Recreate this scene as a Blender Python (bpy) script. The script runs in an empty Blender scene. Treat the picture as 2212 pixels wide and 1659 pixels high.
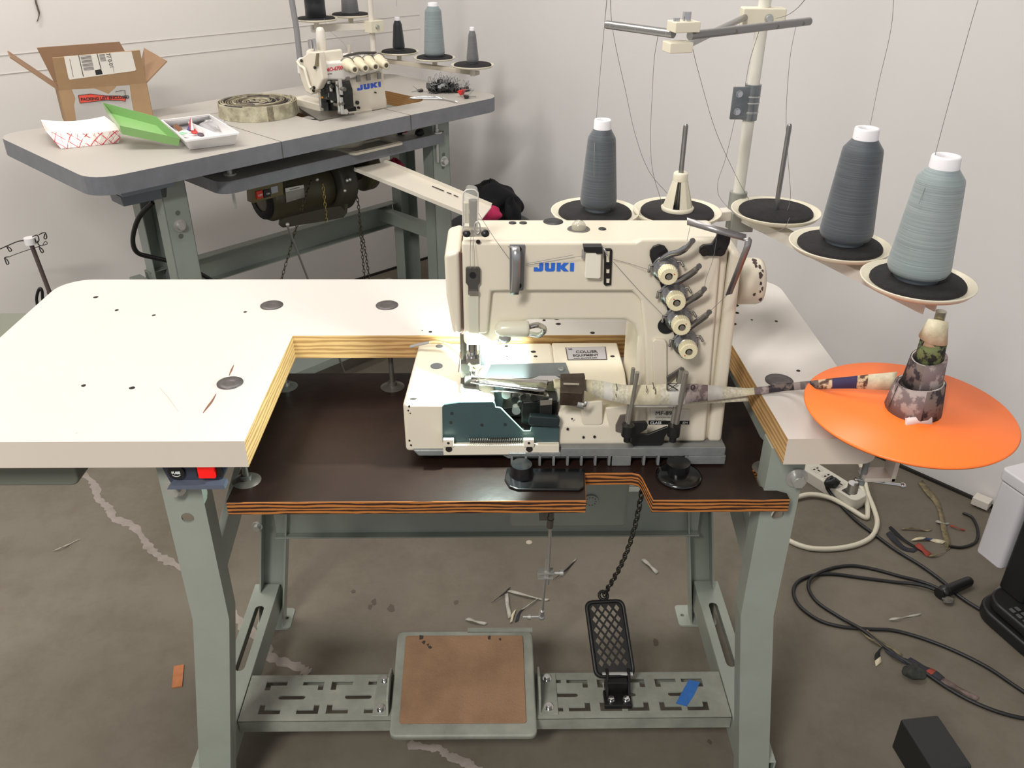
import bpy, math, random
from mathutils import Vector as V, Matrix
from mathutils.geometry import tessellate_polygon
random.seed(7)
PI = math.pi
sc = bpy.context.scene
COL = sc.collection
# ------------------------------------------------------------------ camera
FP, PITCH, YAW, ROLL = 1861.356, 0.516131, 0.0192345, 0.0064771
CAM = V((0.739864, -0.878104, 1.336783))
FW = V((math.sin(YAW)*math.cos(PITCH), math.cos(YAW)*math.cos(PITCH), -math.sin(PITCH)))
_r = V((math.cos(YAW), -math.sin(YAW), 0)); _u = _r.cross(FW)
RT = math.cos(ROLL)*_r + math.sin(ROLL)*_u
UP = -math.sin(ROLL)*_r + math.cos(ROLL)*_u
cd = bpy.data.cameras.new('camera'); cam = bpy.data.objects.new('camera', cd); COL.objects.link(cam)
cd.sensor_width = 36; cd.lens = FP/2212*36; cd.clip_start = .02
m = Matrix.Identity(4)
for i in range(3):
    m[i][0], m[i][1], m[i][2], m[i][3] = RT[i], UP[i], -FW[i], CAM[i]
cam.matrix_world = m
sc.camera = cam

# table frames: XF maps the local frame things are modelled in to the world
XF = Matrix.Identity(4)
T2H = .817
M2 = Matrix.Translation((-.086, .912, 0)) @ Matrix.Rotation(math.radians(45.5), 4, 'Z')
def setxf(M=None):
    global XF
    XF = M if M else Matrix.Identity(4)
def P(u, v, ax, val):
    """where the sight line of a photo point meets a plane of the current frame (site survey helper)"""
    d = FW + RT*((u-1106)/FP) - UP*((v-829.5)/FP)
    Mi = XF.inverted(); c = Mi @ CAM; d = Mi.to_3x3() @ d
    i = 'xyz'.index(ax); return c + d*((val-c[i])/d[i])
def PX(u, v, ax, val): return P(u, v, ax, val).x
def PZ(u, v, ax, val): return P(u, v, ax, val).z
def PY(u, v, ax, val): return P(u, v, ax, val).y

# ------------------------------------------------------------------ materials
def lin(c): return tuple(((x/255)/12.92 if x/255 <= .04045 else ((x/255+.055)/1.055)**2.4) for x in c)+(1,)
MATS = {}
def mat(name, c, rough=.5, metal=0., noise=None, bump=None, emit=0, alpha=1, trans=0, c2=None, coat=0, sss=0):
    if name in MATS: return MATS[name]
    mm = bpy.data.materials.new(name); mm.use_nodes = True; nt = mm.node_tree; b = nt.nodes['Principled BSDF']
    col = lin(c); b.inputs['Base Color'].default_value = col; b.inputs['Roughness'].default_value = rough
    b.inputs['Metallic'].default_value = metal
    if coat: b.inputs['Coat Weight'].default_value = coat; b.inputs['Coat Roughness'].default_value = .15
    tc = nt.nodes.new('ShaderNodeTexCoord')
    if noise:
        s, amt = noise[:2]
        n = nt.nodes.new('ShaderNodeTexNoise'); n.inputs['Scale'].default_value = s; n.inputs['Detail'].default_value = 6
        n.inputs['Roughness'].default_value = .6
        nt.links.new(tc.outputs['Object'], n.inputs['Vector'])
        r = nt.nodes.new('ShaderNodeValToRGB'); r.color_ramp.elements[0].position = .35 if len(noise) < 3 else .47; r.color_ramp.elements[1].position = .68 if len(noise) < 3 else .53
        k = lin(c2) if c2 else tuple(x*(1-amt) for x in col[:3])+(1,)
        r.color_ramp.elements[0].color = k; r.color_ramp.elements[1].color = col
        nt.links.new(n.outputs['Fac'], r.inputs['Fac']); nt.links.new(r.outputs['Color'], b.inputs['Base Color'])
    if bump:
        n2 = nt.nodes.new('ShaderNodeTexNoise'); n2.inputs['Scale'].default_value = bump[0]; n2.inputs['Detail'].default_value = 3
        nt.links.new(tc.outputs['Object'], n2.inputs['Vector'])
        bp = nt.nodes.new('ShaderNodeBump'); bp.inputs['Strength'].default_value = bump[1]; bp.inputs['Distance'].default_value = .002
        nt.links.new(n2.outputs['Fac'], bp.inputs['Height']); nt.links.new(bp.outputs['Normal'], b.inputs['Normal'])
    if emit: b.inputs['Emission Color'].default_value = col; b.inputs['Emission Strength'].default_value = emit
    if trans: b.inputs['Transmission Weight'].default_value = trans; b.inputs['IOR'].default_value = 1.3
    if alpha < 1: b.inputs['Alpha'].default_value = alpha
    MATS[name] = mm; return mm
def wood(name, c1, c2, scale, axis='X', sharp=False, dist=3.0, stretch=1.0):
    """wood / plywood: banded wave along an axis with distortion"""
    if name in MATS: return MATS[name]
    mm = mat(name, c1, .55); nt = mm.node_tree; b = nt.nodes['Principled BSDF']
    tc = nt.nodes.new('ShaderNodeTexCoord'); mp = nt.nodes.new('ShaderNodeMapping'); w = nt.nodes.new('ShaderNodeTexWave')
    w.wave_type = 'BANDS'; w.bands_direction = 'Z'; w.inputs['Scale'].default_value = scale
    w.inputs['Distortion'].default_value = dist; w.inputs['Detail'].default_value = 4; w.inputs['Detail Scale'].default_value = 2.0
    s = {'X': (.12*stretch, 1, 1), 'Y': (1, .12*stretch, 1), 'XY': (.1*stretch, .1*stretch, 1)}[axis]; mp.inputs['Scale'].default_value = s
    nt.links.new(tc.outputs['Object'], mp.inputs['Vector']); nt.links.new(mp.outputs['Vector'], w.inputs['Vector'])
    r = nt.nodes.new('ShaderNodeValToRGB'); r.color_ramp.elements[0].color = lin(c2); r.color_ramp.elements[1].color = lin(c1)
    r.color_ramp.elements[0].position = .36 if sharp else .1; r.color_ramp.elements[1].position = .58 if sharp else .8
    nt.links.new(w.outputs['Fac'], r.inputs['Fac']); nt.links.new(r.outputs['Color'], b.inputs['Base Color'])
    return mm

WHITE_LAM = mat('white laminate', (205, 200, 194), .42, noise=(3, .05))
CREAM = mat('machine cream enamel', (222, 213, 194), .32, noise=(6, .05))
CREAM_DK = mat('aged cream plastic', (214, 206, 180), .45)
PLY_EDGE = wood('plywood edge', (206, 168, 114), (166, 126, 78), 46, 'XY', dist=6)
PLY_Y = wood('plywood edge side', (205, 165, 112), (136, 96, 54), 40, 'XY')
DARK_PLY = wood('dark plywood edge', (178, 112, 52), (52, 26, 12), 58, 'XY', True, 5.0)
DARK_TOP = mat('dark phenolic board', (40, 25, 20), .38, noise=(9, .45), bump=(60, .15))
GREEN = mat('grey green steel paint', (150, 156, 146), .42, noise=(8, .12), bump=(160, .08))
GREEN_D = mat('dirty green steel', (152, 154, 143), .5, noise=(14, .35), bump=(120, .1))
STEEL = mat('zinc steel', (196, 196, 192), .32, .65)
CHROME = mat('chrome', (205, 205, 205), .16, 1.0)
DSTEEL = mat('dark worn steel', (124, 120, 114), .36, .6, noise=(30, .3))
BLACK = mat('black plastic', (24, 24, 25), .38)
BLACKM = mat('black matte', (20, 20, 22), .8)
BLKIRON = mat('black cast iron', (26, 25, 24), .45, .2, noise=(40, .4))
ALU = mat('cast aluminium', (140, 143, 142), .5, .35, noise=(30, .25), bump=(200, .2))
FELT = mat('black felt', (38, 36, 38), .95, noise=(120, .4), bump=(400, .4))
HOLE = mat('hole dark', (28, 20, 17), .9)
GREYPL = mat('navy grey box', (52, 58, 72), .45)
BLUEGR = mat('blue grey plate', (88, 96, 112), .4)
RED = mat('red lens', (215, 20, 18), .3, emit=.45)

# ------------------------------------------------------------------ mesh builder
def basis(d):
    d = V(d).normalized(); a = V((0, 0, 1)) if abs(d.z) < .9 else V((1, 0, 0))
    u = d.cross(a).normalized(); return u, d.cross(u).normalized(), d
def smooth_path(pts, n=6, closed=False):
    pts = [V(p) for p in pts]
    if len(pts) < 3: return pts
    out = []; N = len(pts)
    for i in range(N if closed else N-1):
        p0 = pts[(i-1) % N] if (closed or i > 0) else pts[0]*2-pts[1]
        p1 = pts[i]; p2 = pts[(i+1) % N]
        p3 = pts[(i+2) % N] if (closed or i+2 < N) else pts[-1]*2-pts[-2]
        for k in range(n):
            t = k/n
            out.append(.5*((2*p1)+(p2-p0)*t+(2*p0-5*p1+4*p2-p3)*t*t+(3*p1-p0-3*p2+p3)*t**3))
    if not closed: out.append(pts[-1])
    return out
class MB:
    def __init__(s): s.v = []; s.f = []; s.m = []; s.s = []
    def add(s, vs, fs, mi=0, sm=False):
        o = len(s.v); s.v += [V(v) for v in vs]
        for f in fs: s.f.append([i+o for i in f]); s.m.append(mi); s.s.append(sm)
        return s
    def box(s, c, d, mi=0, rz=0, M=None):
        hx, hy, hz = d[0]/2, d[1]/2, d[2]/2
        R_ = M if M is not None else Matrix.Rotation(rz, 3, 'Z')
        vs = [V(c)+R_ @ V((x, y, z)) for x in (-hx, hx) for y in (-hy, hy) for z in (-hz, hz)]
        return s.add(vs, [(0, 1, 3, 2), (4, 6, 7, 5), (0, 4, 5, 1), (2, 3, 7, 6), (0, 2, 6, 4), (1, 5, 7, 3)], mi)
    def mm(s, a, b, mi=0):
        a, b = V(a), V(b); return s.box((a+b)/2, (abs(b.x-a.x), abs(b.y-a.y), abs(b.z-a.z)), mi)
    def bar(s, a, b, w, h, mi=0, up=(0, 0, 1)):
        a, b = V(a), V(b); d = (b-a).normalized(); u = V(up); x = d.cross(u).normalized(); z = x.cross(d).normalized()
        M = Matrix((x, d, z)).transposed(); return s.box((a+b)/2, (w, (b-a).length, h), mi, M=M)
    def cyl(s, a, b, r, r2=None, n=20, mi=0, caps=True):
        a, b = V(a), V(b); r2 = r if r2 is None else r2; u, w, _ = basis(b-a)
        vs = []
        for p, q in ((a, r), (b, r2)):
            vs += [p+(u*math.cos(2*PI*i/n)+w*math.sin(2*PI*i/n))*q for i in range(n)]
        s.add(vs, [(i, (i+1) % n, n+(i+1) % n, n+i) for i in range(n)], mi, True)
        if caps: s.add(vs, [list(range(n))[::-1], list(range(n, 2*n))], mi)
        return s
    def lathe(s, prof, c, ax=(0, 0, 1), n=32, mi=0, mfun=None, sharp=False):
        c = V(c); u, w, d = basis(ax); vs = []; L = len(prof)
        for r, h in prof:
            vs += [c+d*h+(u*math.cos(2*PI*i/n)+w*math.sin(2*PI*i/n))*max(r, 1e-5) for i in range(n)]
        for k in range(L-1):
            mk = mfun(k) if mfun else mi
            fs = [(k*n+i, k*n+(i+1) % n, (k+1)*n+(i+1) % n, (k+1)*n+i) for i in range(n)]
            o = len(s.v)
            if sharp:
                s.add(vs[k*n:(k+2)*n], [tuple(j-k*n for j in f) for f in fs], mk, True)
            else:
                if k == 0: s.v += vs; base = o
                for f in fs: s.f.append([i+base for i in f]); s.m.append(mk); s.s.append(True)
        return s
    def tube(s, pts, r, n=8, mi=0, sm=0, closed=False, caps=True):
        if sm: pts = smooth_path(pts, sm, closed)
        pts = [V(p) for p in pts]; N = len(pts)
        if N < 2: return s
        rr = r if callable(r) else (lambda t: r)
        t0 = (pts[1]-pts[0]).normalized(); u, w, _ = basis(t0); vs = []
        for i, p in enumerate(pts):
            if closed: t = pts[(i+1) % N]-pts[(i-1) % N]
            else: t = pts[min(i+1, N-1)]-pts[max(i-1, 0)]
            if t.length < 1e-9: t = t0
            t = t.normalized(); u = (u-t*u.dot(t)); u = u.normalized() if u.length > 1e-6 else basis(t)[0]; w = t.cross(u)
            q = rr(i/(N-1)); vs += [p+(u*math.cos(2*PI*k/n)+w*math.sin(2*PI*k/n))*q for k in range(n)]
        fs = []
        for i in range(N if closed else N-1):
            j = (i+1) % N; fs += [(i*n+k, i*n+(k+1) % n, j*n+(k+1) % n, j*n+k) for k in range(n)]
        s.add(vs, fs, mi, True)
        if not closed and caps: s.add(vs, [list(range(n))[::-1], list(range((N-1)*n, N*n))], mi)
        return s
    def prism(s, outer, d0, d1, O=(0, 0, 0), U=(1, 0, 0), W=(0, 0, 1), holes=(), mi=0, mside=None, mhole=None, mback=None, sm=False, mfun=None):
        """2-D outline with holes in the plane O,U,W pushed along U x W from d0 to d1"""
        O, U, W = V(O), V(U), V(W); N = U.cross(W).normalized()
        loops = [list(outer)]+[list(h) for h in holes]
        flat = [p for l in loops for p in l]
        pts = [O+U*p[0]+W*p[1] for p in flat]; n = len(flat)
        vs = [p+N*d0 for p in pts]+[p+N*d1 for p in pts]
        if holes:
            tri = tessellate_polygon([[V((p[0], p[1], 0)) for p in l] for l in loops])
            fs = []
            for a, b, c in tri:
                A, B, C_ = flat[a], flat[b], flat[c]
                cr = (B[0]-A[0])*(C_[1]-A[1])-(B[1]-A[1])*(C_[0]-A[0])
                if abs(cr) < 1e-12: continue
                fs.append((a, b, c) if cr > 0 else (a, c, b))
        else:
            ar = sum(flat[i][0]*flat[(i+1) % n][1]-flat[(i+1) % n][0]*flat[i][1] for i in range(n))
            fs = [tuple(range(n))] if ar > 0 else [tuple(range(n))[::-1]]
        fl = d1 > d0
        top = [tuple(i+n for i in f) for f in fs]; bot = [f[::-1] for f in fs]
        if not fl: top = [f[::-1] for f in top]; bot = [f[::-1] for f in bot]
        o = 0; base = len(s.v); s.v += vs
        for f in top: s.f.append([i+base for i in f]); s.m.append(mi); s.s.append(False)
        for f in bot: s.f.append([i+base for i in f]); s.m.append(mi if mback is None else mback); s.s.append(False)
        for li, l in enumerate(loops):
            k = len(l); ar = sum(l[i][0]*l[(i+1) % k][1]-l[(i+1) % k][0]*l[i][1] for i in range(k))
            ccw = (ar > 0) == (li == 0)
            for i in range(k):
                a, b = o+i, o+(i+1) % k
                q = (a, b, b+n, a+n) if (ccw == fl) else (b, a, a+n, b+n)
                mk = (mside if mside is not None else mi) if li == 0 else (mhole if mhole is not None else (mside if mside is not None else mi))
                if mfun and li == 0: mk = mfun(l[i], l[(i+1) % k])
                s.f.append([j+base for j in q]); s.m.append(mk); s.s.append(sm)
            o += k
        return s
    def ribbon(s, pts, wid, th=.0008, mi=0, mfun=None, sm=0):
        """pts centre line, wid = vector or function(t)->vector of the half width"""
        if sm: pts = smooth_path(pts, sm)
        pts = [V(p) for p in pts]; N = len(pts); vs = []
        wf = wid if callable(wid) else (lambda t: V(wid))
        for i, p in enumerate(pts):
            w = V(wf(i/(N-1))); t = (pts[min(i+1, N-1)]-pts[max(i-1, 0)]); nn = t.cross(w)
            nn = nn.normalized()*th if nn.length > 1e-9 else V((0, 0, th))
            vs += [p-w-nn, p+w-nn, p+w+nn, p-w+nn]
        o = len(s.v); s.v += vs
        for i in range(N-1):
            mk = mfun(i/(N-1)) if mfun else mi
            for k in range(4):
                s.f.append([o+i*4+k, o+i*4+(k+1) % 4, o+i*4+4+(k+1) % 4, o+i*4+4+k]); s.m.append(mk); s.s.append(k % 2 == 0)
        s.f.append([o+3, o+2, o+1, o]); s.m.append(mfun(0) if mfun else mi); s.s.append(False)
        e = o+(N-1)*4; s.f.append([e, e+1, e+2, e+3]); s.m.append(mfun(1) if mfun else mi); s.s.append(False)
        return s
    def ball(s, c, r, n=12, mi=0, sz=(1, 1, 1)):
        c = V(c); vs = []; k = n//2
        for i in range(k+1):
            a = PI*i/k
            for j in range(n):
                b = 2*PI*j/n; vs.append(c+V((r*sz[0]*math.sin(a)*math.cos(b), r*sz[1]*math.sin(a)*math.sin(b), r*sz[2]*math.cos(a))))
        fs = [(i*n+j, i*n+n+j, i*n+n+(j+1) % n, i*n+(j+1) % n) for i in range(k) for j in range(n)]
        return s.add(vs, fs, mi, True)
    def hexbolt(s, c, ax, r, h, mi=0, washer=1.5):
        c = V(c); a = V(ax).normalized()
        s.cyl(c, c+a*h*.25, r*washer, n=24, mi=mi); s.cyl(c+a*h*.25, c+a*h, r, r*.96, n=6, mi=mi); 
        s.cyl(c+a*h, c+a*h*1.05, r*.8, n=18, mi=mi); return s
    def build(s, name, mats, parent=None, bevel=0, seg=2, label=None, kind=None, subd=0, ang=35):
        me = bpy.data.meshes.new(name)
        if not isinstance(mats, (list, tuple)): mats = [mats]
        vs = [XF @ v for v in s.v]
        lo = V((min(v.x for v in vs), min(v.y for v in vs), min(v.z for v in vs))); hi = V((max(v.x for v in vs), max(v.y for v in vs), max(v.z for v in vs)))
        org = V(((lo.x+hi.x)/2, (lo.y+hi.y)/2, lo.z))
        me.from_pydata([v-org for v in vs], [], s.f)
        for mt in mats: me.materials.append(mt)
        me.polygons.foreach_set('material_index', s.m); me.polygons.foreach_set('use_smooth', s.s)
        me.validate(); me.update()
        o = bpy.data.objects.new(name, me); COL.objects.link(o)
        WORLD[o.name] = org
        if parent: o.parent = parent; o.location = org-WORLD[parent.name]
        else: o.location = org
        if bevel:
            bv = o.modifiers.new('bevel', 'BEVEL'); bv.width = bevel; bv.segments = seg; bv.limit_method = 'ANGLE'; bv.angle_limit = math.radians(ang)
            bv.harden_normals = False
            for p in me.polygons: p.use_smooth = True
            try:
                me.set_sharp_from_angle(angle=math.radians(40)) if not bevel else None
            except Exception: pass
            wn = o.modifiers.new('wn', 'WEIGHTED_NORMAL'); wn.keep_sharp = True
        if subd:
            sd = o.modifiers.new('sub', 'SUBSURF'); sd.levels = subd; sd.render_levels = subd
        if label: o['label'] = label
        if kind: o['kind'] = kind
        return o
WORLD = {}
def thing(name, label, cat, loc, group=None):
    o = bpy.data.objects.new(name, None); COL.objects.link(o); o.empty_display_size = .05
    w = XF @ V(loc); o.location = w; WORLD[o.name] = w
    o['label'] = label; o['category'] = cat
    if group: o['group'] = group
    return o
def tag(o, label, cat, group=None, kind=None):
    if label: o['label'] = label
    if cat: o['category'] = cat
    if group: o['group'] = group
    if kind: o['kind'] = kind
    return o
def dup(root, delta, label, group=None, rz=0):
    r = root.copy(); COL.objects.link(r); r.location = root.location+V(delta)
    r.rotation_euler = (0, 0, rz)
    WORLD[r.name] = WORLD[root.name]+V(delta); r['label'] = label
    if group: r['group'] = group
    for ch in list(root.children):
        c = ch.copy(); COL.objects.link(c); c.parent = r
        for g in ch.children:
            d = g.copy(); COL.objects.link(d); d.parent = c
    return r
def text(body, O, U, W, h, mt, parent, name='lettering', depth=.0004, label=None, bold=0, vs=1):
    """lettering laid on a plane: O = lower-left corner, U right, W up (unit vectors), h = cap height"""
    cu = bpy.data.curves.new(name, 'FONT'); cu.body = body; cu.size = h*1.4; cu.extrude = depth; cu.resolution_u = 3
    if bold: cu.offset = bold
    to = bpy.data.objects.new('tmp', cu); COL.objects.link(to)
    dg = bpy.context.evaluated_depsgraph_get(); dg.update()
    me = bpy.data.meshes.new_from_object(to.evaluated_get(dg)); bpy.data.objects.remove(to)
    b = MB(); O, U, W = V(O), V(U).normalized(), V(W).normalized(); N = U.cross(W)
    b.v = [O+U*v.co.x+W*(v.co.y*vs)+N*v.co.z for v in me.vertices]
    for p in me.polygons: b.f.append(list(p.vertices)); b.m.append(0); b.s.append(False)
    if not b.v: return None
    return b.build(name, mt, parent, label=label)
def rrect(x0, y0, x1, y1, r, n=5):
    out = []
    for cx, cy, a in ((x1-r, y1-r, 0), (x0+r, y1-r, 90), (x0+r, y0+r, 180), (x1-r, y0+r, 270)):
        for k in range(n+1):
            t = math.radians(a+90*k/n); out.append((cx+r*math.cos(t), cy+r*math.sin(t)))
    return out
def circ(cx, cy, r, n=14): return [(cx+r*math.cos(2*PI*i/n), cy+r*math.sin(2*PI*i/n)) for i in range(n)]
def slot(x0, y0, x1, y1, r, n=5):
    a = math.atan2(y1-y0, x1-x0); out = []
    for k in range(n+1): t = a-PI/2+PI*k/n; out.append((x1+r*math.cos(t), y1+r*math.sin(t)))
    for k in range(n+1): t = a+PI/2+PI*k/n; out.append((x0+r*math.cos(t), y0+r*math.sin(t)))
    return out
# ------------------------------------------------------------------ room
A = V((.4555, 2.566, 0)); dR = V((.664, -.748, 0)).normalized(); dL = V((-.743, -.669, 0)).normalized()
nR = V((.748, .664, 0)).normalized(); nL = V((-.669, .743, 0)).normalized()
conc = mat('concrete floor', (114, 107, 95), .75, noise=(1.6, .28), bump=(30, .25), c2=(100, 93, 81))
nt = conc.node_tree; bs = nt.nodes['Principled BSDF']; tcn = nt.nodes.new('ShaderNodeTexCoord')
n3 = nt.nodes.new('ShaderNodeTexNoise'); n3.inputs['Scale'].default_value = 9; n3.inputs['Detail'].default_value = 10; n3.inputs['Roughness'].default_value = .75
r3 = nt.nodes.new('ShaderNodeValToRGB'); r3.color_ramp.elements[0].position = .3; r3.color_ramp.elements[1].position = .55
r3.color_ramp.elements[0].color = (.80, .77, .74, 1); r3.color_ramp.elements[1].color = (1, 1, 1, 1)
mx = nt.nodes.new('ShaderNodeMix'); mx.data_type = 'RGBA'; mx.blend_type = 'MULTIPLY'; mx.inputs[0].default_value = 1
old = bs.inputs['Base Color'].links[0].from_socket
nt.links.new(tcn.outputs['Object'], n3.inputs['Vector']); nt.links.new(n3.outputs['Fac'], r3.inputs['Fac'])
nt.links.new(old, mx.inputs[6]); nt.links.new(r3.outputs['Color'], mx.inputs[7]); nt.links.new(mx.outputs[2], bs.inputs['Base Color'])
wallm = mat('wall paint', (219, 216, 215), .6, noise=(1.5, .04), bump=(8, .12))
wall2 = mat('wall panel paint', (232, 227, 222), .55, noise=(1.2, .05), bump=(6, .15))
L1, L2 = 5.2, 5.0
q = [A, A+dL*L2, A+dL*L2+dR*L1, A+dR*L1]
b = MB(); vs = [V((p.x, p.y, 0)) for p in q]+[V((p.x, p.y, -.1)) for p in q]
b.add(vs, [(0, 1, 2, 3), (7, 6, 5, 4), (0, 4, 5, 1), (1, 5, 6, 2), (2, 6, 7, 3), (3, 7, 4, 0)])
floor = b.build('floor', conc); floor['kind'] = 'structure'
CH = 2.75
def wall(name, a, d, n, L, mt, z0=0.0):
    b = MB(); p = [a, a+d*L, a+d*L+n*.1, a+n*.1]
    vs = [V((t.x, t.y, z0)) for t in p]+[V((t.x, t.y, CH)) for t in p]
    b.add(vs, [(0, 1, 2, 3)[::-1], (4, 5, 6, 7), (0, 1, 5, 4), (1, 2, 6, 5), (2, 3, 7, 6), (3, 0, 4, 7)])
    o = b.build(name, mt); o['kind'] = 'structure'; return o
wall('wall_right', A, dR, nR, L1, wallm); wall('wall_left', A, dL, nL, L2, wall2)
b = MB(); vs = [V((p.x, p.y, CH)) for p in q]+[V((p.x, p.y, CH+.1)) for p in q]
b.add(vs, [(0, 1, 2, 3)[::-1], (7, 6, 5, 4)[::-1], (0, 4, 5, 1), (1, 5, 6, 2), (2, 6, 7, 3), (3, 7, 4, 0)])
o = b.build('ceiling', mat('ceiling paint', (225, 222, 215), .8)); o['kind'] = 'structure'
# dark strips added to stand in for the gaps along the wall feet
gap = mat('wall foot gap', (38, 34, 31), .9, noise=(12, .5))
for nm, d, n, L in (('wall_gap_right', dR, nR, L1), ('wall_gap_left', dL, nL, L2)):
    b = MB(); p = [A-n*.004, A+d*(L-.02)-n*.004]
    b.bar(V((p[0].x, p[0].y, .004)), V((p[1].x, p[1].y, .004)), .008, .008); o = b.build(nm, gap); o['kind'] = 'structure'
# panel seams of the left wall: thin proud battens
seam = mat('panel seam', (214, 208, 203), .6)
def on_left(u, v):
    d = FW + RT*((u-1106)/FP) - UP*((v-829.5)/FP); t = (A-CAM).dot(nL)/d.dot(nL); return CAM+d*t
def on_right(u, v):
    d = FW + RT*((u-1106)/FP) - UP*((v-829.5)/FP); t = (A-CAM).dot(nR)/d.dot(nR); return CAM+d*t
for i, (u, v) in enumerate(((450, 76), (500, 106))):
    z = on_left(u, v).z; b = MB(); s0 = A-nL*.001; e0 = A+dL*4.6-nL*.001
    b.bar(V((s0.x, s0.y, z)), V((e0.x, e0.y, z)), .0012, .0016); o = b.build('trim_%d' % (i+1), seam); o['kind'] = 'structure'
# pale patch line on the concrete
patch = mat('crack filler', (150, 140, 132), .8, noise=(30, .25), bump=(60, .4))
def crack(pts, w):
    b = MB(); P3 = smooth_path([P(u, v, 'z', 0) for u, v in pts], 7); n = len(P3); vs = []; fs = []
    for i, p in enumerate(P3):
        t = (P3[min(i+1, n-1)]-P3[max(i-1, 0)]).normalized(); s_ = V((-t.y, t.x, 0)); k = w*(.55+random.random()*.7)*(0.4 if i in (0, n-1) else 1)
        vs += [p+s_*k+V((0, 0, .0006)), p-s_*k*(.6+random.random()*.6)+V((0, 0, .0006)), p+V((0, 0, .0016))]
    for i in range(n-1):
        a = i*3; fs += [(a, a+3, a+5, a+2), (a+2, a+5, a+4, a+1)]
    b.add(vs, fs, 0, True); return b
c1 = crack([(175, 1022), (202, 1045), (212, 1078), (235, 1098), (246, 1120), (285, 1135), (310, 1165), (330, 1192), (355, 1208), (385, 1225), (430, 1262), (485, 1310), (520, 1345), (570, 1395), (585, 1420), (640, 1440), (668, 1455)], .011)
o = c1.build('crack_filler', patch, floor)
c1 = crack([(880, 1608), (920, 1615), (950, 1618), (968, 1633), (1000, 1645), (1030, 1662), (1070, 1690)], .009)
o = c1.build('crack_filler', patch, floor)
# stains on the concrete
st = mat('oil stain', (82, 72, 62), .7)
b = MB()
for u, v, r in ((800, 1310, .006), (808, 1300, .007), (845, 1315, .010), (764, 1277, .005), (985, 1301, .006), (1417, 1389, .008), (1200, 1150, .004), (1533, 1603, .004), (905, 1175, .02)):
    c = P(u, v, 'z', 0)
    if r == .02: continue
    pts = [(c.x+r*(.6+random.random()*.7)*math.cos(2*PI*i/10), c.y+1.3*r*(.6+random.random()*.7)*math.sin(2*PI*i/10)) for i in range(10)]
    b.prism(pts, -.0004, 0, (0, 0, .0004), (1, 0, 0), (0, 1, 0))
b.build('oil_stain', st, floor)

# ------------------------------------------------------------------ main sewing table
H = .76; T = .038
tb = thing('sewing_table', 'white-topped industrial sewing table with green steel legs, standing in the foreground', 'table', (.72, .27, 0))
XL = .438; YN = P(632, 725, 'z', H).y; XR = 1.09
W, D, rc = 1.22, .505, .05
def arc(cx, cy, r, a0, a1, n=8): return [(cx+r*math.cos(math.radians(a0+(a1-a0)*k/n)), cy+r*math.sin(math.radians(a0+(a1-a0)*k/n))) for k in range(n+1)]
XLn = P(528, 952.5, 'z', H).x; XLb = P(632, 725, 'z', H).x; XRf = P(1702, 948, 'z', H).x; XRb = P(1572, 730, 'z', H).x
out = [(0, .0), (XLn, 0), (XLb, YN), (XRb, YN), (XRf, 0)]+arc(W-.03, .03, .03, -90, 0)+arc(W-rc, D-rc, rc, 0, 90)+arc(rc, D-rc, rc, 90, 180)
out = out[1:]+arc(.03, .03, .03, 180, 270)
out = [p for p in out]
def mf(a, c):
    inn = lambda p: p in ((XLn, 0), (XLb, YN), (XRb, YN), (XRf, 0))
    if inn(a) and inn(c): return 1
    return 2
b = MB(); b.prism(out, 0, -T, (0, 0, H), (1, 0, 0), (0, 1, 0), mi=0, mfun=mf)
# prism is pushed down: recompute so the white top is the face at H
b2 = MB(); b2.prism(out, -T, 0, (0, 0, H), (1, 0, 0), (0, 1, 0), mi=0, mfun=mf, mback=3)
EDGE = mat('white edge band', (214, 203, 189), .45, noise=(4, .06))
def spot(bm, u, v, r, mi):
    c = P(u, v, 'z', H); bm.prism([(c.x+r*math.cos(2*PI*i/8)*(.7+.5*random.random()), c.y+r*math.sin(2*PI*i/8)) for i in range(8)], -.0006, .0003, (0, 0, H), (1, 0, 0), (0, 1, 0), mi=mi)
for u, v, r in ((207, 642, .004), (252, 670, .0035), (332, 681, .003), (530, 674, .003), (181, 833, .0035), (286, 838, .004), (912, 714, .0012), (930, 717, .003),
                (1205, 676, .005), (1230, 674, .005), (1215, 678, .003), (1175, 692, .003), (1252, 673, .006), (1202, 688, .006), (1206, 700, .004), (1280, 719, .004), (1302, 688, .002),
                (1592, 676, .004), (1586, 700, .004), (1677, 694, .003), (1725, 801, .003), (1624, 691, .002), (1589, 660, .005), (1100, 700, .004)):
    spot(b2, u, v, r, 4)
def scratch(bm, pts, w, mi):
    q3 = [P(u, v, 'z', H)+V((0, 0, .0002)) for u, v in pts]; bm.ribbon(q3, lambda t: V((w*(.3+math.sin(PI*t)), 0, 0)), .0002, mi, sm=3)
scratch(b2, [(505, 789), (500, 800), (495, 812)], .0009, 5); scratch(b2, [(467, 851), (458, 867), (448, 880), (439, 892)], .0012, 5)
scratch(b2, [(345, 838), (365, 860), (385, 889)], .0005, 6); scratch(b2, [(163, 936), (168, 935)], .0008, 6)
b2.build('tabletop', [WHITE_LAM, PLY_EDGE, EDGE, mat('underside board', (120, 90, 60), .8), HOLE, mat('scratch brown', (120, 80, 62), .8), mat('scratch grey', (190, 182, 176), .7)], tb)
for u, v, r in ((587, 660, .018), (836, 660, .018), (497, 828, .0175), (1683, 823, .019)):
    c = P(u, v, 'z', H); c.z = H
    MB().lathe([(r*.28, .0002), (r*.45, .0012), (r, .0012), (r, -.001)], c, n=28).cyl(c-V((0, 0, .002)), c+V((0, 0, .0004)), r*.35, n=16).build('washer', mat('worn washer', (104, 98, 98), .45, .6, noise=(60, .3)), tb)
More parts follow.
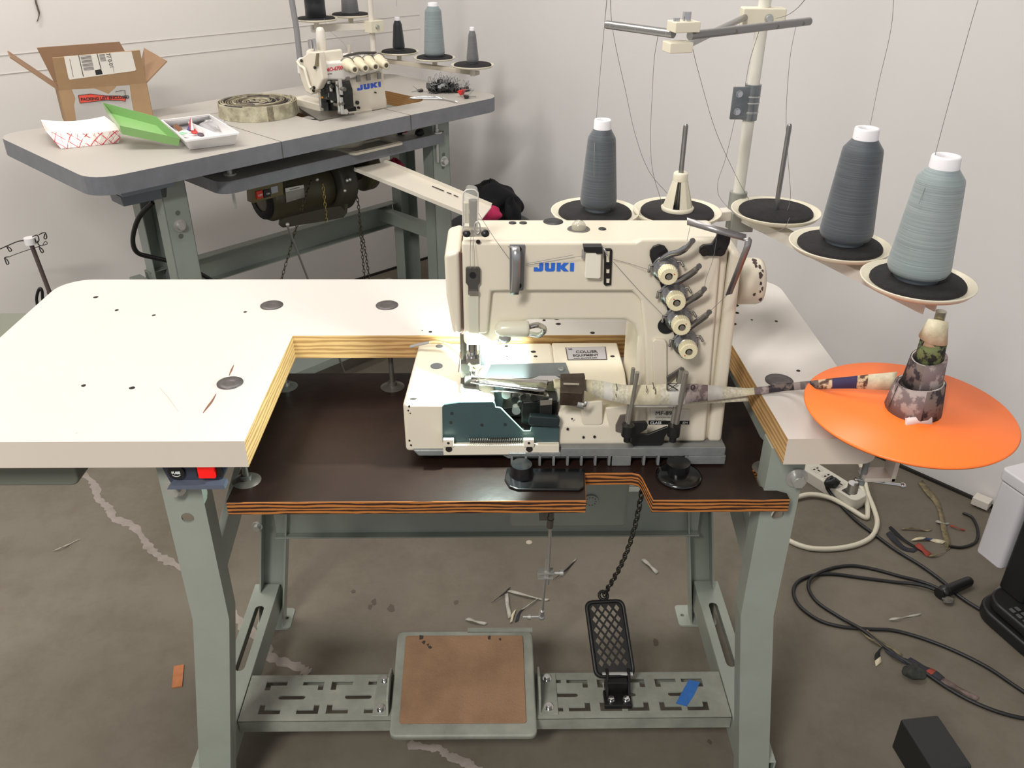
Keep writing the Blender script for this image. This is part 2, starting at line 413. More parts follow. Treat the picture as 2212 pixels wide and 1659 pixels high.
# sunken board
SH = .655; ST = .02
fy = P(600, 1085, 'z', SH).y; by = P(700, 806, 'z', SH).y
xl = P(488, 1085, 'z', SH).x; xr = P(1704, 1073, 'z', SH).x; nx0 = P(1266, 1078, 'z', SH).x; nx1 = P(1410, 1078, 'z', SH).x; nx0b = P(1264, 1024, 'z', SH).x; nx1b = P(1385, 1024, 'z', SH).x
ny = P(1300, 1022, 'z', SH).y
legx = 1.088
o2 = [(xl, fy), (nx0, fy), (nx0b, ny), (nx1b-.012, ny), (nx1b-.003, ny-.004), (nx1b, ny-.012), (nx1, fy), (xr, fy), (xr, fy+.014), (legx, fy+.03), (legx, .082), (1.124, .092), (1.124, by), (xl, by)]
b = MB(); b.prism(o2, -ST, 0, (0, 0, SH), (1, 0, 0), (0, 1, 0), mi=0, mside=1, mback=0)
b.build('sunken_board', [DARK_TOP, DARK_PLY], tb, bevel=.0006, seg=1)
for i, (u, v) in enumerate(((533, 1038), (848, 835), (617, 835), (1655, 1012))):
    c = P(u, v, 'z', SH); c.z = SH
    MB().cyl(c, V((c.x, c.y, H-T)), .004, n=12).lathe([(.0, .0035), (.012, .003), (.019, .0), ], c, n=24).cyl(c+V((0, 0, .003)), c+V((0, 0, .009)), .0075, n=6).build('hanger_bolt', DSTEEL, tb)
# legs: bent channel, front plate plus two flanges
def leg(name, side, yf, dirn, holes=True):
    # side -1 left, +1 right ; profile in x-z, zk = knee
    if side < 0: xo, xob, w_, wb = .302, .240, .052, .050
    else: xo, xob, w_, wb = 1.139, 1.196, -.048, -.050
    zt, zk, zb = H-T, .43, .0
    outl = [(xo, zt), (xo, zk), (xob, zb), (xob+wb, zb), (xo+w_, zk), (xo+w_, zt)]
    hs = [circ(xo+w_*.5, .615, .0085)] if holes else []
    b = MB(); b.prism(outl, 0, -.003*dirn, (0, yf, 0), (1, 0, 0), (0, 0, 1), holes=hs)
    for a_, c_ in ((outl[:3], 0), (outl[3:], 1)):
        for (x0, z0), (x1, z1) in zip(a_[:-1], a_[1:]):
            ins = (w_/abs(w_))*.0015*(1 if c_ == 0 else -1)
            y0, y1 = yf+.003*dirn, yf+.034*dirn
            b.add([(x0, y0, z0), (x0+2*ins, y0, z0), (x1+2*ins, y0, z1), (x1, y0, z1), (x0, y1, z0), (x0+2*ins, y1, z0), (x1+2*ins, y1, z1), (x1, y1, z1)],
                  [(0, 1, 2, 3), (7, 6, 5, 4), (0, 4, 5, 1), (1, 5, 6, 2), (2, 6, 7, 3), (3, 7, 4, 0)])
    o = b.build(name, GREEN, tb); return o
FL = leg('front_leg', -1, .036, 1); FR = leg('front_leg', 1, .036, 1)
RL = leg('rear_leg', -1, .478, -1); RR = leg('rear_leg', 1, .478, -1)
for (u, v), y in (((380, 1050), .036), ((1720, 1030), .036)):
    MB().hexbolt(P(u, v, 'y', y), (0, -1, 0), .0095, .014).build('hex_bolt', STEEL, tb)
MB().hexbolt(P(556, 1136, 'y', .444), (0, -1, 0), .007, .010).build('hex_bolt', STEEL, tb)
# side rails with long slot, floor flanges
for sgn, x0, x1 in ((-1, .240, .290), (1, 1.146, 1.196)):
    b = MB(); sl = slot((x0+x1)/2, .25, (x0+x1)/2, .40, .0085)
    b.prism([(x0, .04), (x1, .04), (x1, .47), (x0, .47)], -.003, 0, (0, 0, .10), (1, 0, 0), (0, 1, 0), holes=[sl])
    for x in (x0, x1-.003): b.mm((x, .04, .045), (x+.003, .47, .0975))
    b.build('side_rail', GREEN, tb, bevel=.001)
for x0, x1 in ((.235, .305), (1.12, 1.20)):
    b = MB(); fo = rrect(x0, .44, x1, .50, .008); b.prism(fo, 0, .004, (0, 0, 0), (1, 0, 0), (0, 1, 0), holes=[circ(x1-.012 if x0 < .5 else x0+.012, .47, .004)]); b.build('floor_foot', GREEN, tb)
    b = MB(); fo = rrect(x0, .02, x1, .08, .008); b.prism(fo, 0, .004, (0, 0, 0), (1, 0, 0), (0, 1, 0)); b.build('floor_foot', GREEN, tb)
# upper side arms carrying the top
for x in (.330, 1.112):
    b = MB(); b.prism([(.075, H-T), (.44, H-T), (.44, .69), (.11, .69), (.075, .70)], -.012, .012, (x, 0, 0), (0, 1, 0), (0, 0, 1)); b.build('upper_arm', GREEN, tb, bevel=.002)
# diagonal gusset arms (front leg to rear leg)
for x, w_ in ((.318, .012), (1.126, .012)):
    z0 = .50; b = MB(); b.prism([(.07, .47), (.44, .575), (.44, .50), (.07, .42)], -w_/2, w_/2, (x, 0, 0), (0, 1, 0), (0, 0, 1)); b.build('side_brace', GREEN, tb, bevel=.002)
# rear cross beam
zb = P(900, 1152, 'y', .455).z
b = MB(); b.mm((.305, .455, zb), (1.135, .458, zb+.11)).mm((.305, .44, zb), (1.135, .458, zb+.003)).mm((.305, .44, zb+.107), (1.135, .458, zb+.11))
b.build('rear_beam', GREEN, tb, bevel=.001)
# treadle beam with slots
zt = .10; y1 = P(700, 1458, 'z', zt).y; y0 = P(700, 1556, 'z', zt).y
hs = []
def Lslot(cx, cy, sx, sy, l=.038, h=.02, w=.0095):
    p = [(0, 0), (l, 0), (l, w), (w, w), (w, h), (0, h)]
    q = [(cx+sx*a, cy+sy*c) for a, c in p]; return q if sx*sy > 0 else q[::-1]
def slots_at(u, xw=.105):
    x = P(u, 1500, 'z', zt).x; m_ = (y0+y1)/2
    hs.append(slot(x-.019, m_, x+.019, m_, .0048))
    for sx in (-1, 1):
        for sy in (-1, 1): hs.append(Lslot(x+sx*xw/2, m_+sy*(y1-y0)*.36, -sx, -sy))
for u in (632, 775, 1220, 1345, 1472): slots_at(u, .104 if u < 1200 else .086)
b = MB(); b.prism([(.292, y0), (1.144, y0), (1.144, y1), (.292, y1)], -.003, 0, (0, 0, zt), (1, 0, 0), (0, 1, 0), holes=hs, mhole=1)
b.mm((.292, y0, zt-.028), (1.144, y0+.003, zt-.002)).mm((.292, y1-.003, zt-.028), (1.144, y1, zt-.002))
b.build('treadle_beam', [GREEN_D, GREEN], tb)
# treadle plate
q4 = [P(840, 1592, 'z', .105), P(1161, 1590, 'z', .105), P(1148, 1352, 'z', .150), P(860, 1362, 'z', .150)]
O = q4[0]; U = (q4[1]-q4[0]); Wd = ((q4[3]+q4[2])/2-(q4[0]+q4[1])/2); lu, lw = U.length, Wd.length; U.normalize(); Wd.normalize()
def shear(p): return p
lw = (q4[3]-q4[0]).length
tr = MB(); tr.prism(rrect(0, 0, lu, lw, .012), -.014, 0, O, U, Wd)
TP = tr.build('treadle_plate', GREEN_D, tb, bevel=.004, seg=3)
cork = mat('cork mat', (150, 118, 90), .9, noise=(12, .22), bump=(300, .5), c2=(130, 99, 74))
MB().prism(rrect(.016, .022, lu-.018, lw-.012, .004), 0, .003, O, U, Wd).build('cork_pad', cork, TP, bevel=.001)
MB().prism([(lu*.52, lw-.005), (lu, lw-.005), (lu, lw+.003), (lu*.52, lw+.003)], 0, .004, O, U, Wd).build('lever_strip', GREEN_D, TP)
b = MB(); c = O+U*(lu*.36)+Wd*(lw-.028)
dirt = mat('black grime', (60, 50, 46), .9)
N_ = U.cross(Wd)
for (a_, c_, r_) in ((.045, lw-.016, .006), (.050, lw-.026, .004), (.062, lw-.036, .004), (.058, lw-.031, .003), (.17, lw-.018, .004), (.19, lw-.02, .003)):
    b.prism([(a_+r_*(.5+random.random()*.6)*math.cos(i*PI/4), c_+r_*(.5+random.random()*.9)*math.sin(i*PI/4)) for i in range(8)], .0028, .0034, O, U, Wd)
b.build('grime_mark', dirt, TP)
for u0, u1 in ((805, 838), (1166, 1206)):
    p0 = P(u0, 1540, 'z', zt); p1 = P(u1, 1540, 'z', zt); pc = (p0.x+p1.x)/2; ya, yb = y0+.006, y1-.002
    b = MB(); b.mm((p0.x, ya, zt), (p1.x, yb, zt+.003)); xx = p1.x if u0 < 1000 else p0.x
    b.prism([(ya, zt), (yb, zt), (yb-.01, zt+.03), ((ya+yb)/2, zt+.045), (ya+.01, zt+.03)], -.002, .002, (xx, 0, 0), (0, 1, 0), (0, 0, 1))
    o = b.build('treadle_bracket', GREEN_D, tb, bevel=.001)
    for yy in (ya+.014, yb-.014): MB().hexbolt((pc, yy, zt+.003), (0, 0, 1), .0062, .007, washer=1.3).build('bracket_bolt', CHROME, o)
# switch box under the top
sb = MB(); X0, X1 = P(348, 1030, 'y', .02).x, P(482, 1030, 'y', .02).x
zb_ = P(400, 1043, 'y', .02).z
sb.prism([(X0, H-T), (X1+.015, H-T), (X1-.004, zb_), (X0+.01, zb_)], -.03, 0, (0, .018, 0), (1, 0, 0), (0, 0, 1))
SB = sb.build('switch_box', GREYPL, tb, bevel=.003)
b = MB(); zl = P(400, 1034, 'y', .008).z; b.prism([(P(362, 1043, 'y', .012).x, 0), (P(488, 1043, 'y', .012).x, 0), (P(484, 1030, 'y', .012).x, .006), (P(368, 1030, 'y', .012).x, .006)], -.001, .014, (0, .02, zb_), (1, 0, 0), (0, 0, 1)); b.build('switch_plate', BLUEGR, SB)
zr0, zr1 = P(440, 1029, 'y', .014).z, H-T-.0005
x0, x1 = P(430, 1020, 'y', .014).x, P(466, 1020, 'y', .014).x
MB().mm((x0-.004, .0145, zr0-.001), (x1+.007, .018, zr1)).build('switch_bezel', BLACK, SB)
MB().mm((x0, .009, zr0), (x1, .0165, zr1)).build('rocker_switch', RED, SB, bevel=.001)
xc = P(381, 1020, 'y', .016).x; zc = P(381, 1020, 'y', .016).z
MB().cyl((xc, .018, zc), (xc, .0145, zc), .0105, n=24).build('fuse_cap', BLACK, SB)
LETW = mat('white print', (230, 230, 228), .6)
text('FUSE', (xc-.0055, .0143, zc-.0015), (1, 0, 0), (0, 0, 1), .0036, LETW, SB, bold=.0002)
MB().tube([(xc-.005, .0142, zc-.0038), (xc, .0142, zc-.0055), (xc+.005, .0142, zc-.0038)], .0004, 6, sm=4).build('lettering', LETW, SB)
# drawer at left
dx1 = P(168, 1030, 'y', .05).x; dz = P(100, 1050, 'y', .05).z
MB().prism(rrect(dx1-.30, dz, dx1, H-T+.02, .012), -.36, 0, (0, .05, 0), (1, 0, 0), (0, 0, 1)).build('drawer', mat('drawer grey green', (108, 110, 98), .6), tb, bevel=.003)
# motor hanging below
mx0, mx1 = P(1100, 1090, 'y', .25).x, P(1358, 1090, 'y', .25).x
MO = MB().mm((mx0, .25, .42), (mx1, .40, .60)).build('drive_motor', GREEN, tb, bevel=.008)
cc = P(1276, 1080, 'y', .25); MB().cyl((cc.x, .25, cc.z), (cc.x, .246, cc.z), .012, n=20).build('motor_knob', GREEN, MO)
b = MB()
for i in range(10):
    a_ = 2*PI*i/10; b.box((cc.x+.008*math.cos(a_), .2455, cc.z+.008*math.sin(a_)), (.0015, .001, .0015))
b.build('knob_mark', mat('grey mark', (95, 100, 94), .6), MO)

# ------------------------------------------------------------------ black knee lever pedal
pb = thing('presser_pedal', 'black cast-iron lattice foot pedal bolted on the slotted treadle beam', 'pedal', P(1335, 1510, 'z', zt))
bl = P(1285, 1466, 'z', .135); br = P(1388, 1460, 'z', .135); tl = P(1262, 1298, 'z', .215)
U = (br-bl).normalized(); Wd = tl-bl; Wd -= U*Wd.dot(U)*0; lu = (br-bl).length; lw = Wd.length; Wn = Wd.normalized()
hs = []
nx, nyy = 4, 8
mg = .007
for i in range(-8, 12):
    for j in range(-8, 16):
        s_ = .0165; cx_ = lu/2+(i-j)*s_*.5; cy_ = lw*.12+(i+j)*s_*.5*1.15
        hh = s_*.36
        if mg+hh < cx_ < lu-mg-hh and lw*.12+hh < cy_ < lw-mg-hh*1.1:
            hs.append([(cx_-hh, cy_), (cx_, cy_-hh*1.15), (cx_+hh, cy_), (cx_, cy_+hh*1.15)])
b = MB(); b.prism(rrect(0, 0, lu*.86, lw, .012), -.004, 0, bl, U, Wn, holes=[[(x*.86, y) for x, y in h] for h in hs])
rim = [bl+U*x+Wn*y for x, y in rrect(.003, .003, lu*.86-.003, lw-.003, .012)]
b.tube(rim, .0038, 6, closed=True)
PL = b.build('pedal_plate', BLKIRON, pb)
tp = bl+U*(lu*.43)+Wn*(lw+.008); Nn = U.cross(Wn)
u_, w_ = U, Wn
MB().tube([tp+(u_*math.cos(k*PI/6)+w_*math.sin(k*PI/6))*.008 for k in range(12)], .003, 6, closed=True).build('chain_eye', BLKIRON, PL)
pc = P(1335, 1510, 'z', zt)
b = MB(); b.mm((pc.x-.026, pc.y-.022, zt), (pc.x+.022, pc.y+.012, zt+.010)); b.mm((pc.x-.020, pc.y+.004, zt+.008), (pc.x+.016, pc.y+.020, zt+.036))
for sx in (-.022, .016): b.prism([(pc.y-.01, zt), (pc.y+.03, zt), (pc.y+.03, zt+.045), (pc.y+.015, zt+.045)], 0, .005, (pc.x+sx, 0, 0), (0, 1, 0), (0, 0, 1))
PBk = b.build('pedal_base', BLKIRON, pb, bevel=.0015)
for sx in (-.014, .012): MB().hexbolt((pc.x+sx, pc.y-.010, zt+.010), (0, 0, 1), .0055, .006, washer=1.2).build('base_bolt', CHROME, PBk)
MB().cyl((pc.x-.028, pc.y+.022, zt+.038), (pc.x+.026, pc.y+.022, zt+.038), .004).build('pivot_pin', STEEL, pb)
# chain to the machine
c0 = tp; c1 = P(1392, 1030, 'y', .16)
b = MB(); n = 30
for i in range(n):
    t = (i+.5)/n; p = c0.lerp(c1, t)+V((.012*math.sin(t*PI), 0, -.01*math.sin(t*PI))); d = (c1-c0).normalized(); u, w, _ = basis(d)
    a_ = i*PI/2+.5; s_ = u*math.cos(a_)+w*math.sin(a_); L = (c1-c0).length/n*.72
    b.tube([p+d*L*math.sin(k*PI/4)+s_*.0045*math.cos(k*PI/4) for k in range(8)], .0013, 5, closed=True)
tag(b.build('pedal_chain', mat('oily chain', (70, 66, 60), .4, .7)), 'long steel link chain running from the black foot pedal up behind the dark board', 'chain')
# pitman rod
r0 = P(1170, 1332, 'y', PY(1170, 1332, 'z', .165)); r1 = P(1190, 1112, 'y', .17)
rd = thing('treadle_rod', 'thin steel pitman rod linking the square cork-covered treadle to the motor', 'rod', r0)
d = (r1-r0).normalized(); mid = r0.lerp(r1, .48)
MB().cyl(r0, r0.lerp(r1, .62), .0028, n=10).cyl(r0.lerp(r1, .38)+V((.005, -.003, 0)), r1, .0028, n=10).build('rod', STEEL, rd)
u, w, _ = basis(d)
b = MB()
for k in (-.012, .006): b.box(mid+d*k, (.026, .014, .003)); 
b.cyl(mid+V((.008, 0, 0)), mid+V((.030, -.001, 0)), .003).cyl(mid+V((.024, 0, 0)), mid+V((.030, 0, 0)), .006, n=6)
b.build('rod_clamp', STEEL, rd)
MB().ball(r0, .007).cyl(r0, r0+d*.028, .0045).cyl(r0, r0-V((.035, 0, 0)), .0025).cyl(r0-V((.02, 0, 0)), r0-V((.026, 0, 0)), .0055, n=6).build('ball_joint', STEEL, rd)
MB().cyl(r1-d*.035, r1-d*.01, .0055).cyl(r1-d*.008, r1+d*.012, .005).box(r1+V((-.012, .0, .006)), (.012, .01, .026)).build('top_joint', DSTEEL, rd)
# ------------------------------------------------------------------ coverstitch sewing machine
YB, YA, YK = .105, .125, .235
sm = thing('sewing_machine', 'large cream coverstitch sewing machine with lit needle lamp, mounted in the white table', 'sewing machine', (.82, .17, .66))
def on(y, pts): return [(P(u, v, 'y', y).x, P(u, v, 'y', y).z) for u, v in pts]
FX = dict(U=(1, 0, 0), W=(0, 0, 1))
def fprism(y, pts, th, name, mt, par=None, bevel=0, seg=2, holes=(), label=None):
    """outline in a front plane y, th>0 = thickness going back"""
    b = MB(); b.prism(on(y, pts), 0, -th, (0, y, 0), (1, 0, 0), (0, 0, 1), holes=[on(y, h) for h in holes])
    return b.build(name, mt, par or sm, bevel=bevel, seg=seg, label=label)
ZT = P(1250, 473, 'y', YK).z
ZB = .672; BT = .75
def top(u, y=YA): return (P(u, 500, 'y', y).x, ZT)
X998, X1579 = P(998, 600, 'y', YA).x, P(1579, 515, 'y', YA).x
main = [(X998, ZT), (X1579, ZT)]+on(YA, [(1527, 962)])[:0]+[(P(1540, 850, 'y', YA).x+.003, ZB)]
x1362 = P(1368, 800, 'y', YA+.02).x
rear = on(YA+.035, [(1371, 700), (1362, 680), (1345, 669), (1140, 669), (1112, 679), (1092, 700), (1062, 722)])
mainp = main+[(x1362, ZB)]+rear+[(X998, rear[-1][1])]
b = MB(); b.prism(mainp, 0, -(YK-YA), (0, YA, 0), (1, 0, 0), (0, 0, 1))
BODY = b.build('machine_body', CREAM, sm, bevel=.009, seg=4, ang=25)
zf = P(1200, 524, 'y', YA-.008).z
fr = [(X998+.0005, zf)]+on(YA-.008, [(1372, 524), (1385, 517), (1560, 517), (1524, 955), (1400, 955), (1392, 720), (1384, 650), (1366, 630), (1062, 630), (1053, 722)])+[(X998+.0005, P(1000, 722, 'y', YA-.008).z)]
b = MB(); b.prism(fr, 0, -.014, (0, YA-.008, 0), (1, 0, 0), (0, 0, 1)); b.build('front_panel', CREAM, sm, bevel=.0045, seg=3, ang=20)
# face cover at the needle end and the end cover by the wheel
XL958 = P(960, 560, 'y', YA).x
b = MB(); b.prism([(XL958, ZT-.006), (X998-.0012, ZT), (X998-.0012, P(1000, 723, 'y', YA-.004).z), (XL958+.008, P(975, 722, 'y', YA-.004).z), (XL958+.001, P(960, 640, 'y', YA-.004).z)], 0, -(YK-YA-.01), (0, YA-.006, 0), (1, 0, 0), (0, 0, 1))
b.build('face_cover', CREAM, sm, bevel=.007, seg=4, ang=25)
xe = P(1602, 560, 'y', YA).x
b = MB(); b.prism([(X1579+.001, ZT-.001), (xe, ZT-.007), (P(1563, 900, 'y', YA-.006).x+.003, ZB+.004), (P(1530, 950, 'y', YA-.006).x, ZB+.004)], 0, -(YK-YA-.01), (0, YA-.006, 0), (1, 0, 0), (0, 0, 1))
b.build('end_cover', CREAM, sm, bevel=.006, seg=3, ang=25)
SEAMD = mat('dark seam line', (96, 70, 58), .8)
b = MB(); b.mm((X998-.0022, YA-.0075, P(998, 722, 'y', YA-.0075).z), (X998+.0002, YA-.003, ZT-.003)); b.build('cover_seam', SEAMD, sm)
# bed
xa = P(869, 870, 'y', YB).x; xg0 = P(1068, 880, 'y', YB).x; xg1 = P(1208, 900, 'y', YB).x; xr_ = x1362+.01; ybk = .283
plan = [(xa, YB), (xg0, YB), (xg0, .185), (xg1, .185), (xg1, ybk), (xa+.008, ybk)]
b = MB(); b.prism(plan, ZB, BT, (0, 0, 0), (1, 0, 0), (0, 1, 0)); b.build('bed', CREAM, sm, bevel=.006, seg=4, ang=25)
b = MB(); b.prism([(YB+.002, ZB), (YB+.002, .712), (YB+.012, .728), (.165, .742), (.19, BT), (ybk, BT), (ybk, ZB)], P(1366, 900, 'y', YB).x, xg1-.001, (0, 0, 0), (0, 1, 0), (0, 0, 1))
b.build('bed_shoulder', CREAM, sm, bevel=.003, seg=2, ang=25)
b = MB(); b.prism([(YB, ZB), (ybk, ZB), (ybk, .70), (YB, .70)], xg1, xg0, (0, 0, 0), (0, 1, 0), (0, 0, 1)); b.build('looper_tray', BLACKM, sm)
b = MB(); sx = P(992, 790, 'z', BT).x; b.mm((sx-.0006, .19, BT-.001), (sx+.0006, ybk-.004, BT+.0003)); b.build('bed_seam', SEAMD, sm)
PLUG = mat('grey plug', (96, 100, 104), .5)
for u, v, r in ((949, 748, .0055), (943, 791, .0088), (948, 841, .0048)):
    c = P(u, v, 'z', BT); MB().cyl((c.x, c.y, BT-.001), (c.x, c.y, BT+.0006), r, n=24).build('bed_plug', PLUG, sm)
b = MB()
for u, v, r in ((1094, 748, .0028), (1152, 760, .004), (1157, 770, .003), (1095, 770, .0012), (1323, 770, .0035), (893, 862, .005)):
    c = P(u, v, 'z', BT); b.prism([(c.x+r*math.cos(i*PI/4), c.y+r*.8*math.sin(i*PI/4)*(.5 if v == 862 else 1)) for i in range(8)], 0, .0004, (0, 0, BT+.0001), (1, 0, 0), (0, 1, 0))
b.build('paint_chip', HOLE, sm)
b = MB()
for u, v, r in ((884, 878, .0018), (882, 887, .0013), (886, 893, .001), (884, 952, .0016), (888, 962, .0016), (1284, 944, .0022), (1226, 927, .0022), (1260, 945, .002), (1236, 905, .0015), (1200, 895, .001)):
    c = P(u, v, 'y', YB-.0005); b.prism([(c.x+r*math.cos(i*PI/4)*(.6+.5*random.random()), c.z+r*math.sin(i*PI/4)) for i in range(8)], 0, .0007, (0, YB+.0002, 0), (1, 0, 0), (0, 0, 1))
b.build('paint_chip', HOLE, sm)
# recessed shallow panels of the bed front
fprism(YB+.0018, [(1255, 870), (1302, 866), (1302, 915), (1296, 919), (1262, 919), (1257, 914)], .004, 'raised_panel', CREAM, bevel=.0015)
fprism(YB+.0018, [(1308, 882), (1362, 876), (1362, 958), (1322, 958)], .004, 'raised_panel', CREAM, bevel=.0015)
# green looper cover
GRC = mat('dark green cover', (62, 84, 86), .42, noise=(20, .12), bump=(300, .1))
fprism(YB-.003, [(955, 879), (960, 874), (992, 869), (1067, 868), (1070, 880), (1081, 881), (1130, 931), (1146, 931), (1148, 923), (1209, 923), (1207, 957), (956, 957)], .003, 'looper_cover', GRC, bevel=.0008,
       holes=[circle_px for circle_px in ()])
b = MB(); pts = [P(*p, 'z', BT+.002) for p in ((994, 868), (1066, 866), (1042, 846), (1020, 832), (996, 832))]
b.prism([(p.x, p.y) for p in pts], BT, BT+.002, (0, 0, 0), (1, 0, 0), (0, 1, 0)); b.build('needle_plate_cover', mat('lit worn green', (118, 138, 132), .5, noise=(60, .4)), sm, bevel=.0005)  # lamplight on this plate put into a paler green, over worn mottling
for u, v in ((976, 893), (974, 913), (1041, 918), (1091, 917)): c = P(u, v, 'y', YB-.003); MB().cyl(c, c-V((0, .0006, 0)), .0022, n=12).build('cover_screw', mat('screw grey', (60, 64, 64), .5, .5), sm)
edge = on(YB-.0034, [(1067, 869), (1070, 880), (1081, 881), (1130, 931), (1146, 931), (1148, 923)])
b = MB(); b.tube([V((x, YB-.0034, z)) for x, z in edge], .0011, 6); b.build('cover_rim', mat('pale green edge', (120, 150, 140), .4), sm)
fprism(YB-.010, [(1144, 899), (1207, 903), (1210, 908), (1208, 922), (1202, 924), (1144, 920), (1141, 914)], .010, 'cover_latch', mat('dark green black', (32, 44, 46), .3), bevel=.002)
# lower rail, clips, spring
R1 = fprism(YB-.010, [(957, 962), (1208, 961), (1208, 981), (958, 984)], .008, 'cover_rail', CREAM, bevel=.001)
for a_, c_ in ((957, 980), (1131, 1154)):
    o = fprism(YB-.013, [(a_, 950), (c_, 950), (c_, 966), (a_, 966)], .006, 'rail_clip', CREAM, R1, bevel=.001)
    c = P((a_+c_)/2, 957, 'y', YB-.013); MB().cyl(c, c-V((0, .0006, 0)), .0018, n=12).build('clip_screw', HOLE, R1)
    c = P((a_+c_)/2+1, 970, 'y', YB-.0105); MB().cyl(c, c-V((0, .0006, 0)), .0045, n=16).build('clip_hole', HOLE, R1)
s0, s1 = P(1013, 951, 'y', YB-.006), P(1130, 951, 'y', YB-.006)
b = MB(); nT = 30; pts = []
for i in range(nT*8+1):
    a_ = i*PI/4; p = s0.lerp(s1, i/(nT*8)); pts.append(p+V((0, math.cos(a_)*.0032, math.sin(a_)*.0032)))
b.tube(pts, .0006, 5); b.build('cover_spring', DSTEEL, sm)
# base casting with ribs
c0, c1, c2 = P(885, 990, 'y', YB-.004), P(1098, 990, 'y', YB-.004), P(1567, 985, 'y', YB-.004)
b = MB(); b.prism([(c0.x+.004, ZB+.006), (c2.x, ZB+.006), (c2.x, .662), (c1.x, .662), (c1.x-.008, .667), (c0.x+.012, .667)], 0, -.17, (0, YB-.004, 0), (1, 0, 0), (0, 0, 1))
CAST = b.build('base_casting', ALU, sm, bevel=.003, seg=3)
b = MB(); zc0 = P(1300, 968, 'y', YB-.012).z; zc1 = P(1300, 986, 'y', YB-.012).z; zc2 = P(1300, 1008, 'y', YB-.012).z
xs = P(1212, 975, 'y', YB-.012).x
b.mm((xs, YB-.012, zc1), (P(1566, 980, 'y', YB-.012).x, YB, zc0)).mm((P(1100, 980, 'y', YB-.012).x, YB-.012, zc1), (xs, YB-.002, zc1+.006))
for u in list(range(1106, 1330, 30))+list(range(1360, 1490, 31)):
    x = P(u, 1000, 'y', YB-.012).x; b.mm((x-.0018, YB-.012, max(zc2, SH+.001)), (x+.0018, YB-.002, zc1))
xk0, xk1 = P(1478, 1000, 'y', YB-.012).x, P(1566, 1000, 'y', YB-.012).x; b.mm((xk0, YB-.012, zc2+.003), (xk1, YB, zc1))
xk0, xk1 = P(1322, 1000, 'y', YB-.012).x, P(1360, 1000, 'y', YB-.012).x; b.mm((xk0, YB-.012, zc2+.001), (xk1, YB, zc1))
b.build('casting_rib', ALU, sm, bevel=.0008)
# rubber mounts
RUB = mat('black gloss rubber', (14, 14, 16), .22, coat=.4)
pl = [P(*p, 'z', SH+.004) for p in ((1090, 1034), (1100, 1050), (1118, 1056), (1252, 1057), (1262, 1050), (1262, 1012), (1095, 1010))]
b = MB(); b.prism([(p.x, p.y) for p in pl], SH, SH+.004, (0, 0, 0), (1, 0, 0), (0, 1, 0)); c = P(1127, 1040, 'z', SH); b.cyl((c.x, c.y+.012, SH+.003), (c.x, c.y+.012, SH+.02), .017, .014, n=28)
b.build('rubber_mount', RUB, sm, bevel=.0015)
c = P(1466, 1030, 'z', SH); b = MB(); b.lathe([(.0, .0), (.030, 0), (.031, .003), (.026, .005), (.0, .006)], c, n=32).cyl((c.x, c.y+.01, SH+.005), (c.x, c.y+.01, SH+.017), .016, n=28); b.build('rubber_mount', RUB, sm)
# hand wheel
hc = P(1600, 607, 'y', .19); hx0, hx1 = P(1588, 607, 'y', .19).x, P(1642, 607, 'y', .19).x
wr = (P(1600, 560, 'y', .19).z-P(1600, 655, 'y', .19).z)/2*.98
b = MB(); b.lathe([(0, 0), (wr*.96, 0), (wr, .003), (wr, hx1-hx0-.006), (wr*.93, hx1-hx0), (wr*.4, hx1-hx0+.001), (0, hx1-hx0)], (hx0, .19, hc.z), (1, 0, 0), n=48)
HW = b.build('hand_wheel', CREAM, sm)
b = MB()
for i in range(14):
    a_ = math.radians(-120+i*11+random.random()*8); x = hx0+(hx1-hx0)*(.55+random.random()*.35); r = .0012+.0018*random.random()
    c = V((x, .19+wr*math.sin(-abs(a_))*1.0, hc.z+wr*math.cos(a_)))
    n_ = V((0, c.y-.19, c.z-hc.z)).normalized(); u_ = V((1, 0, 0)); w_ = n_.cross(u_)
    b.prism([(r*math.cos(k*PI/3)*(.5+random.random()), r*math.sin(k*PI/3)*(.6+random.random()*1.5)) for k in range(6)], -.001, .0005, c, u_, w_)
b.build('paint_chip', mat('chip brown', (70, 52, 50), .7), HW)
MB().cyl((hx0-.012, .19, hc.z), (hx0+.002, .19, hc.z), .02, n=28).build('wheel_hub', DSTEEL, sm)
# top of the arm
for u, v, r in ((1107, 482, .0055), (1130, 482, .0055), (1195, 479, .0142), (1301, 495, .0055)):
    c = P(u, v, 'z', ZT); MB().lathe([(0, .001), (r*.9, .001), (r, -.001)], (c.x, c.y, ZT), n=28).build('oil_plug', mat('plug black', (36, 35, 36), .45), sm)
c = P(1250, 495, 'z', ZT); MB().lathe([(.015, .0), (.014, .001), (.012, .0005), (0, .0005)], (c.x, c.y, ZT), n=28).build('sight_rim', DSTEEL, sm)
MB().lathe([(.0095, .0), (.009, .006), (.006, .010), (.0, .012)], (c.x, c.y, ZT+.0005), n=24).build('oil_sight', mat('clear sight glass', (200, 195, 175), .1, alpha=.55, coat=1), sm)
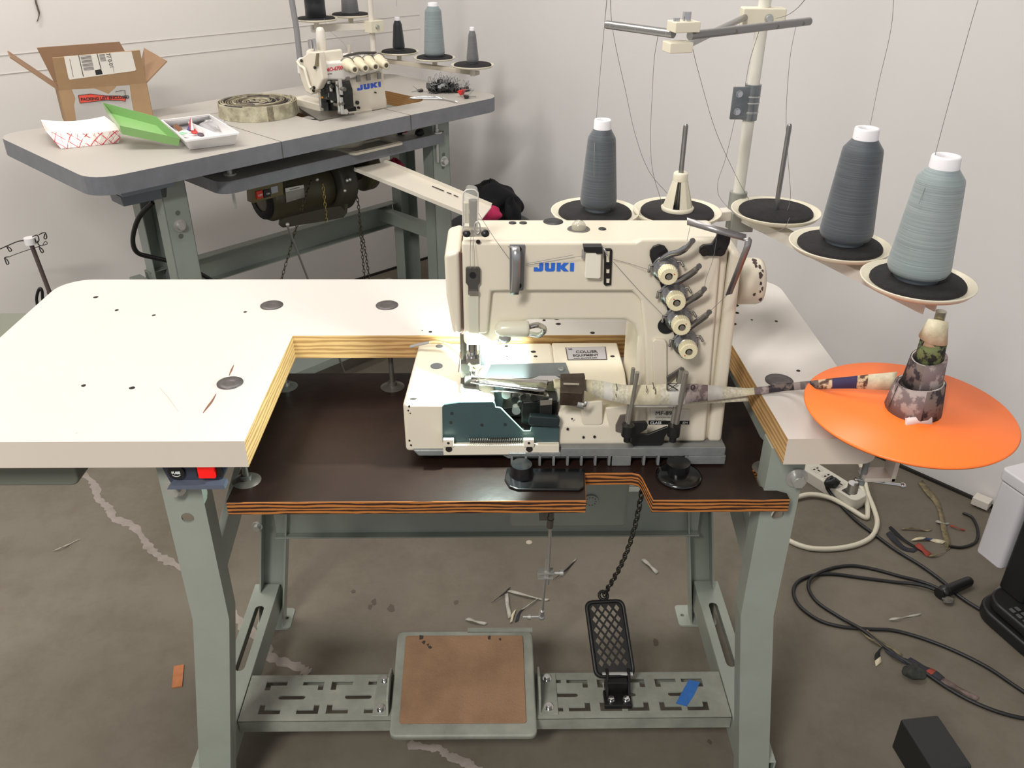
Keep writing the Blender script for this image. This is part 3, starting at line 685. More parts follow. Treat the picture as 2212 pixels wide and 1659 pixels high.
# take-up rods and clear cover
yc = YA+.012
def rodp(u, v0, v1, r, mt, nm):
    a_, c_ = P(u, v0, 'y', yc), P(u, v1, 'y', yc); return MB().cyl(V((c_.x, yc, a_.z)), V((c_.x, yc, c_.z)), r, n=20).build(nm, mt, sm)
rodp(1008, 437, 480, .0045, CREAM_DK, 'takeup_bush'); rodp(1008, 452, 460, .0052, CREAM_DK, 'takeup_collar'); rodp(1023, 432, 490, .0055, DSTEEL, 'needle_bar_rod')
CLEAR = mat('clear plastic', (225, 225, 218), .12, alpha=.28, coat=.8)
o = fprism(YA+.001, [(1001, 505), (1001, 425), (1004, 415), (1010, 411), (1024, 411), (1030, 416), (1033, 426), (1031, 505)], .024, 'takeup_cover', CLEAR, bevel=.003, seg=2)
rim = on(YA, [(1000, 505), (1000, 425), (1003, 415), (1009, 410), (1024, 410), (1030, 415), (1033, 426), (1030, 505)])
MB().tube([V((x, YA, z)) for x, z in rim], .0009, 6, sm=3).build('cover_rim', mat('milky rim', (205, 203, 196), .3), o)
o = fprism(YA-.010, [(997, 500), (1004, 495), (1050, 498), (1058, 504), (1056, 511), (1004, 513), (998, 509)], .012, 'cover_bracket', mat('smoky plastic', (170, 162, 148), .3, alpha=.7), bevel=.001)
for u in (1008, 1048): c = P(u, 504, 'y', YA-.010); MB().lathe([(0, .0015), (.0042, .0012), (.0048, 0)], c, (0, -1, .5), n=20).build('bracket_screw', BLACK, sm)
c = P(1031, 492, 'y', YA-.012); MB().tube([c+V((.0035*math.cos(k*PI/5), 0, .0075*math.sin(k*PI/5))) for k in range(10)], .001, 6, closed=True).build('thread_eyelet', STEEL, sm)
c = P(1033, 522, 'y', YA-.009); MB().cyl(c, c-V((0, .0008, 0)), .0027, n=16).build('panel_hole', HOLE, sm)
# thread plate and guard on the head
TG = mat('dark grey plate', (84, 82, 78), .4, .4)
o = fprism(YA-.013, [(1006, 580), (1009, 578), (1034, 578), (1037, 581), (1037, 611), (1032, 618), (1032, 637), (1012, 637), (1011, 618), (1006, 611)], .004, 'thread_plate', TG, bevel=.0006)
c = P(1021, 594, 'y', YA-.013); MB().cyl(c, c-V((0, .0012, 0)), .004, n=18).build('plate_screw', BLACK, o)
fprism(YA-.015, [(1011, 629), (1033, 629), (1033, 637), (1011, 637)], .003, 'thread_clip', CHROME, o)
fprism(YA-.012, [(1010, 640), (1034, 640), (1034, 722), (1013, 722)], .003, 'needle_bar_guard', mat('translucent guard', (224, 222, 205), .3, alpha=.6), bevel=.001)
o = fprism(YA-.011, [(1101, 529), (1133, 529), (1134, 531), (1131, 626), (1128, 628), (1101, 628)], .003, 'guide_backplate', mat('grey alloy plate', (128, 130, 132), .45, .5), bevel=.0005)
pts = [P(1107, 533, 'y', YA-.012), P(1113, 535, 'y', YA-.020), P(1115, 550, 'y', YA-.027), P(1115, 580, 'y', YA-.028), P(1114, 610, 'y', YA-.028), P(1111, 636, 'y', YA-.026)]
MB().ribbon(pts, (.0052, 0, 0), .0008, sm=4).build('curved_guard', mat('brushed alloy', (176, 178, 180), .3, .9), o)
for v in (538, 617): c = P(1121, v, 'y', YA-.011); MB().cyl(c, c-V((0, .0015, 0)), .0032, n=16).build('guard_screw', HOLE, o)
# blue maker name in block letters
BLUE = mat('blue print', (40, 104, 205), .5)
yl = YA-.0085
l0, l1 = P(1153, 586, 'y', yl), P(1240, 568, 'y', yl)
def logo(l0, U, W, ww, hh, par, mt):
    G = [[(0, 0), (3.0, 0), (3.6, .6), (3.6, 4), (2.1, 4), (2.1, 1.3), (1.5, 1.3), (1.5, 1.9), (0, 1.9)],
         [(4.3, 0.6), (4.9, 0), (7.6, 0), (8.2, .6), (8.2, 4), (6.7, 4), (6.7, 1.3), (5.8, 1.3), (5.8, 4), (4.3, 4)],
         [(8.9, 0), (10.4, 0), (10.4, 1.4), (11.6, 0), (13.6, 0), (11.9, 2.05), (13.5, 4), (11.6, 4), (10.4, 2.5), (10.4, 4), (8.9, 4)],
         [(14.1, 0), (15.6, 0), (15.6, 4), (14.1, 4)]]
    for g in G:
        MB().prism([(x/15.6*ww, y/4*hh) for x, y in g], -.0003, .0004, l0, U, W).build('logo_letter', mt, par)
logo(l0, (1, 0, 0), (0, 0, 1), l1.x-l0.x, l1.z-l0.z, sm, BLUE)
# thread guide blocks
o = fprism(YA-.017, [(1266, 546), (1299, 546), (1298, 600), (1294, 603), (1266, 602), (1263, 598)], .010, 'guide_block', mat('milky block', (228, 224, 208), .35), bevel=.0015)
fprism(YA-.020, [(1260, 533), (1301, 533), (1302, 549), (1288, 549), (1286, 545), (1262, 545)], .012, 'guide_cap', BLACK, o, bevel=.0008)
MB().box(P(1259, 548, 'y', YA-.014), (.003, .003, .012)).build('guide_clip', STEEL, o)
o = fprism(YA-.011, [(1306, 538), (1320, 538), (1323, 541), (1320, 616), (1308, 618), (1304, 614)], .004, 'slotted_plate', BLACK, bevel=.0005, label='black slotted plate')
for v0, v1, mt in ((543, 566, CREAM), (574, 590, CREAM), (602, 611, CREAM)): fprism(YA-.0115, [(1310, v0), (1317, v0), (1316, v1), (1310, v1)], .001, 'plate_slot', mt, o)
for v in (576, 596): c = P(1313, v, 'y', YA-.012); MB().cyl(c, c-V((0, .001, 0)), .003, n=14).build('plate_screw', HOLE, o)
MB().tube([P(1304, 536, 'y', YA-.018), P(1309, 545, 'y', YA-.022), P(1311, 552, 'y', YA-.02)], .0012, 6).build('guide_wire', CHROME, o)
# tension units on their black strip
yk = YA-.009
def pr(u0, v0, u1, v1, rpx, y):
    a_, c_ = P(u0, v0, 'y', y), P(u1, v1, 'y', y); r = rpx/1500; return slot(a_.x, a_.z, c_.x, c_.z, r)
b = MB(); b.prism(pr(1424, 548, 1482, 762, 13, yk), 0, -.002, (0, yk-.001, 0), (1, 0, 0), (0, 0, 1)); b.build('tension_strip', BLACK, sm, bevel=.0005)
b = MB(); b.prism(pr(1422, 545, 1430, 570, 17, yk), 0, -.004, (0, yk-.004, 0), (1, 0, 0), (0, 0, 1)); b.build('strip_boss', BLACK, sm, bevel=.001)
c = P(1440, 703, 'y', yk); MB().cyl(c, c-V((0, .001, 0)), .0115, n=24).build('access_hole', BLACKM, sm)
KN = mat('ribbed cream knob', (222, 213, 178), .45)
TD = mat('tension disc steel', (150, 150, 152), .25, .95)
lev = [[(1424, 582), (1430, 562), (1447, 550), (1466, 545), (1484, 534), (1496, 520)], [(1456, 615), (1472, 604), (1490, 593), (1503, 583), (1510, 575)],
       [(1470, 665), (1484, 652), (1500, 643), (1514, 633), (1521, 624)], [(1484, 712), (1499, 700), (1514, 690), (1526, 681), (1532, 674)]]
for i, (u, v) in enumerate(((1436, 578), (1453, 634), (1464, 686), (1479, 738))):
    c = P(u, v, 'y', yk-.002); ax = V((0, -1, 0))
    te = MB().lathe([(0, 0), (.0165, 0), (.0172, .0015), (.0165, .003), (.0145, .0035), (.0145, .0065), (.0165, .007), (.0158, .009), (.0138, .0095), (.0132, .017), (.011, .018)], c, ax, n=36).build('tension_disc', TD, sm)
    kb = MB(); n = 48; prof = [(.0100, .0), (.0116, .001), (.0112, .012), (.0100, .0135), (.0048, .0135), (.0048, .010)]
    vs = []; cc = c+ax*.016
    for r, h in prof:
        for k in range(n):
            rr = r*(1+(.035 if (k % 2 and r > .0095) else 0)); vs.append(cc+ax*h+V((rr*math.cos(2*PI*k/n), 0, rr*math.sin(2*PI*k/n))))
    kb.add(vs, [(j*n+k, j*n+(k+1) % n, (j+1)*n+(k+1) % n, (j+1)*n+k) for j in range(len(prof)-1) for k in range(n)])
    kb.build('tension_knob', KN, te)
    MB().cyl(cc+ax*.004, cc+ax*.0140, .0034, n=20).build('tension_stud', CHROME, te)
    a_ = [.5, 2.2, .9, 4.0][i]; p = cc+ax*.0136+V((.0072*math.cos(a_), 0, .0065*math.sin(a_))); MB().cyl(p, p+ax*.0003, .0008, n=8).build('red_dot', mat('red dot', (190, 50, 40), .5), te)
    pts = [P(a, b_, 'y', yk-.008-.0035*j) for j, (a, b_) in enumerate(lev[i])]
    MB().ribbon(pts, lambda t: V((-.0026, .0, .0032)) if t < .8 else V((-.0020, 0, .0026)), .0009, sm=4).cyl(pts[-1]+V((0, .001, 0)), pts[-1]-V((0, .001, 0)), .0034, n=16).cyl(pts[-1], pts[-1]-V((0, .0016, 0)), .0016, n=10).build('thread_lever', mat('dark chrome', (165, 165, 167), .2, .95), sm)
    g = c+V((-.0195, -.004, .004)); MB().tube([c+V((-.012, -.003, .005)), g, g+V((-.001, -.003, -.006))], .0015, 6).ball(g+V((-.001, -.003, -.006)), .002).build('thread_hook', DSTEEL, te)
    g = c+V((.018, -.004, .010)); MB().tube([c+V((.012, -.003, .008)), g, g+V((.003, -.003, -.005))], .0015, 6).ball(g+V((.003, -.003, -.005)), .0018).build('thread_hook', DSTEEL, te)
# top right wire guide
o = fprism(YA-.014, [(1512, 536), (1519, 530), (1538, 528), (1548, 512), (1553, 495), (1581, 498), (1577, 525), (1566, 550), (1560, 554), (1518, 553), (1511, 547)], .005, 'guide_bracket', BLACK, bevel=.001)
for u in (1521, 1556): c = P(u, 545, 'y', YA-.014); MB().cyl(c, c-V((0, .002, 0)), .0046, n=18).build('bracket_screw', HOLE, o)
g = [P(1484, 478, 'y', YA-.02), P(1550, 497, 'y', YA-.03), P(1612, 514, 'y', YA-.04), P(1617, 520, 'y', YA-.042), P(1614, 534, 'y', YA-.042), P(1574, 636, 'y', YA-.042)]
MB().ribbon(g[:3], lambda t: V((0, .002, .0038)), .0008).ribbon(g[2:], lambda t: V((.0040, 0, .001)), .0008).build('wire_guide_bar', mat('guide bar steel', (160, 156, 156), .35, .8), o)
# column details
fprism(YA-.013, [(1410, 738), (1416, 733), (1436, 735), (1441, 741), (1441, 845), (1412, 845)], .008, 'column_cover', CREAM, bevel=.0015)
o = fprism(YA-.016, [(1440, 815), (1441, 828), (1462, 808), (1461, 826), (1474, 826), (1478, 796), (1472, 794)], .003, 'lever_plate', DSTEEL, bevel=.0005)
fprism(YB-.001, [(1330, 920), (1340, 898), (1355, 896), (1360, 905), (1354, 930), (1344, 936), (1330, 932)], .003, 'side_plate', mat('brown grey disc', (120, 110, 104), .5, .4))
o = fprism(YB-.007, [(1364, 938), (1399, 939), (1442, 922), (1445, 930), (1436, 945), (1434, 958), (1426, 965), (1370, 965), (1363, 957)], .004, 'tape_bracket', BLACK, bevel=.001)
o2_ = fprism(YB-.020, [(1345, 914), (1395, 911), (1400, 918), (1397, 928), (1380, 938), (1345, 938)], .004, 'bracket_arm', BLACK, o, bevel=.001)
for u, w_ in ((1357, 12), (1457, 13)):
    a_, c_ = P(u, 918, 'y', YB-.026), P(u-1, 940, 'y', YB-.026); d_ = P(u-2, 953, 'y', YB-.026)
    MB().cyl(V((a_.x, a_.y, a_.z)), V((a_.x, a_.y, c_.z)), .0085, n=22).cyl(V((a_.x, a_.y, c_.z)), V((a_.x, a_.y, d_.z)), .005, n=6).build('post_socket', BLACK, o)
for (u0, v0), (u1, v1), y0_, y1_, r_ in (((1368, 795), (1354, 915), YB-.016, YB-.018, .0026), ((1377, 804), (1358, 914), YB-.040, YB-.028, .0028), ((1473, 798), (1453, 915), YB-.018, YB-.02, .0034), ((1482, 804), (1461, 914), YB-.040, YB-.028, .0036)):
    MB().cyl(P(u0, v0, 'y', y0_), P(u1, v1, 'y', y1_), r_, n=16).build('guide_post', mat('post steel', (170, 166, 160), .3, .75), o)
# labels on the column
pz = YA-.0085
yd = YB+.0006
LD = mat('dark print', (50, 46, 46), .6); LG = mat('grey print', (150, 146, 140), .6)
def tx(s, u, v, hpx, y, mt, nm='lettering', bold=0):
    p = P(u, v, 'y', y-.0012); text(s, p, (1, 0, 0), (0, 0, 1), hpx/1500, mt, sm, nm, .0002, bold=bold)
# the column front sits at the panel face
PF = YA-.0085
fprism(PF-.0006, [(1405, 882), (1490, 884), (1488, 910), (1404, 908)], .0008, 'model_plate', mat('model plate', (206, 202, 190), .4), label='pale model plate')
tx('MF-890', 1415, 897, 9.5, PF-.001, LD)
tx('CORPORATION', 1416, 903, 3.2, PF-.001, LG)
tx('Made in Japan', 1414, 909, 3, PF-.001, LG)
fprism(PF-.0006, [(1401, 909), (1489, 909), (1489, 917), (1401, 917)], .0008, 'name_strip', BLACK, label='black name strip')
tx('CLASS', 1404, 916, 6, PF-.001, LETW); tx('EM', 1474, 916, 6, PF-.001, LETW)
c = P(1448, 871, 'y', PF-.0003); MB().cyl(c+V((0, .001, 0)), c-V((0, .0006, 0)), .0072, n=28).build('round_badge', mat('badge grey', (178, 168, 166), .5), sm)
tx('N', 1441.5, 877, 12, PF-.0008, mat('maroon print', (110, 26, 40), .5), bold=.0005)
# dealer sticker on the bed
zz = BT+.0003; cs = [P(*p, 'z', zz) for p in ((1221, 751), (1308, 749), (1312, 777), (1226, 778))]
stx = lambda mt, k, z: MB().prism([(c_.x+(cs[0].x+cs[2].x-2*c_.x)/2*k, c_.y+(cs[0].y+cs[2].y-2*c_.y)/2*k) for c_ in cs], z, z+.0004, (0, 0, 0), (1, 0, 0), (0, 1, 0)).build('dealer_sticker', mt, sm)
stx(mat('sticker border', (70, 68, 70), .5), 0, zz); stx(mat('sticker silver', (186, 184, 186), .35, .3), .05, zz+.0002)
S1 = (cs[1]-cs[0]).normalized(); S2 = V((0, 0, 1)).cross(S1)
def ts(s, fx, fy, h, bold=0, vs=2.0):
    p = cs[3].lerp(cs[2], fx).lerp(cs[0].lerp(cs[1], fx), fy); p.z = zz+.0009
    text(s, p, S1, S2, h, LD, sm, depth=.0002, bold=bold, vs=vs)
sh_ = (cs[0]-cs[3]).length
sw_ = (cs[1]-cs[0]).length; ts('NC', .07, .76, sw_*.045); ts('COLLIER', .24, .50, sw_*.098, .0001, 1.35); ts('EQUIPMENT', .15, .24, sw_*.082, .0001, 1.3); ts('www.sewtraid.com', .16, .06, sw_*.052, 0, 1.4)
# needle head, presser foot
nb = V((P(1021, 722, 'y', YA+.03).x, YA+.03, 0)); zh = P(1021, 722, 'y', YA-.004).z
b = MB(); b.cyl((nb.x, nb.y, .79), (nb.x, nb.y, zh+.01), .006, n=20); b.cyl((nb.x, nb.y, .785), (nb.x, nb.y, .80), .0095, n=20).box((nb.x, nb.y-.006, .792), (.018, .012, .008))
b.build('needle_clamp', CHROME, sm)
b = MB()
for dx in (-.003, .003): b.cyl((nb.x+dx, nb.y-.002, .752), (nb.x+dx, nb.y-.002, .787), .0007, n=8)
b.build('needle', CHROME, sm)
MB().tube([(nb.x-.006, nb.y-.012, .789), (nb.x+.004, nb.y-.014, .781), (nb.x+.012, nb.y-.012, .785), (nb.x+.016, nb.y-.012, .776)], .0016, 6, sm=3).build('thread_hook', mat('brass tint', (190, 186, 140), .3, .8), sm)
b = MB(); b.cyl((nb.x-.013, nb.y+.012, .758), (nb.x-.013, nb.y+.012, zh+.01), .0045, n=16).box((nb.x-.011, nb.y+.006, .772), (.012, .016, .022)).mm((nb.x-.018, nb.y-.024, .7515), (nb.x+.008, nb.y+.016, .7545)).mm((nb.x-.012, nb.y-.01, .754), (nb.x+.004, nb.y+.012, .765))
b.build('presser_foot', DSTEEL, sm, bevel=.0008)
fprism(YA+.004, [(1035, 712), (1040, 704), (1074, 703), (1060, 709), (1051, 711), (1050, 745), (1048, 790), (1038, 790), (1038, 768), (1035, 765)], .012, 'foot_lifter', BLACK, bevel=.001)
c = P(1045, 800, 'z', BT+.012); MB().cyl(c+V((-.004, 0, -.010)), c+V((.006, .004, .008)), .0055, .004, n=16).build('side_screw', STEEL, sm)
# throat plate and slide plate
pl = [P(*p, 'z', BT+.0015) for p in ((1048, 787), (1222, 783), (1230, 805), (1225, 812), (1048, 818))]
MB().prism([(p.x, p.y) for p in pl], BT, BT+.0015, (0, 0, 0), (1, 0, 0), (0, 1, 0)).build('slide_plate', mat('slide plate', (126, 132, 134), .35, .7), sm, bevel=.0004)
c = P(1213, 797, 'z', BT+.0015); MB().lathe([(0, .001), (.002, .001), (.0045, .003), (.0055, .0)], c, n=18).build('slide_screw', ALU, sm)
# tape folder
za = BT+.016
f0, f1 = P(1018, 822, 'z', za), P(1182, 835, 'z', za)
dr = (f1-f0).normalized(); sd = V((-dr.y, dr.x, 0))
b = MB(); vs = []; n = 12; secs = []
for i in range(9):
    t = i/8; p = f0.lerp(f1, t); w_ = .006+.008*t; h_ = .004+.002*t
    ring = [p+sd*(w_*math.cos(a_))+V((0, 0, h_*math.sin(a_))) for a_ in [math.radians(-40+k*260/(n-1)) for k in range(n)]]
    ring2 = [p+sd*((w_-.0008)*math.cos(a_))+V((0, 0, (h_-.0008)*math.sin(a_))) for a_ in [math.radians(-40+k*260/(n-1)) for k in range(n)]]
    vs += ring+ring2[::-1]
m2 = 2*n
b.add(vs, [(i*m2+k, i*m2+(k+1) % m2, (i+1)*m2+(k+1) % m2, (i+1)*m2+k) for i in range(8) for k in range(m2)]+[tuple(range(m2))[::-1], tuple(range(8*m2, 9*m2))], 0, True)
FO = b.build('tape_folder', mat('polished folder', (178, 176, 172), .14, 1.0), sm)
pl = [P(*p, 'z', BT+.010) for p in ((1040, 812), (1150, 812), (1165, 806), (1200, 806), (1212, 812), (1180, 820), (1045, 824))]
MB().prism([(p.x, p.y) for p in pl], BT+.004, BT+.006, (0, 0, 0), (1, 0, 0), (0, 1, 0)).build('folder_plate', CHROME, FO, bevel=.0004)
pl = [P(*p, 'z', za) for p in ((1150, 822), (1176, 824), (1186, 849), (1140, 842), (1060, 838))]
MB().prism([(p.x, p.y) for p in pl], za-.006, za-.005, (0, 0, 0), (1, 0, 0), (0, 1, 0)).build('folder_tray', CHROME, FO)
# mechanism under the folder
lz = .70
MECH = mat('oily mechanism', (58, 60, 58), .35, .7, noise=(60, .5))
fprism(YB+.045, [(1068, 842), (1090, 842), (1086, 884), (1066, 880)], .03, 'mechanism_block', mat('pale alloy', (120, 140, 142), .4, .7), bevel=.001)
fprism(YB+.010, [(1128, 870), (1168, 866), (1206, 868), (1206, 900), (1188, 902), (1148, 905), (1146, 922), (1126, 915)], .03, 'mechanism_block', MECH, bevel=.002)
fprism(YB+.03, [(1085, 882), (1130, 878), (1130, 900), (1100, 900)], .03, 'mechanism_block', MECH, bevel=.001)
fprism(YB-.002, [(1166, 865), (1193, 862), (1191, 902), (1166, 898)], .006, 'mechanism_strap', BLACK, bevel=.001)
o = fprism(YB-.004, [(1167, 865), (1193, 863), (1192, 874), (1167, 876)], .003, 'strap_highlight', CHROME)
for u, v, r, y in ((1093, 846, .006, .13), (1112, 856, .005, .13), (1130, 850, .004, .12), (1123, 865, .0035, .12), (1115, 880, .006, .14), (1152, 852, .005, .12)):
    c = P(u, v, 'y', y); MB().cyl(c, c-V((0, .01, 0)), r, n=14).build('mechanism_screw', STEEL if r > .005 else MECH, sm)
g = [P(1205, 862, 'y', YB-.004), P(1230, 868, 'y', YB-.012), P(1262, 878, 'y', YB-.02)]
MB().ribbon(g, (.0005, 0, .0042), .0008).ribbon([g[2], g[2]+V((.002, -.001, .008))], (.002, 0, 0), .0008).build('edge_guide', STEEL, sm)
# needle lamp
la = P(1086, 711, 'y', YA-.0115); lb = P(1142, 710, 'y', YA-.0115)
b = MB(); rr = .0105
prof = [(0.0001, -rr), (rr*.6, -rr*.85), (rr*.92, -rr*.4), (rr, 0), (rr, (lb-la).length*.9), (rr*.9, (lb-la).length), (rr*.55, (lb-la).length+.001)]
b.lathe(prof, la, lb-la, n=28); LH = b.build('lamp_head', mat('milky lamp shell', (215, 212, 192), .25, coat=.6), sm)
b = MB(); cp = [P(1143, 706, 'y', YA-.010), P(1160, 702, 'y', YA-.004), P(1174, 708, 'y', YA+.010), P(1175, 716, 'y', YA+.012), P(1165, 724, 'y', YA+.016), P(1148, 722, 'y', YA+.02), P(1135, 718, 'y', YA+.024)]
sp = smooth_path(cp, 12)
b.tube(sp, lambda t: .0036+.0003*math.cos(t*PI*60), 10); b.build('gooseneck', CHROME, sm)
MB().lathe([(0, .0), (.008, .0), (.008, .002), (.003, .003), (0, .003)], P(1090, 730, 'y', YA-.016), (0, -1, -.3), n=24).build('lamp_bolt', STEEL, sm)
MB().box(P(1072, 732, 'y', YA+.018), (.010, .006, .020), M=Matrix.Rotation(.5, 3, 'Y')).build('lamp_clip', DSTEEL, sm)
bp = V((.744, .110, .826))
MB().ball(bp, .0028).build('lamp_bulb', mat('led bulb', (235, 255, 245), .3, emit=30), LH)
ld = bpy.data.lights.new('needle_lamp_light', 'SPOT'); ld.spot_size = math.radians(150); ld.spot_blend = .15; ld.energy = 7; ld.color = (.80, 1, .93); ld.shadow_soft_size = .004
lo = bpy.data.objects.new('needle_lamp_light', ld); COL.objects.link(lo); lo.location = bp+V((-.002, -.001, -.007))
tgt = lo.location+V((-.7, .26, -.6)); lo.rotation_euler = (tgt-lo.location).to_track_quat('-Z', 'Y').to_euler()
# loose thread tail strip lying on the bed
g = [P(885, 749, 'z', BT+.003), P(915, 742, 'z', BT+.010), P(945, 738, 'z', BT+.014), P(975, 745, 'z', BT+.014), P(1000, 762, 'z', BT+.012), P(1006, 775, 'z', BT+.008)]
tag(MB().ribbon(g, lambda t: V((0, .0045*(1-.6*t), 0)), .0005, mfun=lambda t: 0 if t < .25 else 1, sm=5).build('tape_offcut', [mat('grey fray', (140, 138, 134), .9), mat('cream tape', (205, 196, 150), .8)]), 'narrow cream binding tail lying on the machine bed left of the needle', 'tape')
# ------------------------------------------------------------------ thread stand of the main machine
IV = mat('ivory plastic', (226, 219, 198), .4, noise=(15, .06)); IVM = mat('ivory painted metal', (216, 210, 200), .4); PINM = mat('pin steel', (150, 150, 150), .3, .9)
zs = .925
pb_ = P(1590, 440, 'z', zs+.03); PXY = (P(1588, 470, 'y', .43).x, .43)
ts_ = thing('thread_stand', 'tall cream thread stand with five spool trays behind the large sewing machine', 'thread stand', (PXY[0], PXY[1], H))
MB().cyl((PXY[0], PXY[1], H), (PXY[0], PXY[1], 1.62), .0088, n=24).build('stand_pole', mat('white pole paint', (222, 219, 208), .35), ts_)
MB().lathe([(0, .03), (.016, .03), (.017, .004), (.034, .003), (.035, 0)], (PXY[0], PXY[1], H), n=28).build('pole_base', ALU, ts_)
MB().cyl((PXY[0], PXY[1], zs-.045), (PXY[0], PXY[1], zs+.012), .0135, n=24).box((PXY[0]+.006, PXY[1]-.01, zs-.03), (.035, .03, .03)).build('rail_clamp', mat('grey clamp casting', (150, 152, 146), .5, .4), ts_, bevel=.001)
def tray(u, v, dia, mk, holder=False, pin=0, z=None, tilt=0, parent=None):
    z = zs if z is None else z
    c = P(u, v, 'z', z); r = dia/2
    o = MB().lathe([(0, -.006), (r*.5, -.006), (r*.93, -.002), (r, .004), (r*1.0, .0055), (r*.97, .005), (r*.90, .001), (0, .001)], c, n=48).build('spool_tray', IV, parent)
    MB().lathe([(0, .006), (r*.80, .006), (r*.825, .004), (r*.83, .001)], c, n=48).build('felt_pad', FELT, o)
    if pin: MB().cyl(c, c+V((0, 0, pin)), .0036, n=14).ball(c+V((0, 0, pin)), .0036, 10).build('spool_pin', PINM, o)
    if holder:
        b = MB()
        for k in range(4):
            a_ = k*PI/2+.5; d0, d1 = a_-.55, a_+.55
            vs = []
            for rr, h in ((.0235, .006), (.0235-.0018, .006), (.0105, .052), (.0087, .052)):
                for a2 in (d0, a_, d1): vs.append(c+V((rr*math.cos(a2), rr*math.sin(a2), h)))
            b.add(vs, [(0, 1, 7, 6), (1, 2, 8, 7), (3, 9, 10, 4), (4, 10, 11, 5), (0, 6, 9, 3), (2, 5, 11, 8), (0, 3, 4, 1), (1, 4, 5, 2)], 0)
        b.lathe([(.0235, .006), (.0245, .010), (.0215, .012)], c, n=28).lathe([(.0108, .050), (.0108, .060), (.0095, .062), (.004, .062)], c, n=28)
        b.build('cone_holder', IV, o)
    return c, o
D_ = .131
T1, _ = tray(1285, 462, D_, 1, parent=ts_); T2, _ = tray(1462, 461, D_, 1, holder=True, pin=.128, parent=ts_); T3, _ = tray(1675, 460, D_, 1, pin=.128, parent=ts_)
T4, _ = tray(1813, 533, D_*1.02, 1, parent=ts_); T5, _ = tray(1981, 611, D_*1.03, 1, parent=ts_)
# rails
def rail(a_, c_, nm='stand_rail'):
    a_ = V((a_.x, a_.y, zs-.016)); c_ = V((c_.x, c_.y, zs-.016))
    b = MB(); b.bar(a_, c_, .020, .003); d = (c_-a_).normalized(); s_ = V((-d.y, d.x, 0))*.010
    b.bar(a_+s_-V((0, 0, .006)), c_+s_-V((0, 0, .006)), .002, .014).bar(a_-s_-V((0, 0, .006)), c_-s_-V((0, 0, .006)), .002, .014)
    return b.build(nm, IVM, ts_)
pole3 = V((PXY[0], PXY[1]-.005, zs))
e5 = P(2012, 655, 'z', zs-.016); rail(pole3+V((.012, -.012, 0)), e5); rail(pole3+V((-.012, 0, 0)), T1+V((-.03, .0, 0)))
for t in (T1, T2, T3, T4, T5): MB().cyl(t-V((0, 0, .016)), t-V((0, 0, .004)), .009, n=14).build('tray_stem', IVM, ts_)
# joint sleeve on the pole
z0, z1 = P(1610, 258, 'y', .43).z, P(1625, 182, 'y', .43).z; SLV = mat('galvanised sleeve', (150, 155, 158), .35, .85, noise=(40, .3))
b = MB().cyl((PXY[0], PXY[1], z0), (PXY[0], PXY[1], z1), .0118, n=28); b.mm((PXY[0]-.031, PXY[1]-.010, z0+.002), (PXY[0]-.005, PXY[1]-.006, z1-.002))
SL = b.build('joint_sleeve', SLV, ts_, bevel=.001)
for f in (.22, .48, .66, .2): MB().cyl((PXY[0], PXY[1], z0+(z1-z0)*f), (PXY[0], PXY[1], z0+(z1-z0)*f+.0018), .0126, n=28).build('sleeve_ridge', STEEL, SL)
for f in (.27, .77): MB().hexbolt((PXY[0]-.022, PXY[1]-.010, z0+(z1-z0)*f), (0, -1, 0), .0042, .006, washer=1.2).build('sleeve_screw', CHROME, SL)
# upper guide clamp and arms
zc = P(1643, 35, 'y', .43).z
ck = MB(); ck.box((PXY[0]-.002, PXY[1]-.004, zc), (.060, .026, .024), rz=-.05); CK = ck.build('guide_clamp', IV, ts_, bevel=.002)
c = P(1661, 40, 'y', .412); MB().hexbolt(c, (0, -1, 0), .005, .004, washer=1.2).build('clamp_bolt', STEEL, CK)
ra = P(1612, 36, 'z', zc); rb = P(1480, 99, 'z', zc)
MB().cyl(ra, rb, .0042, n=18).build('guide_arm', PINM, ts_)
rg = P(1486, 73, 'z', zc)
rg = V((rb.x+.004, rb.y+.006, zc+.011))
g1 = P(1311, 53, 'z', zc+.012); g1b = P(1455, 73, 'z', zc+.012); g2 = P(1748, 46, 'z', zc+.012); g2b = P(1490, 77, 'z', zc+.012)
MB().cyl(g1, g1b, .0048, n=18).build('guide_bar', PINM, ts_); MB().cyl(g2b, g2, .0048, n=18).build('guide_bar', PINM, ts_)
gm = (g1b+g2b)/2
b = MB().box(gm+V((.001, -.001, .009)), (.030, .024, .011), rz=.25).box(gm+V((-.004, -.004, -.012)), (.028, .022, .011), rz=.25)
GC = b.build('bar_clamp', IV, ts_, bevel=.001)
MB().cyl(gm+V((.004, 0, .014)), gm+V((.004, 0, .024)), .0048, n=18).build('clamp_screw', CHROME, GC); MB().cyl(gm+V((-.008, -.004, .014)), gm+V((-.008, -.004, .018)), .0036, n=14).build('clamp_screw', CHROME, GC)
for t in (.06, .45, .9): c = g1.lerp(g1b, t); MB().cyl(c-V((0, .0056, 0)), c, .0022, n=10).build('guide_eye', CHROME, ts_)
for t in (.35, .7, .93): c = g2b.lerp(g2, t); MB().cyl(c-V((0, .0056, .001)), c, .0026, n=10).build('guide_eye', CHROME, ts_)
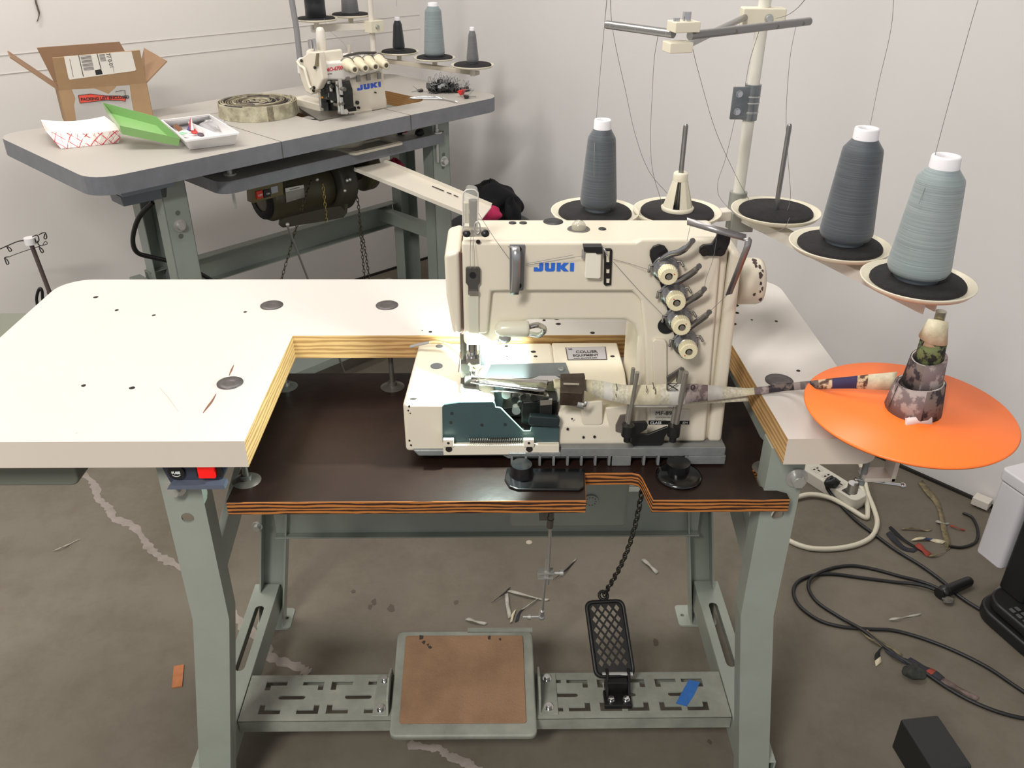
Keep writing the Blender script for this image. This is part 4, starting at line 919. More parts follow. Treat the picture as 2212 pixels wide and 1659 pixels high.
# cones
def cone_mat(nm, c, c2):
    m_ = mat(nm, c, .6); nt = m_.node_tree; b = nt.nodes['Principled BSDF']; b.inputs['Sheen Weight'].default_value = .25
    tc = nt.nodes.new('ShaderNodeTexCoord'); mp = nt.nodes.new('ShaderNodeMapping'); mp.inputs['Scale'].default_value = (4, 4, 260)
    n = nt.nodes.new('ShaderNodeTexNoise'); n.inputs['Scale'].default_value = 3; n.inputs['Detail'].default_value = 3
    r = nt.nodes.new('ShaderNodeValToRGB'); r.color_ramp.elements[0].color = lin(c2); r.color_ramp.elements[1].color = lin(c); r.color_ramp.elements[0].position = .3; r.color_ramp.elements[1].position = .7
    bp = nt.nodes.new('ShaderNodeBump'); bp.inputs['Strength'].default_value = .5; bp.inputs['Distance'].default_value = .001
    nt.links.new(tc.outputs['Object'], mp.inputs['Vector']); nt.links.new(mp.outputs[0], n.inputs['Vector']); nt.links.new(n.outputs['Fac'], r.inputs['Fac'])
    nt.links.new(r.outputs['Color'], b.inputs['Base Color']); nt.links.new(n.outputs['Fac'], bp.inputs['Height']); nt.links.new(bp.outputs['Normal'], b.inputs['Normal']); return m_
DG = cone_mat('dark grey thread', (84, 90, 96), (68, 74, 80)); LGt = cone_mat('light grey thread', (146, 157, 158), (126, 138, 140))
WP = mat('white plastic core', (236, 234, 238), .4); GP = mat('grey plastic core', (108, 116, 122), .45)
def cone(name, c, rb_, rt, h, th, core, label, basecore=GP, tip=.016, lean=(0, 0), group='thread cones on the stand trays', base=.008):
    t = thing(name, label, 'thread cone', c, group); c = V(c); ax = V((lean[0], lean[1], 1)).normalized()
    MB().lathe([(rb_*.55, 0), (rb_*.72, 0), (rb_*.66, base), (rb_*.6, base+.001)], c, ax, n=40).build('core_foot', basecore, t)
    MB().lathe([(rb_*.55, base*.6), (rb_*.92, base), (rb_, base+.006), (rb_*.995, base+.012), (rt*1.0, h-.016), (rt*.97, h-.012), (rt*.62, h)], c, ax, n=56).build('wound_thread', th, t)
    MB().lathe([(rt*.62, h-.004), (rt*.60, h+tip-.002), (rt*.57, h+tip), (rt*.42, h+tip), (rt*.38, h+tip-.003), (rt*.36, h)], c, ax, n=36).build('core_tip', core, t)
    return t
def hgt(c, u, v):
    """height above c whose photo row is v"""
    lo_, hi_ = 0, .6
    for _ in range(40):
        md = (lo_+hi_)/2; d = V((c.x, c.y, c.z+md))-CAM; y = 829.5-FP*d.dot(UP)/d.dot(FW)
        if y > v: lo_ = md
        else: hi_ = md
    return lo_
def sz(c): return (V(c)-CAM).dot(FW)/FP
def up6(c): return c+V((0, 0, .0065))
c = up6(T1+V((.004, 0, 0))); h = hgt(c, 0, 278); cone('thread_cone', c, 39*sz(c), 31*sz(c)*.95, h, DG, WP, 'dark grey thread cone on the tray directly behind the machine arm', tip=.013)
c = up6(T4+V((.006, .002, 0))); h = hgt(c, 0, 300); cone('thread_cone', c, 55*sz(c), 42*sz(c)*.97, h, DG, WP, 'dark grey thread cone next to the light grey cone on the right', tip=.014)
c = up6(T5+V((-.002, .002, 0))); h = hgt(c, 0, 362); cone('thread_cone', c, 64*sz(c), 50*sz(c)*.95, h, LGt, WP, 'pale blue-grey thread cone at the right end of the front stand', tip=.014)
# threads
THR = mat('grey sewing thread', (120, 118, 118), .7)
def thread(pts, label, r=.00035):
    tag(MB().tube(pts, r, 5, sm=6).build('sewing_thread', THR), label, 'thread')
y_ = .33
thread([P(1316, -60, 'z', zc+.1), P(1307, 40, 'z', zc+.02), P(1298, 140, 'y', .36), P(1288, 260, 'y', .37), P(1284, 330, 'y', T1.y-.03), P(1283, 380, 'y', T1.y-.035)], 'fine grey thread rising from the dark cone behind the machine arm')
thread([P(1319, -60, 'z', zc+.1), P(1320, 35, 'z', zc+.02), P(1330, 100, 'z', zc-.02), P(1352, 200, 'y', .34), P(1372, 290, 'y', .35), P(1402, 370, 'y', .36), P(1450, 428, 'y', .37), P(1475, 470, 'y', .36)], 'thread crossing from the left guide bar end to the empty cone holder')
thread([P(1422, 74, 'z', zc), P(1413, 130, 'y', .34), P(1408, 220, 'y', .35), P(1405, 300, 'y', .36), P(1410, 370, 'y', .37), P(1430, 440, 'y', .38)], 'thread hanging from the left guide bar down to the tray with the plastic holder')
thread([P(1495, 100, 'z', zc-.01), P(1510, 160, 'y', .34), P(1545, 280, 'y', .35), P(1590, 380, 'y', .36), P(1620, 435, 'y', .37)], 'thread slanting from the arm end across in front of the white pole')
thread([P(1640, 66, 'z', zc), P(1620, 130, 'y', .38), P(1610, 182, 'y', .4)], 'short thread from the right guide bar to the pole sleeve')
thread([P(1588, 255, 'y', .4), P(1568, 340, 'y', .38), P(1550, 400, 'y', .37), P(1565, 440, 'y', .36), P(1640, 500, 'y', .3), P(1690, 495, 'y', .28), P(1706, 470, 'y', .28)], 'slack thread looping left of the white pole')
thread([P(1720, 52, 'z', zc), P(1706, 130, 'y', .34), P(1698, 250, 'y', .35), P(1702, 340, 'y', .35), P(1707, 430, 'y', .36), P(1690, 478, 'y', .35)], 'thread falling from the right guide bar end beside the bare spool pin')
thread([P(1932, -40, 'y', .25), P(1925, 60, 'y', .25), P(1898, 180, 'y', .25), P(1880, 270, 'y', T4.y)], 'thread rising from the dark cone second from the right')
thread([P(2125, -40, 'y', .1), P(2095, 60, 'y', .1), P(2045, 240, 'y', .1), P(2010, 370, 'y', T5.y), P(1985, 440, 'y', T5.y-.03)], 'thread running up and right from the pale grey cone')
thread([P(1676, 40, 'z', zc), P(1700, 33, 'z', zc+.02), P(1725, 15, 'z', zc+.05), P(1760, -30, 'z', zc+.1)], 'thread tail leaving the pole clamp up to the right')
# threads strung over the machine
thread([P(1346, 487-0, 'y', YA-.022), P(1000, 500, 'y', YA-.02)][:0] or [P(1484, 520, 'y', YA-.03), P(1492, 484, 'y', YA-.02)], 'thread from the top tension lever up to the wire guide', .0003)
thread([P(1238, 571-20, 'y', YA-.014), P(1136, 570, 'y', YA-.012)], 'pair of threads running beside the blue name to the curved guard', .0003)
thread([P(1262, 552, 'y', YA-.018), P(1136, 573, 'y', YA-.012)], 'lower thread running from the milky block to the curved guard', .0003)
thread([P(1100, 560, 'y', YA-.012), P(1066, 512, 'y', YA-.010), P(1033, 460, 'y', YA-.004)], 'thread slanting from the curved guard up to the clear take-up cover', .0003)
thread([P(1325, 560, 'y', YA-.012), P(1362, 570, 'y', YA-.012), P(1408, 585, 'y', YA-.02)], 'thread between the slotted black plate and the top tension knob', .0003)
thread([P(1325, 566, 'y', YA-.012), P(1378, 625, 'y', YA-.012), P(1434, 683, 'y', YA-.02)], 'thread slanting from the slotted plate to the third tension knob', .0003)
thread([P(1018, 495, 'y', YA-.012), P(1016, 540, 'y', YA-.014), P(1016, 580, 'y', YA-.018)], 'vertical thread left above the grey thread plate', .0003)
thread([P(1021, 495, 'y', YA-.012), P(1024, 540, 'y', YA-.014), P(1026, 580, 'y', YA-.018)], 'vertical thread right above the grey thread plate', .0003)
thread([P(1548, 515, 'y', YA-.03), P(1540, 560, 'y', YA-.025), P(1526, 600, 'y', YA-.03), P(1521, 625, 'y', YA-.03)], 'thread from the wire guide down to the third tension lever', .0003)
thread([P(1574, 634, 'y', YA-.042), P(1532, 674, 'y', YA-.03)], 'thread from the wire guide tip to the lowest tension lever', .0003)

# ------------------------------------------------------------------ tape reel with orange disc
zd = .80
dc = P(1971, 888, 'z', zd)
rd_ = .5*(P(2205, 935, 'z', zd)-P(1737, 846, 'z', zd)).length
dc = (P(2205, 935, 'z', zd)+P(1737, 846, 'z', zd))/2
dr_ = thing('tape_reel', 'tape reel with a big bright orange disc clamped to the white table', 'tape reel', (dc.x, dc.y, zd-.1))
ORG = mat('orange plastic', (255, 124, 50), .38, sss=0)
MB().lathe([(0, -.0015), (rd_*.985, -.0015), (rd_, .001), (rd_*.985, .003), (0, .003)], dc, n=96).build('orange_disc', ORG, dr_)
sx_ = P(1975, 885, 'z', zd); zt_ = hgt(V((sx_.x, sx_.y, zd)), 0, 672)
MB().cyl((sx_.x, sx_.y, zd-.05), (sx_.x, sx_.y, zd+zt_), .0058, n=24).build('reel_shaft', mat('steel shaft', (176, 168, 150), .22, .95), dr_)
# clamp: C bracket gripping the table end
yc_ = .035; cx0 = W; zt0 = P(1870, 1030, 'y', yc_).z
b = MB()
xr2 = P(1938, 985, 'y', yc_).x; zlo = P(1900, 1030, 'y', yc_).z
b.mm((xr2-.006, yc_-.012, zlo), (xr2, yc_+.014, zd-.012)); b.mm((P(1860, 1030, 'y', yc_).x, yc_-.012, zlo), (xr2, yc_+.014, zlo+.006)); b.mm((W-.05, yc_-.012+.0, H+.0005), (xr2, yc_+.014, H+.006))
CB = b.build('reel_clamp', mat('cream clamp', (206, 196, 184), .4), dr_, bevel=.001)
arm0 = V((xr2-.004, yc_+.004, zd-.015)); MB().bar(arm0, (sx_.x, sx_.y, zd-.015), .022, .008).build('reel_arm', IVM, dr_, bevel=.001)
cs_ = P(1868, 1016, 'y', yc_); MB().cyl((cs_.x, yc_, zlo-.012), (cs_.x, yc_, H-T-.006), .004, n=14).lathe([(0, .0), (.011, .0), (.009, -.006), (0, -.006)], (cs_.x, yc_, H-T-.0005), n=22).build('clamp_screw', ALU, dr_)
h0, h1 = P(1848, 1033, 'y', yc_), P(1950, 1049, 'y', yc_); h0.y -= .002
MB().cyl(h0, h1, .0022, n=12).ball(h1, .0042).ball(h0, .003).cyl((cs_.x-.01, yc_, zlo-.01), (cs_.x-.01, yc_, zlo-.024), .007, n=16).build('screw_handle', CHROME, dr_)
# binding tape: strip to the folder plus the wraps round the shaft
CAM1 = mat('camo tape dark', (108, 94, 88), .85, noise=(55, .5, 1), c2=(44, 36, 42)); CAM2 = mat('camo tape grey', (160, 146, 142), .85, noise=(45, .5, 1), c2=(112, 98, 98))
TAN = mat('tan tape', (214, 206, 180), .85, noise=(70, .3), c2=(180, 170, 142)); NAVY = mat('purple navy tape', (52, 44, 78), .85); OLV = mat('olive tape', (104, 112, 70), .85, noise=(70, .6, 1), c2=(30, 32, 26))
BRN = mat('brown cream tape', (196, 172, 140), .85, noise=(70, .6, 1), c2=(84, 58, 50)); MAP = mat('sketch print tape', (212, 206, 186), .85, noise=(260, .6), c2=(172, 165, 146)); WHT = mat('white tape', (222, 205, 202), .7); INK = mat('ink black tape', (34, 30, 34), .8)
tapem = [MAP, TAN, CAM1, CAM2, NAVY, BRN, OLV, WHT, INK, mat('grey white tape', (206, 202, 194), .85, noise=(60, .2))]
ym = YB-.028
cp = [P(1196, 829, 'z', za+.001), P(1230, 829, 'z', za), P(1262, 832, 'z', za), P(1300, 842, 'y', YB-.006), P(1345, 851, 'y', YB-.024), P(1372, 853, 'y', YB-.030), P(1440, 852, 'y', YB-.030), P(1470, 852, 'y', YB-.030), P(1500, 849, 'y', YB-.026), P(1560, 848, 'y', YB-.005), P(1620, 846, 'y', .105), P(1700, 836, 'z', .772), P(1760, 831, 'z', .806)]
wu = P(1930, 818, 'z', zd+.030); wu.y -= .006
cp += [P(1840, 826, 'z', zd+.022), wu]
def wv(t):
    k = [.0095, .0098, .0098, .0115, .0120, .0130, .0135, .0138, .0120, .0085, .0050, .0052, .0055, .0075, .0120]
    x = t*(len(k)-1); i = min(int(x), len(k)-2); f = x-i; w_ = k[i]*(1-f)+k[i+1]*f
    a_ = [1.45, 1.45, 1.3, .55, .35, .3, .3, .3, .35, .6, .9, .9, .8, .3, .1]; a2 = a_[i]*(1-f)+a_[i+1]*f
    return V((0, math.sin(a2)*w_, math.cos(a2)*w_))
seq = [(0, 1), (.07, 1), (.17, 0), (.22, 9), (.25, 0), (.33, 1), (.41, 0), (.43, 9), (.52, 3), (.60, 9), (.64, 0), (.69, 1), (.715, 3), (.75, 2), (.80, 3), (.84, 2), (.865, 5), (.885, 4), (.93, 5), (.955, 1), (1.01, 5)]
def ms(t):
    r = 0
    for a_, k in seq:
        if t >= a_: r = k
    return r
tp_ = thing('binding_tape', 'patchwork camo binding tape wound on the reel shaft and stretched to the needle', 'fabric tape', (dc.x, dc.y, zd))
tpb = MB().ribbon(cp, wv, .0006, mfun=ms, sm=8)
# second, lower fold of the doubled strip
cp2 = [p+V((0, .004, -.011 if i not in (0, 1, 2) else -.004)) for i, p in enumerate(cp[2:11])]
tpb.ribbon(cp2, lambda t: V((0, .004, .0075*(1-.5*abs(2*t-1)))), .0006, mfun=lambda t: 0 if t < .25 or t > .55 else 9, sm=6)
tpb.build('tape_strip', tapem, tp_)
# printed marks on the strip
def onstrip(u, v, y): return P(u, v, 'y', y)
b = MB(); ys = YB-.033
def pline(pts, y, w=.0008):
    b.tube([P(u, v, 'y', y) for u, v in pts], w, 5)
pline([(1441, 829), (1463, 829), (1443, 843), (1464, 842), (1441, 829)], ys); pline([(1441, 843), (1441, 830)], ys)
b.tube([P(1497+9*(1-k*.05)*math.cos(k*.6)*(.35+.65*k/12), 838+8*math.sin(k*.6)*(.35+.65*k/12), 'y', YB-.032) for k in range(12)], .0009, 5)
for u, v in ((1414, 845), (1396, 842), (1410, 835), (1331, 838), (1330, 860)):
    pline([(u, v-9), (u+2, v), (u+1, v+6)], YB-.034 if u > 1350 else YB-.022, .0005)
b.build('printed_mark', mat('ink print', (52, 48, 46), .8), tp_)
# wraps
def wrap(z0, z1, r0, r1, mats_, turns, nm='tape_wrap', phase=0, dx=0, dy=0, top=0):
    b = MB(); N = int(turns*24)
    pts = []
    vs = []
    for i in range(N+1):
        a_ = phase+2*PI*i/24; t = i/N
        rr0 = r0+.0012*i/24; rr1 = r1+.0012*i/24
        zz0 = z0+.004*math.sin(a_*.5+phase); zz1 = z1+.004*math.sin(a_+phase)
        for rr, zz in ((rr0, zz0), (rr1, zz1), (rr1+.0008, zz1), (rr0+.0008, zz0)): vs.append(V((sx_.x+dx+rr*math.cos(a_), sx_.y+dy+rr*math.sin(a_), zz)))
    o = len(b.v); b.v += vs
    for i in range(N):
        mk = mats_[int(i/N*len(mats_)) % len(mats_)]
        for k in range(4): b.f.append([o+i*4+k, o+i*4+4+k, o+i*4+4+(k+1) % 4, o+i*4+(k+1) % 4]); b.m.append(mk); b.s.append(k % 2 == 0)
    return b.build(nm, tapem, tp_)
wrap(zd+.004, zd+.040, .0285, .0235, [3, 9, 2, 3, 9, 3, 2, 3], 3.2, phase=2.2, dx=-.004, dy=-.004)
wrap(zd+.034, zd+.072, .0190, .0160, [2, 3, 9, 3, 2, 3], 3.0, phase=1.0)
wrap(zd+.064, zd+.092, .0130, .0120, [6, 6, 8, 6, 6, 6], 2.2, phase=4.0, dx=.001)
wrap(zd+.088, zd+.096, .008, .009, [8, 2], 1.5)
wrap(zd+.093, zd+.119, .0140, .0085, [1, 1, 1], 1.6, phase=3.6, dx=-.001)
b = MB(); e_ = [P(1957, 911, 'z', zd+.006), P(2013, 909, 'z', zd+.006)]; b.ribbon([e_[0], (e_[0]+e_[1])/2+V((0, .003, 0)), e_[1]], (0, .002, .0036), .0014, 7)
b.ribbon([P(1972, 906, 'z', zd+.006), P(1985, 888, 'z', zd+.012)], (.007, 0, 0), .001, 7).ribbon([P(1996, 906, 'z', zd+.005), P(1990, 886, 'z', zd+.012)], (.007, 0, 0), .001, 5)
b.build('tape_end', tapem, tp_)
# dark pinch block on the tape, riding on the folder
zz = za-.001; q_ = [P(*p, 'z', zz+.008) for p in ((1210, 810), (1262, 808), (1264, 816), (1262, 846), (1258, 852), (1210, 850))]
pk = MB(); pk.prism([(p.x, p.y) for p in q_], zz-.010, zz+.010, (0, 0, 0), (1, 0, 0), (0, 1, 0)); pk_ = pk.build('tape_clip', mat('brown burnished steel', (84, 70, 60), .4, .6, noise=(60, .5)), None, bevel=.001)
tag(pk_, 'small brown burnished metal clip holding the tape at the folder mouth', 'clip')
e0, e1 = P(1217, 829, 'z', zz+.011), P(1251, 830, 'z', zz+.011); MB().bar(e0, e1, .0028, .0016).build('clip_slot', mat('pale slot', (170, 160, 145), .5), pk_)
# ------------------------------------------------------------------ grey table with the serger, in its own frame
setxf(M2); Z2 = T2H
GT = mat('pale grey laminate', (178, 173, 166), .45, noise=(3, .05)); GE = mat('grey edge strip', (118, 120, 126), .5, noise=(30, .15))
G2 = mat('pale green steel', (142, 150, 142), .45, noise=(8, .12))
t2 = thing('sewing_table', 'grey-topped industrial table holding the serger in the back corner', 'table', (.61, .25, 0))
def P3(u, v, ax, val): return P(u, v, ax, val)
# top in three pieces seen by their seams: left board, front insert, right board
Dp = .55
mc0 = (.60, .105); mc1 = (1.02, .36)
hole = rrect(.622, .112, 1.01, .34, .04)
out = rrect(-.02, 0, 1.205, Dp, .06, 6)
b = MB(); b.prism(out, -.04, 0, (0, 0, Z2), (1, 0, 0), (0, 1, 0), holes=[hole], mi=0, mside=1, mhole=2, mback=1)
sxa = P(592, 298, 'z', Z2).x+.0; seamc = 3
for (x0, y0), (x1, y1) in (((.437, 0), (.437, .39)), ((.437, .39), (.56, .39)), ((.845, .0), (.845, .11))):
    b.mm((x0-.0009, y0-.0006, Z2-.001), (x1+.0009, y1+.0009, Z2+.0003), 3)
for x in (.437, .845): b.mm((x-.0012, -.0006, Z2-.040), (x+.0012, .002, Z2), 3)
b.build('tabletop', [GT, GE, wood('walnut edge', (150, 112, 68), (134, 98, 60), 50, 'XY'), mat('seam dark', (84, 78, 72), .8)], t2, bevel=0)
# lower shelf
Zs = .738
b = MB(); b.prism(rrect(.285, .04, 1.02, .45, .035), -.030, 0, (0, 0, Zs), (1, 0, 0), (0, 1, 0), mi=0, mside=1, mback=1)
b.build('lower_shelf', [mat('shelf laminate', (166, 162, 156), .5, noise=(20, .15)), GE], t2)
for u, v in ((497, 377), (943, 287)):
    c = P(u, v, 'z', Zs); c.z = Zs; MB().cyl(c, V((c.x, c.y, Z2-.04)), .004, n=10).cyl(c, c+V((0, 0, .004)), .016, n=18).cyl(c+V((0, 0, .004)), c+V((0, 0, .012)), .007, n=6).cyl(V((c.x, c.y, Zs-.085)), c, .004).build('hanger_bolt', STEEL, t2)
def leg2(y, u0, v0, u1, v1, wpx, nm):
    a_, c_ = P(u0, v0, 'y', y), P(u1, v1, 'y', y); x0 = (a_.x+c_.x)/2; w = P(u0+wpx, v0, 'y', y).x-P(u0, v0, 'y', y).x
    d = 1 if y < .2 else -1
    b = MB(); b.mm((x0, y, .0), (x0+w, y+.003*d, Z2-.04)).mm((x0, y, 0), (x0+.003, y+.045*d, Z2-.04)).mm((x0+w-.003, y, 0), (x0+w, y+.045*d, Z2-.04)); b.build(nm, G2, t2, bevel=.001)
    return x0, w
xl0, wl = leg2(.055, 360, 430, 375, 600, 55, 'front_leg'); xr0, wr2 = leg2(.055, 935, 340, 945, 560, 36, 'front_leg')
leg2(.36, 290, 450, 318, 600, 40, 'rear_leg'); xq, wq = leg2(.36, 843, 350, 858, 600, 36, 'rear_leg')
for u, v in ((388, 487), (958, 348)):
    c = P(u, v, 'y', .055); MB().hexbolt(c, (0, -1, 0), .010, .012).build('hex_bolt', STEEL, t2)
for u, v in ((391, 510), (384, 460), (957, 361), (958, 334)):
    c = P(u, v, 'y', .055); MB().cyl(c, c-V((0, .0006, 0)), .006, n=14).build('leg_hole', mat('hole grey', (92, 96, 92), .7), t2)
# top brackets
for x in (xl0, xr0): MB().mm((x-.002, .06, Z2-.06), (x+.05, .42, Z2-.04)).build('top_bracket', G2, t2)
# side rails low and mid, rear beams
for x in (xl0+.012, xr0+.02):
    MB().mm((x, .06, .40), (x+.03, .38, .44)).build('side_rail', G2, t2, bevel=.001); MB().mm((x, .06, .14), (x+.04, .38, .18)).build('side_rail', G2, t2, bevel=.001)
za_ = P(640, 520, 'y', .36).z
b = MB(); b.mm((xl0+.05, .362, za_-.035), (xq, .365, za_+.04)).mm((xl0+.05, .335, za_+.037), (xq, .365, za_+.04)).mm((xl0+.05, .335, za_-.037), (xq, .365, za_-.034)); b.build('rear_beam', G2, t2)
q_ = [P(560, 822, 'z', .10), P(742, 778, 'z', .10)]
b = MB(); yb0 = (q_[0].y+q_[1].y)/2; b.mm((xl0+.03, yb0-.0, .072), (xr0+.02, yb0+.11, .10)); b.build('treadle_beam', G2, t2, bevel=.002)
# switch boxes under the left end
def outl(y, pts, th, nm, mt):
    b = MB(); b.prism([(P(u, v, 'y', y).x, min(P(u, v, 'y', y).z, Z2-.0405)) for u, v in pts], 0, -th, (0, y, 0), (1, 0, 0), (0, 0, 1)); return b.build(nm, mt, t2, bevel=.002)
outl(.045, [(252, 404), (371, 376), (378, 402), (266, 427)], .07, 'switch_housing', mat('blue grey box', (132, 142, 152), .45))
outl(.055, [(260, 425), (362, 402), (362, 427), (268, 447)], .06, 'switch_housing', mat('blue grey box dark', (104, 112, 120), .45))
# motor
MOT = mat('olive brown motor enamel', (74, 68, 48), .45, noise=(10, .2)); MOTD = mat('dark olive motor', (52, 49, 38), .5)
ym2 = .20
m0 = P(562, 425, 'y', ym2); m1 = P(695, 400, 'y', ym2); mz = (m0.z+m1.z)/2-.004
mo = thing('clutch_motor', 'dark olive electric clutch motor hanging beneath the grey table', 'motor', (m0.x, ym2, mz))
RM = .062
mo_ = MB().lathe([(0, 0), (RM*.6, 0), (RM*.9, .008), (RM, .02), (RM, m1.x-m0.x), (RM*.9, m1.x-m0.x+.01), (0, m1.x-m0.x+.01)], (m0.x, ym2, mz), (1, 0, 0), n=36).build('motor_barrel', MOT, mo)
b = MB(); b.lathe([(RM*.5, -.002), (RM*.85, -.001), (RM*.86, .006)], (m0.x, ym2, mz), (1, 0, 0), n=28).build('vent_grille', BLACKM, mo_)
MB().lathe([(0, 0), (.080, 0), (.086, .008), (.086, .05), (.075, .062), (.03, .066), (0, .066)], (m1.x+.01, ym2, mz+.004), (1, 0, 0), n=40).build('clutch_housing', MOTD, mo)
mg = P(785, 392, 'y', ym2); MB().lathe([(0, 0), (.062, 0), (.066, .006), (.066, .035), (.058, .044), (0, .044)], (mg.x-.018, ym2, mz+.02), (1, 0, 0), n=36).build('belt_guard', MOT, mo)
MB().cyl((m1.x+.07, ym2, mz+.01), (mg.x-.015, ym2, mz+.01), .022, n=20).build('motor_shaft', BLACKM, mo)
MB().mm((m0.x+.02, ym2-.03, mz+.05), (m1.x+.05, ym2+.05, Zs-.033)).build('motor_mount', MOTD, mo)
s0 = P(547, 440, 'y', .125); s1 = P(612, 398, 'y', .125)
bx = MB().prism([(P(547, 414, 'y', .125).x, s1.z+.018), (P(612, 398, 'y', .125).x, s1.z+.014), (P(613, 421, 'y', .125).x, P(613, 421, 'y', .125).z), (s0.x, s0.z)], -.03, 0, (0, .125, 0), (1, 0, 0), (0, 0, 1)).build('starter_box', mat('olive box', (104, 92, 58), .5), mo, bevel=.002)
def q4p(pts, y, th, nm, mt, par, bev=.0006):
    b = MB(); b.prism([(P(u, v, 'y', y).x, P(u, v, 'y', y).z) for u, v in pts], 0, -th, (0, y, 0), (1, 0, 0), (0, 0, 1)); return b.build(nm, mt, par, bevel=bev)
q4p([(554, 414), (567, 411), (569, 427), (556, 431)], .120, .007, 'off_button', mat('red button', (208, 52, 38), .4), bx)
q4p([(569, 411), (584, 408), (586, 424), (571, 428)], .121, .006, 'on_button', BLACK, bx)
q4p([(585, 404), (600, 401), (601, 415), (587, 419)], .1225, .003, 'rating_sticker', mat('grey sticker', (160, 160, 168), .6), bx)
p = P(558, 425, 'y', .1195); text('OFF', p, (1, 0, 0), (0, 0, 1), .0055, LETW, bx)
p = P(576, 421, 'y', .1205); text('ON', p, (1, 0, 0), (0, 0, 1), .0045, LETW, bx)
pl_ = q4p([(616, 407), (656, 399), (659, 426), (619, 438)], ym2-RM-.003, .002, 'rating_plate', mat('grey data plate', (150, 148, 142), .4, .3), mo)
q4p([(616, 407), (656, 399), (657, 406), (617, 415)], ym2-RM-.0035, .001, 'plate_header', mat('pale data plate', (205, 202, 194), .5), pl_)
p = P(626, 411, 'y', ym2-RM-.004); text('CLUTCH MOTOR', p, (1, 0, 0), (0, 0, 1), .0028, LD, pl_)
ly = .11
q4p([(606, 476), (612, 472), (700, 450), (735, 445), (745, 455), (746, 440), (752, 440), (750, 460), (742, 470), (700, 478), (612, 492), (605, 486)], ly, .008, 'motor_lever', MOTD, mo)
c = P(621, 485, 'y', ly-.004); MB().ball(c, .006).build('lever_ball', STEEL, mo)
for u, v in ((685, 388), (750, 390), (756, 388), (745, 412)): c = P(u, v, 'y', ly-.03); MB().ball(c, .0045).build('motor_bolt', STEEL, mo)
# rods and chains below
a_ = P(621, 488, 'y', ly-.006); c_ = P(668, 610, 'y', ly-.02); d_ = (c_-a_).normalized(); c_ = a_+d_*.62
tr2 = thing('treadle_rod', 'steel rod slanting down from the motor lever under the grey table', 'rod', c_)
MB().cyl(a_, a_.lerp(c_, .5), .003, n=10).cyl(a_.lerp(c_, .3)+V((.004, -.004, 0)), c_, .003, n=10).build('rod', PINM, tr2)
m_ = a_.lerp(c_, .31); MB().box(m_+V((.008, 0, 0)), (.022, .008, .003)).box(m_+V((.008, 0, -.008)), (.022, .008, .003)).build('rod_clamp', STEEL, tr2)
def chain(pts, mt, label, pitch=.011, r=.0012, w=.0036):
    sp = smooth_path(pts, 10); b = MB(); acc = 0; k = 0
    L = [0]
    for i in range(1, len(sp)): L.append(L[-1]+(sp[i]-sp[i-1]).length)
    n = int(L[-1]/pitch); j = 0
    for i in range(n):
        s_ = (i+.5)*pitch
        while j < len(L)-2 and L[j+1] < s_: j += 1
        t = (s_-L[j])/max(1e-9, L[j+1]-L[j]); p = sp[j].lerp(sp[j+1], t); d = (sp[j+1]-sp[j]).normalized(); u, w_, _ = basis(d); an = i*PI/2+.4; s2 = u*math.cos(an)+w_*math.sin(an)
        b.tube([p+d*pitch*.68*math.sin(q*PI/3)+s2*w*math.cos(q*PI/3) for q in range(6)], r, 4, closed=True)
    tag(b.build('chain', mt), label, 'chain')
BRC = mat('brass chain', (176, 160, 96), .35, .8); OC = mat('dark chain', (84, 78, 66), .4, .7)
fl = lambda p, n: p
chain([P(672, 390, 'y', .13), P(655, 440, 'y', .125), P(632, 520, 'y', .11), P(608, 604, 'y', .095), P(585, 690, 'y', .08)], OC, 'dull chain hanging slanted in front of the olive motor, left one')
chain([P(697, 395, 'y', .11), P(702, 440, 'y', .11), P(706, 486, 'y', .11)], BRC, 'short brass-coloured chain hanging in front of the olive motor')
chain([P(771, 420, 'y', .15), P(776, 460, 'y', .15), P(781, 530, 'y', .15), P(788, 604, 'y', .15), P(794, 670, 'y', .15)], OC, 'dark chain hanging below the belt guard, left of the pair')
chain([P(778, 480, 'y', .145), P(787, 530, 'y', .145), P(798, 604, 'y', .145), P(806, 670, 'y', .145)], OC, 'dark chain hanging below the belt guard, right of the pair')
tag(MB().tube([P(330, 438, 'y', .12), P(300, 470, 'y', .15), P(287, 515, 'y', .18), P(296, 545, 'y', .2), P(330, 556, 'y', .2), P(372, 566, 'y', .2), P(430, 590, 'y', .2), P(480, 620, 'y', .2)], .006, 8, sm=6).build('power_cable', BLACK), 'thick black cable looping around the left legs of the grey table', 'cable')
# parts seen between top and shelf
OILP = mat('cream underside', (196, 188, 170), .45)
MB().lathe([(0, -.03), (.06, -.03), (.085, 0), (.085, .03), (0, .03)], P(725, 302, 'y', .16), n=28).build('oil_pan', OILP, t2)
f_ = [P(728, 330, 'z', Zs+.004), P(835, 318, 'z', Zs+.004), P(846, 308, 'z', Zs+.004), P(770, 300, 'z', Zs+.004)]
b = MB(); c_ = sum(f_, V((0, 0, 0)))/4; b.prism(rrect(c_.x-.085, c_.y-.05, c_.x+.085, c_.y+.05, .01), 0, .006, (0, 0, Zs), (1, 0, 0), (0, 1, 0), holes=[rrect(c_.x-.065, c_.y-.032, c_.x+.065, c_.y+.032, .006)]); b.build('shelf_frame', OILP, t2, bevel=.001)
MB().mm((.76, .16, Zs+.001), (.97, .30, Z2-.045)).build('machine_underbody', OILP, t2, bevel=.01)
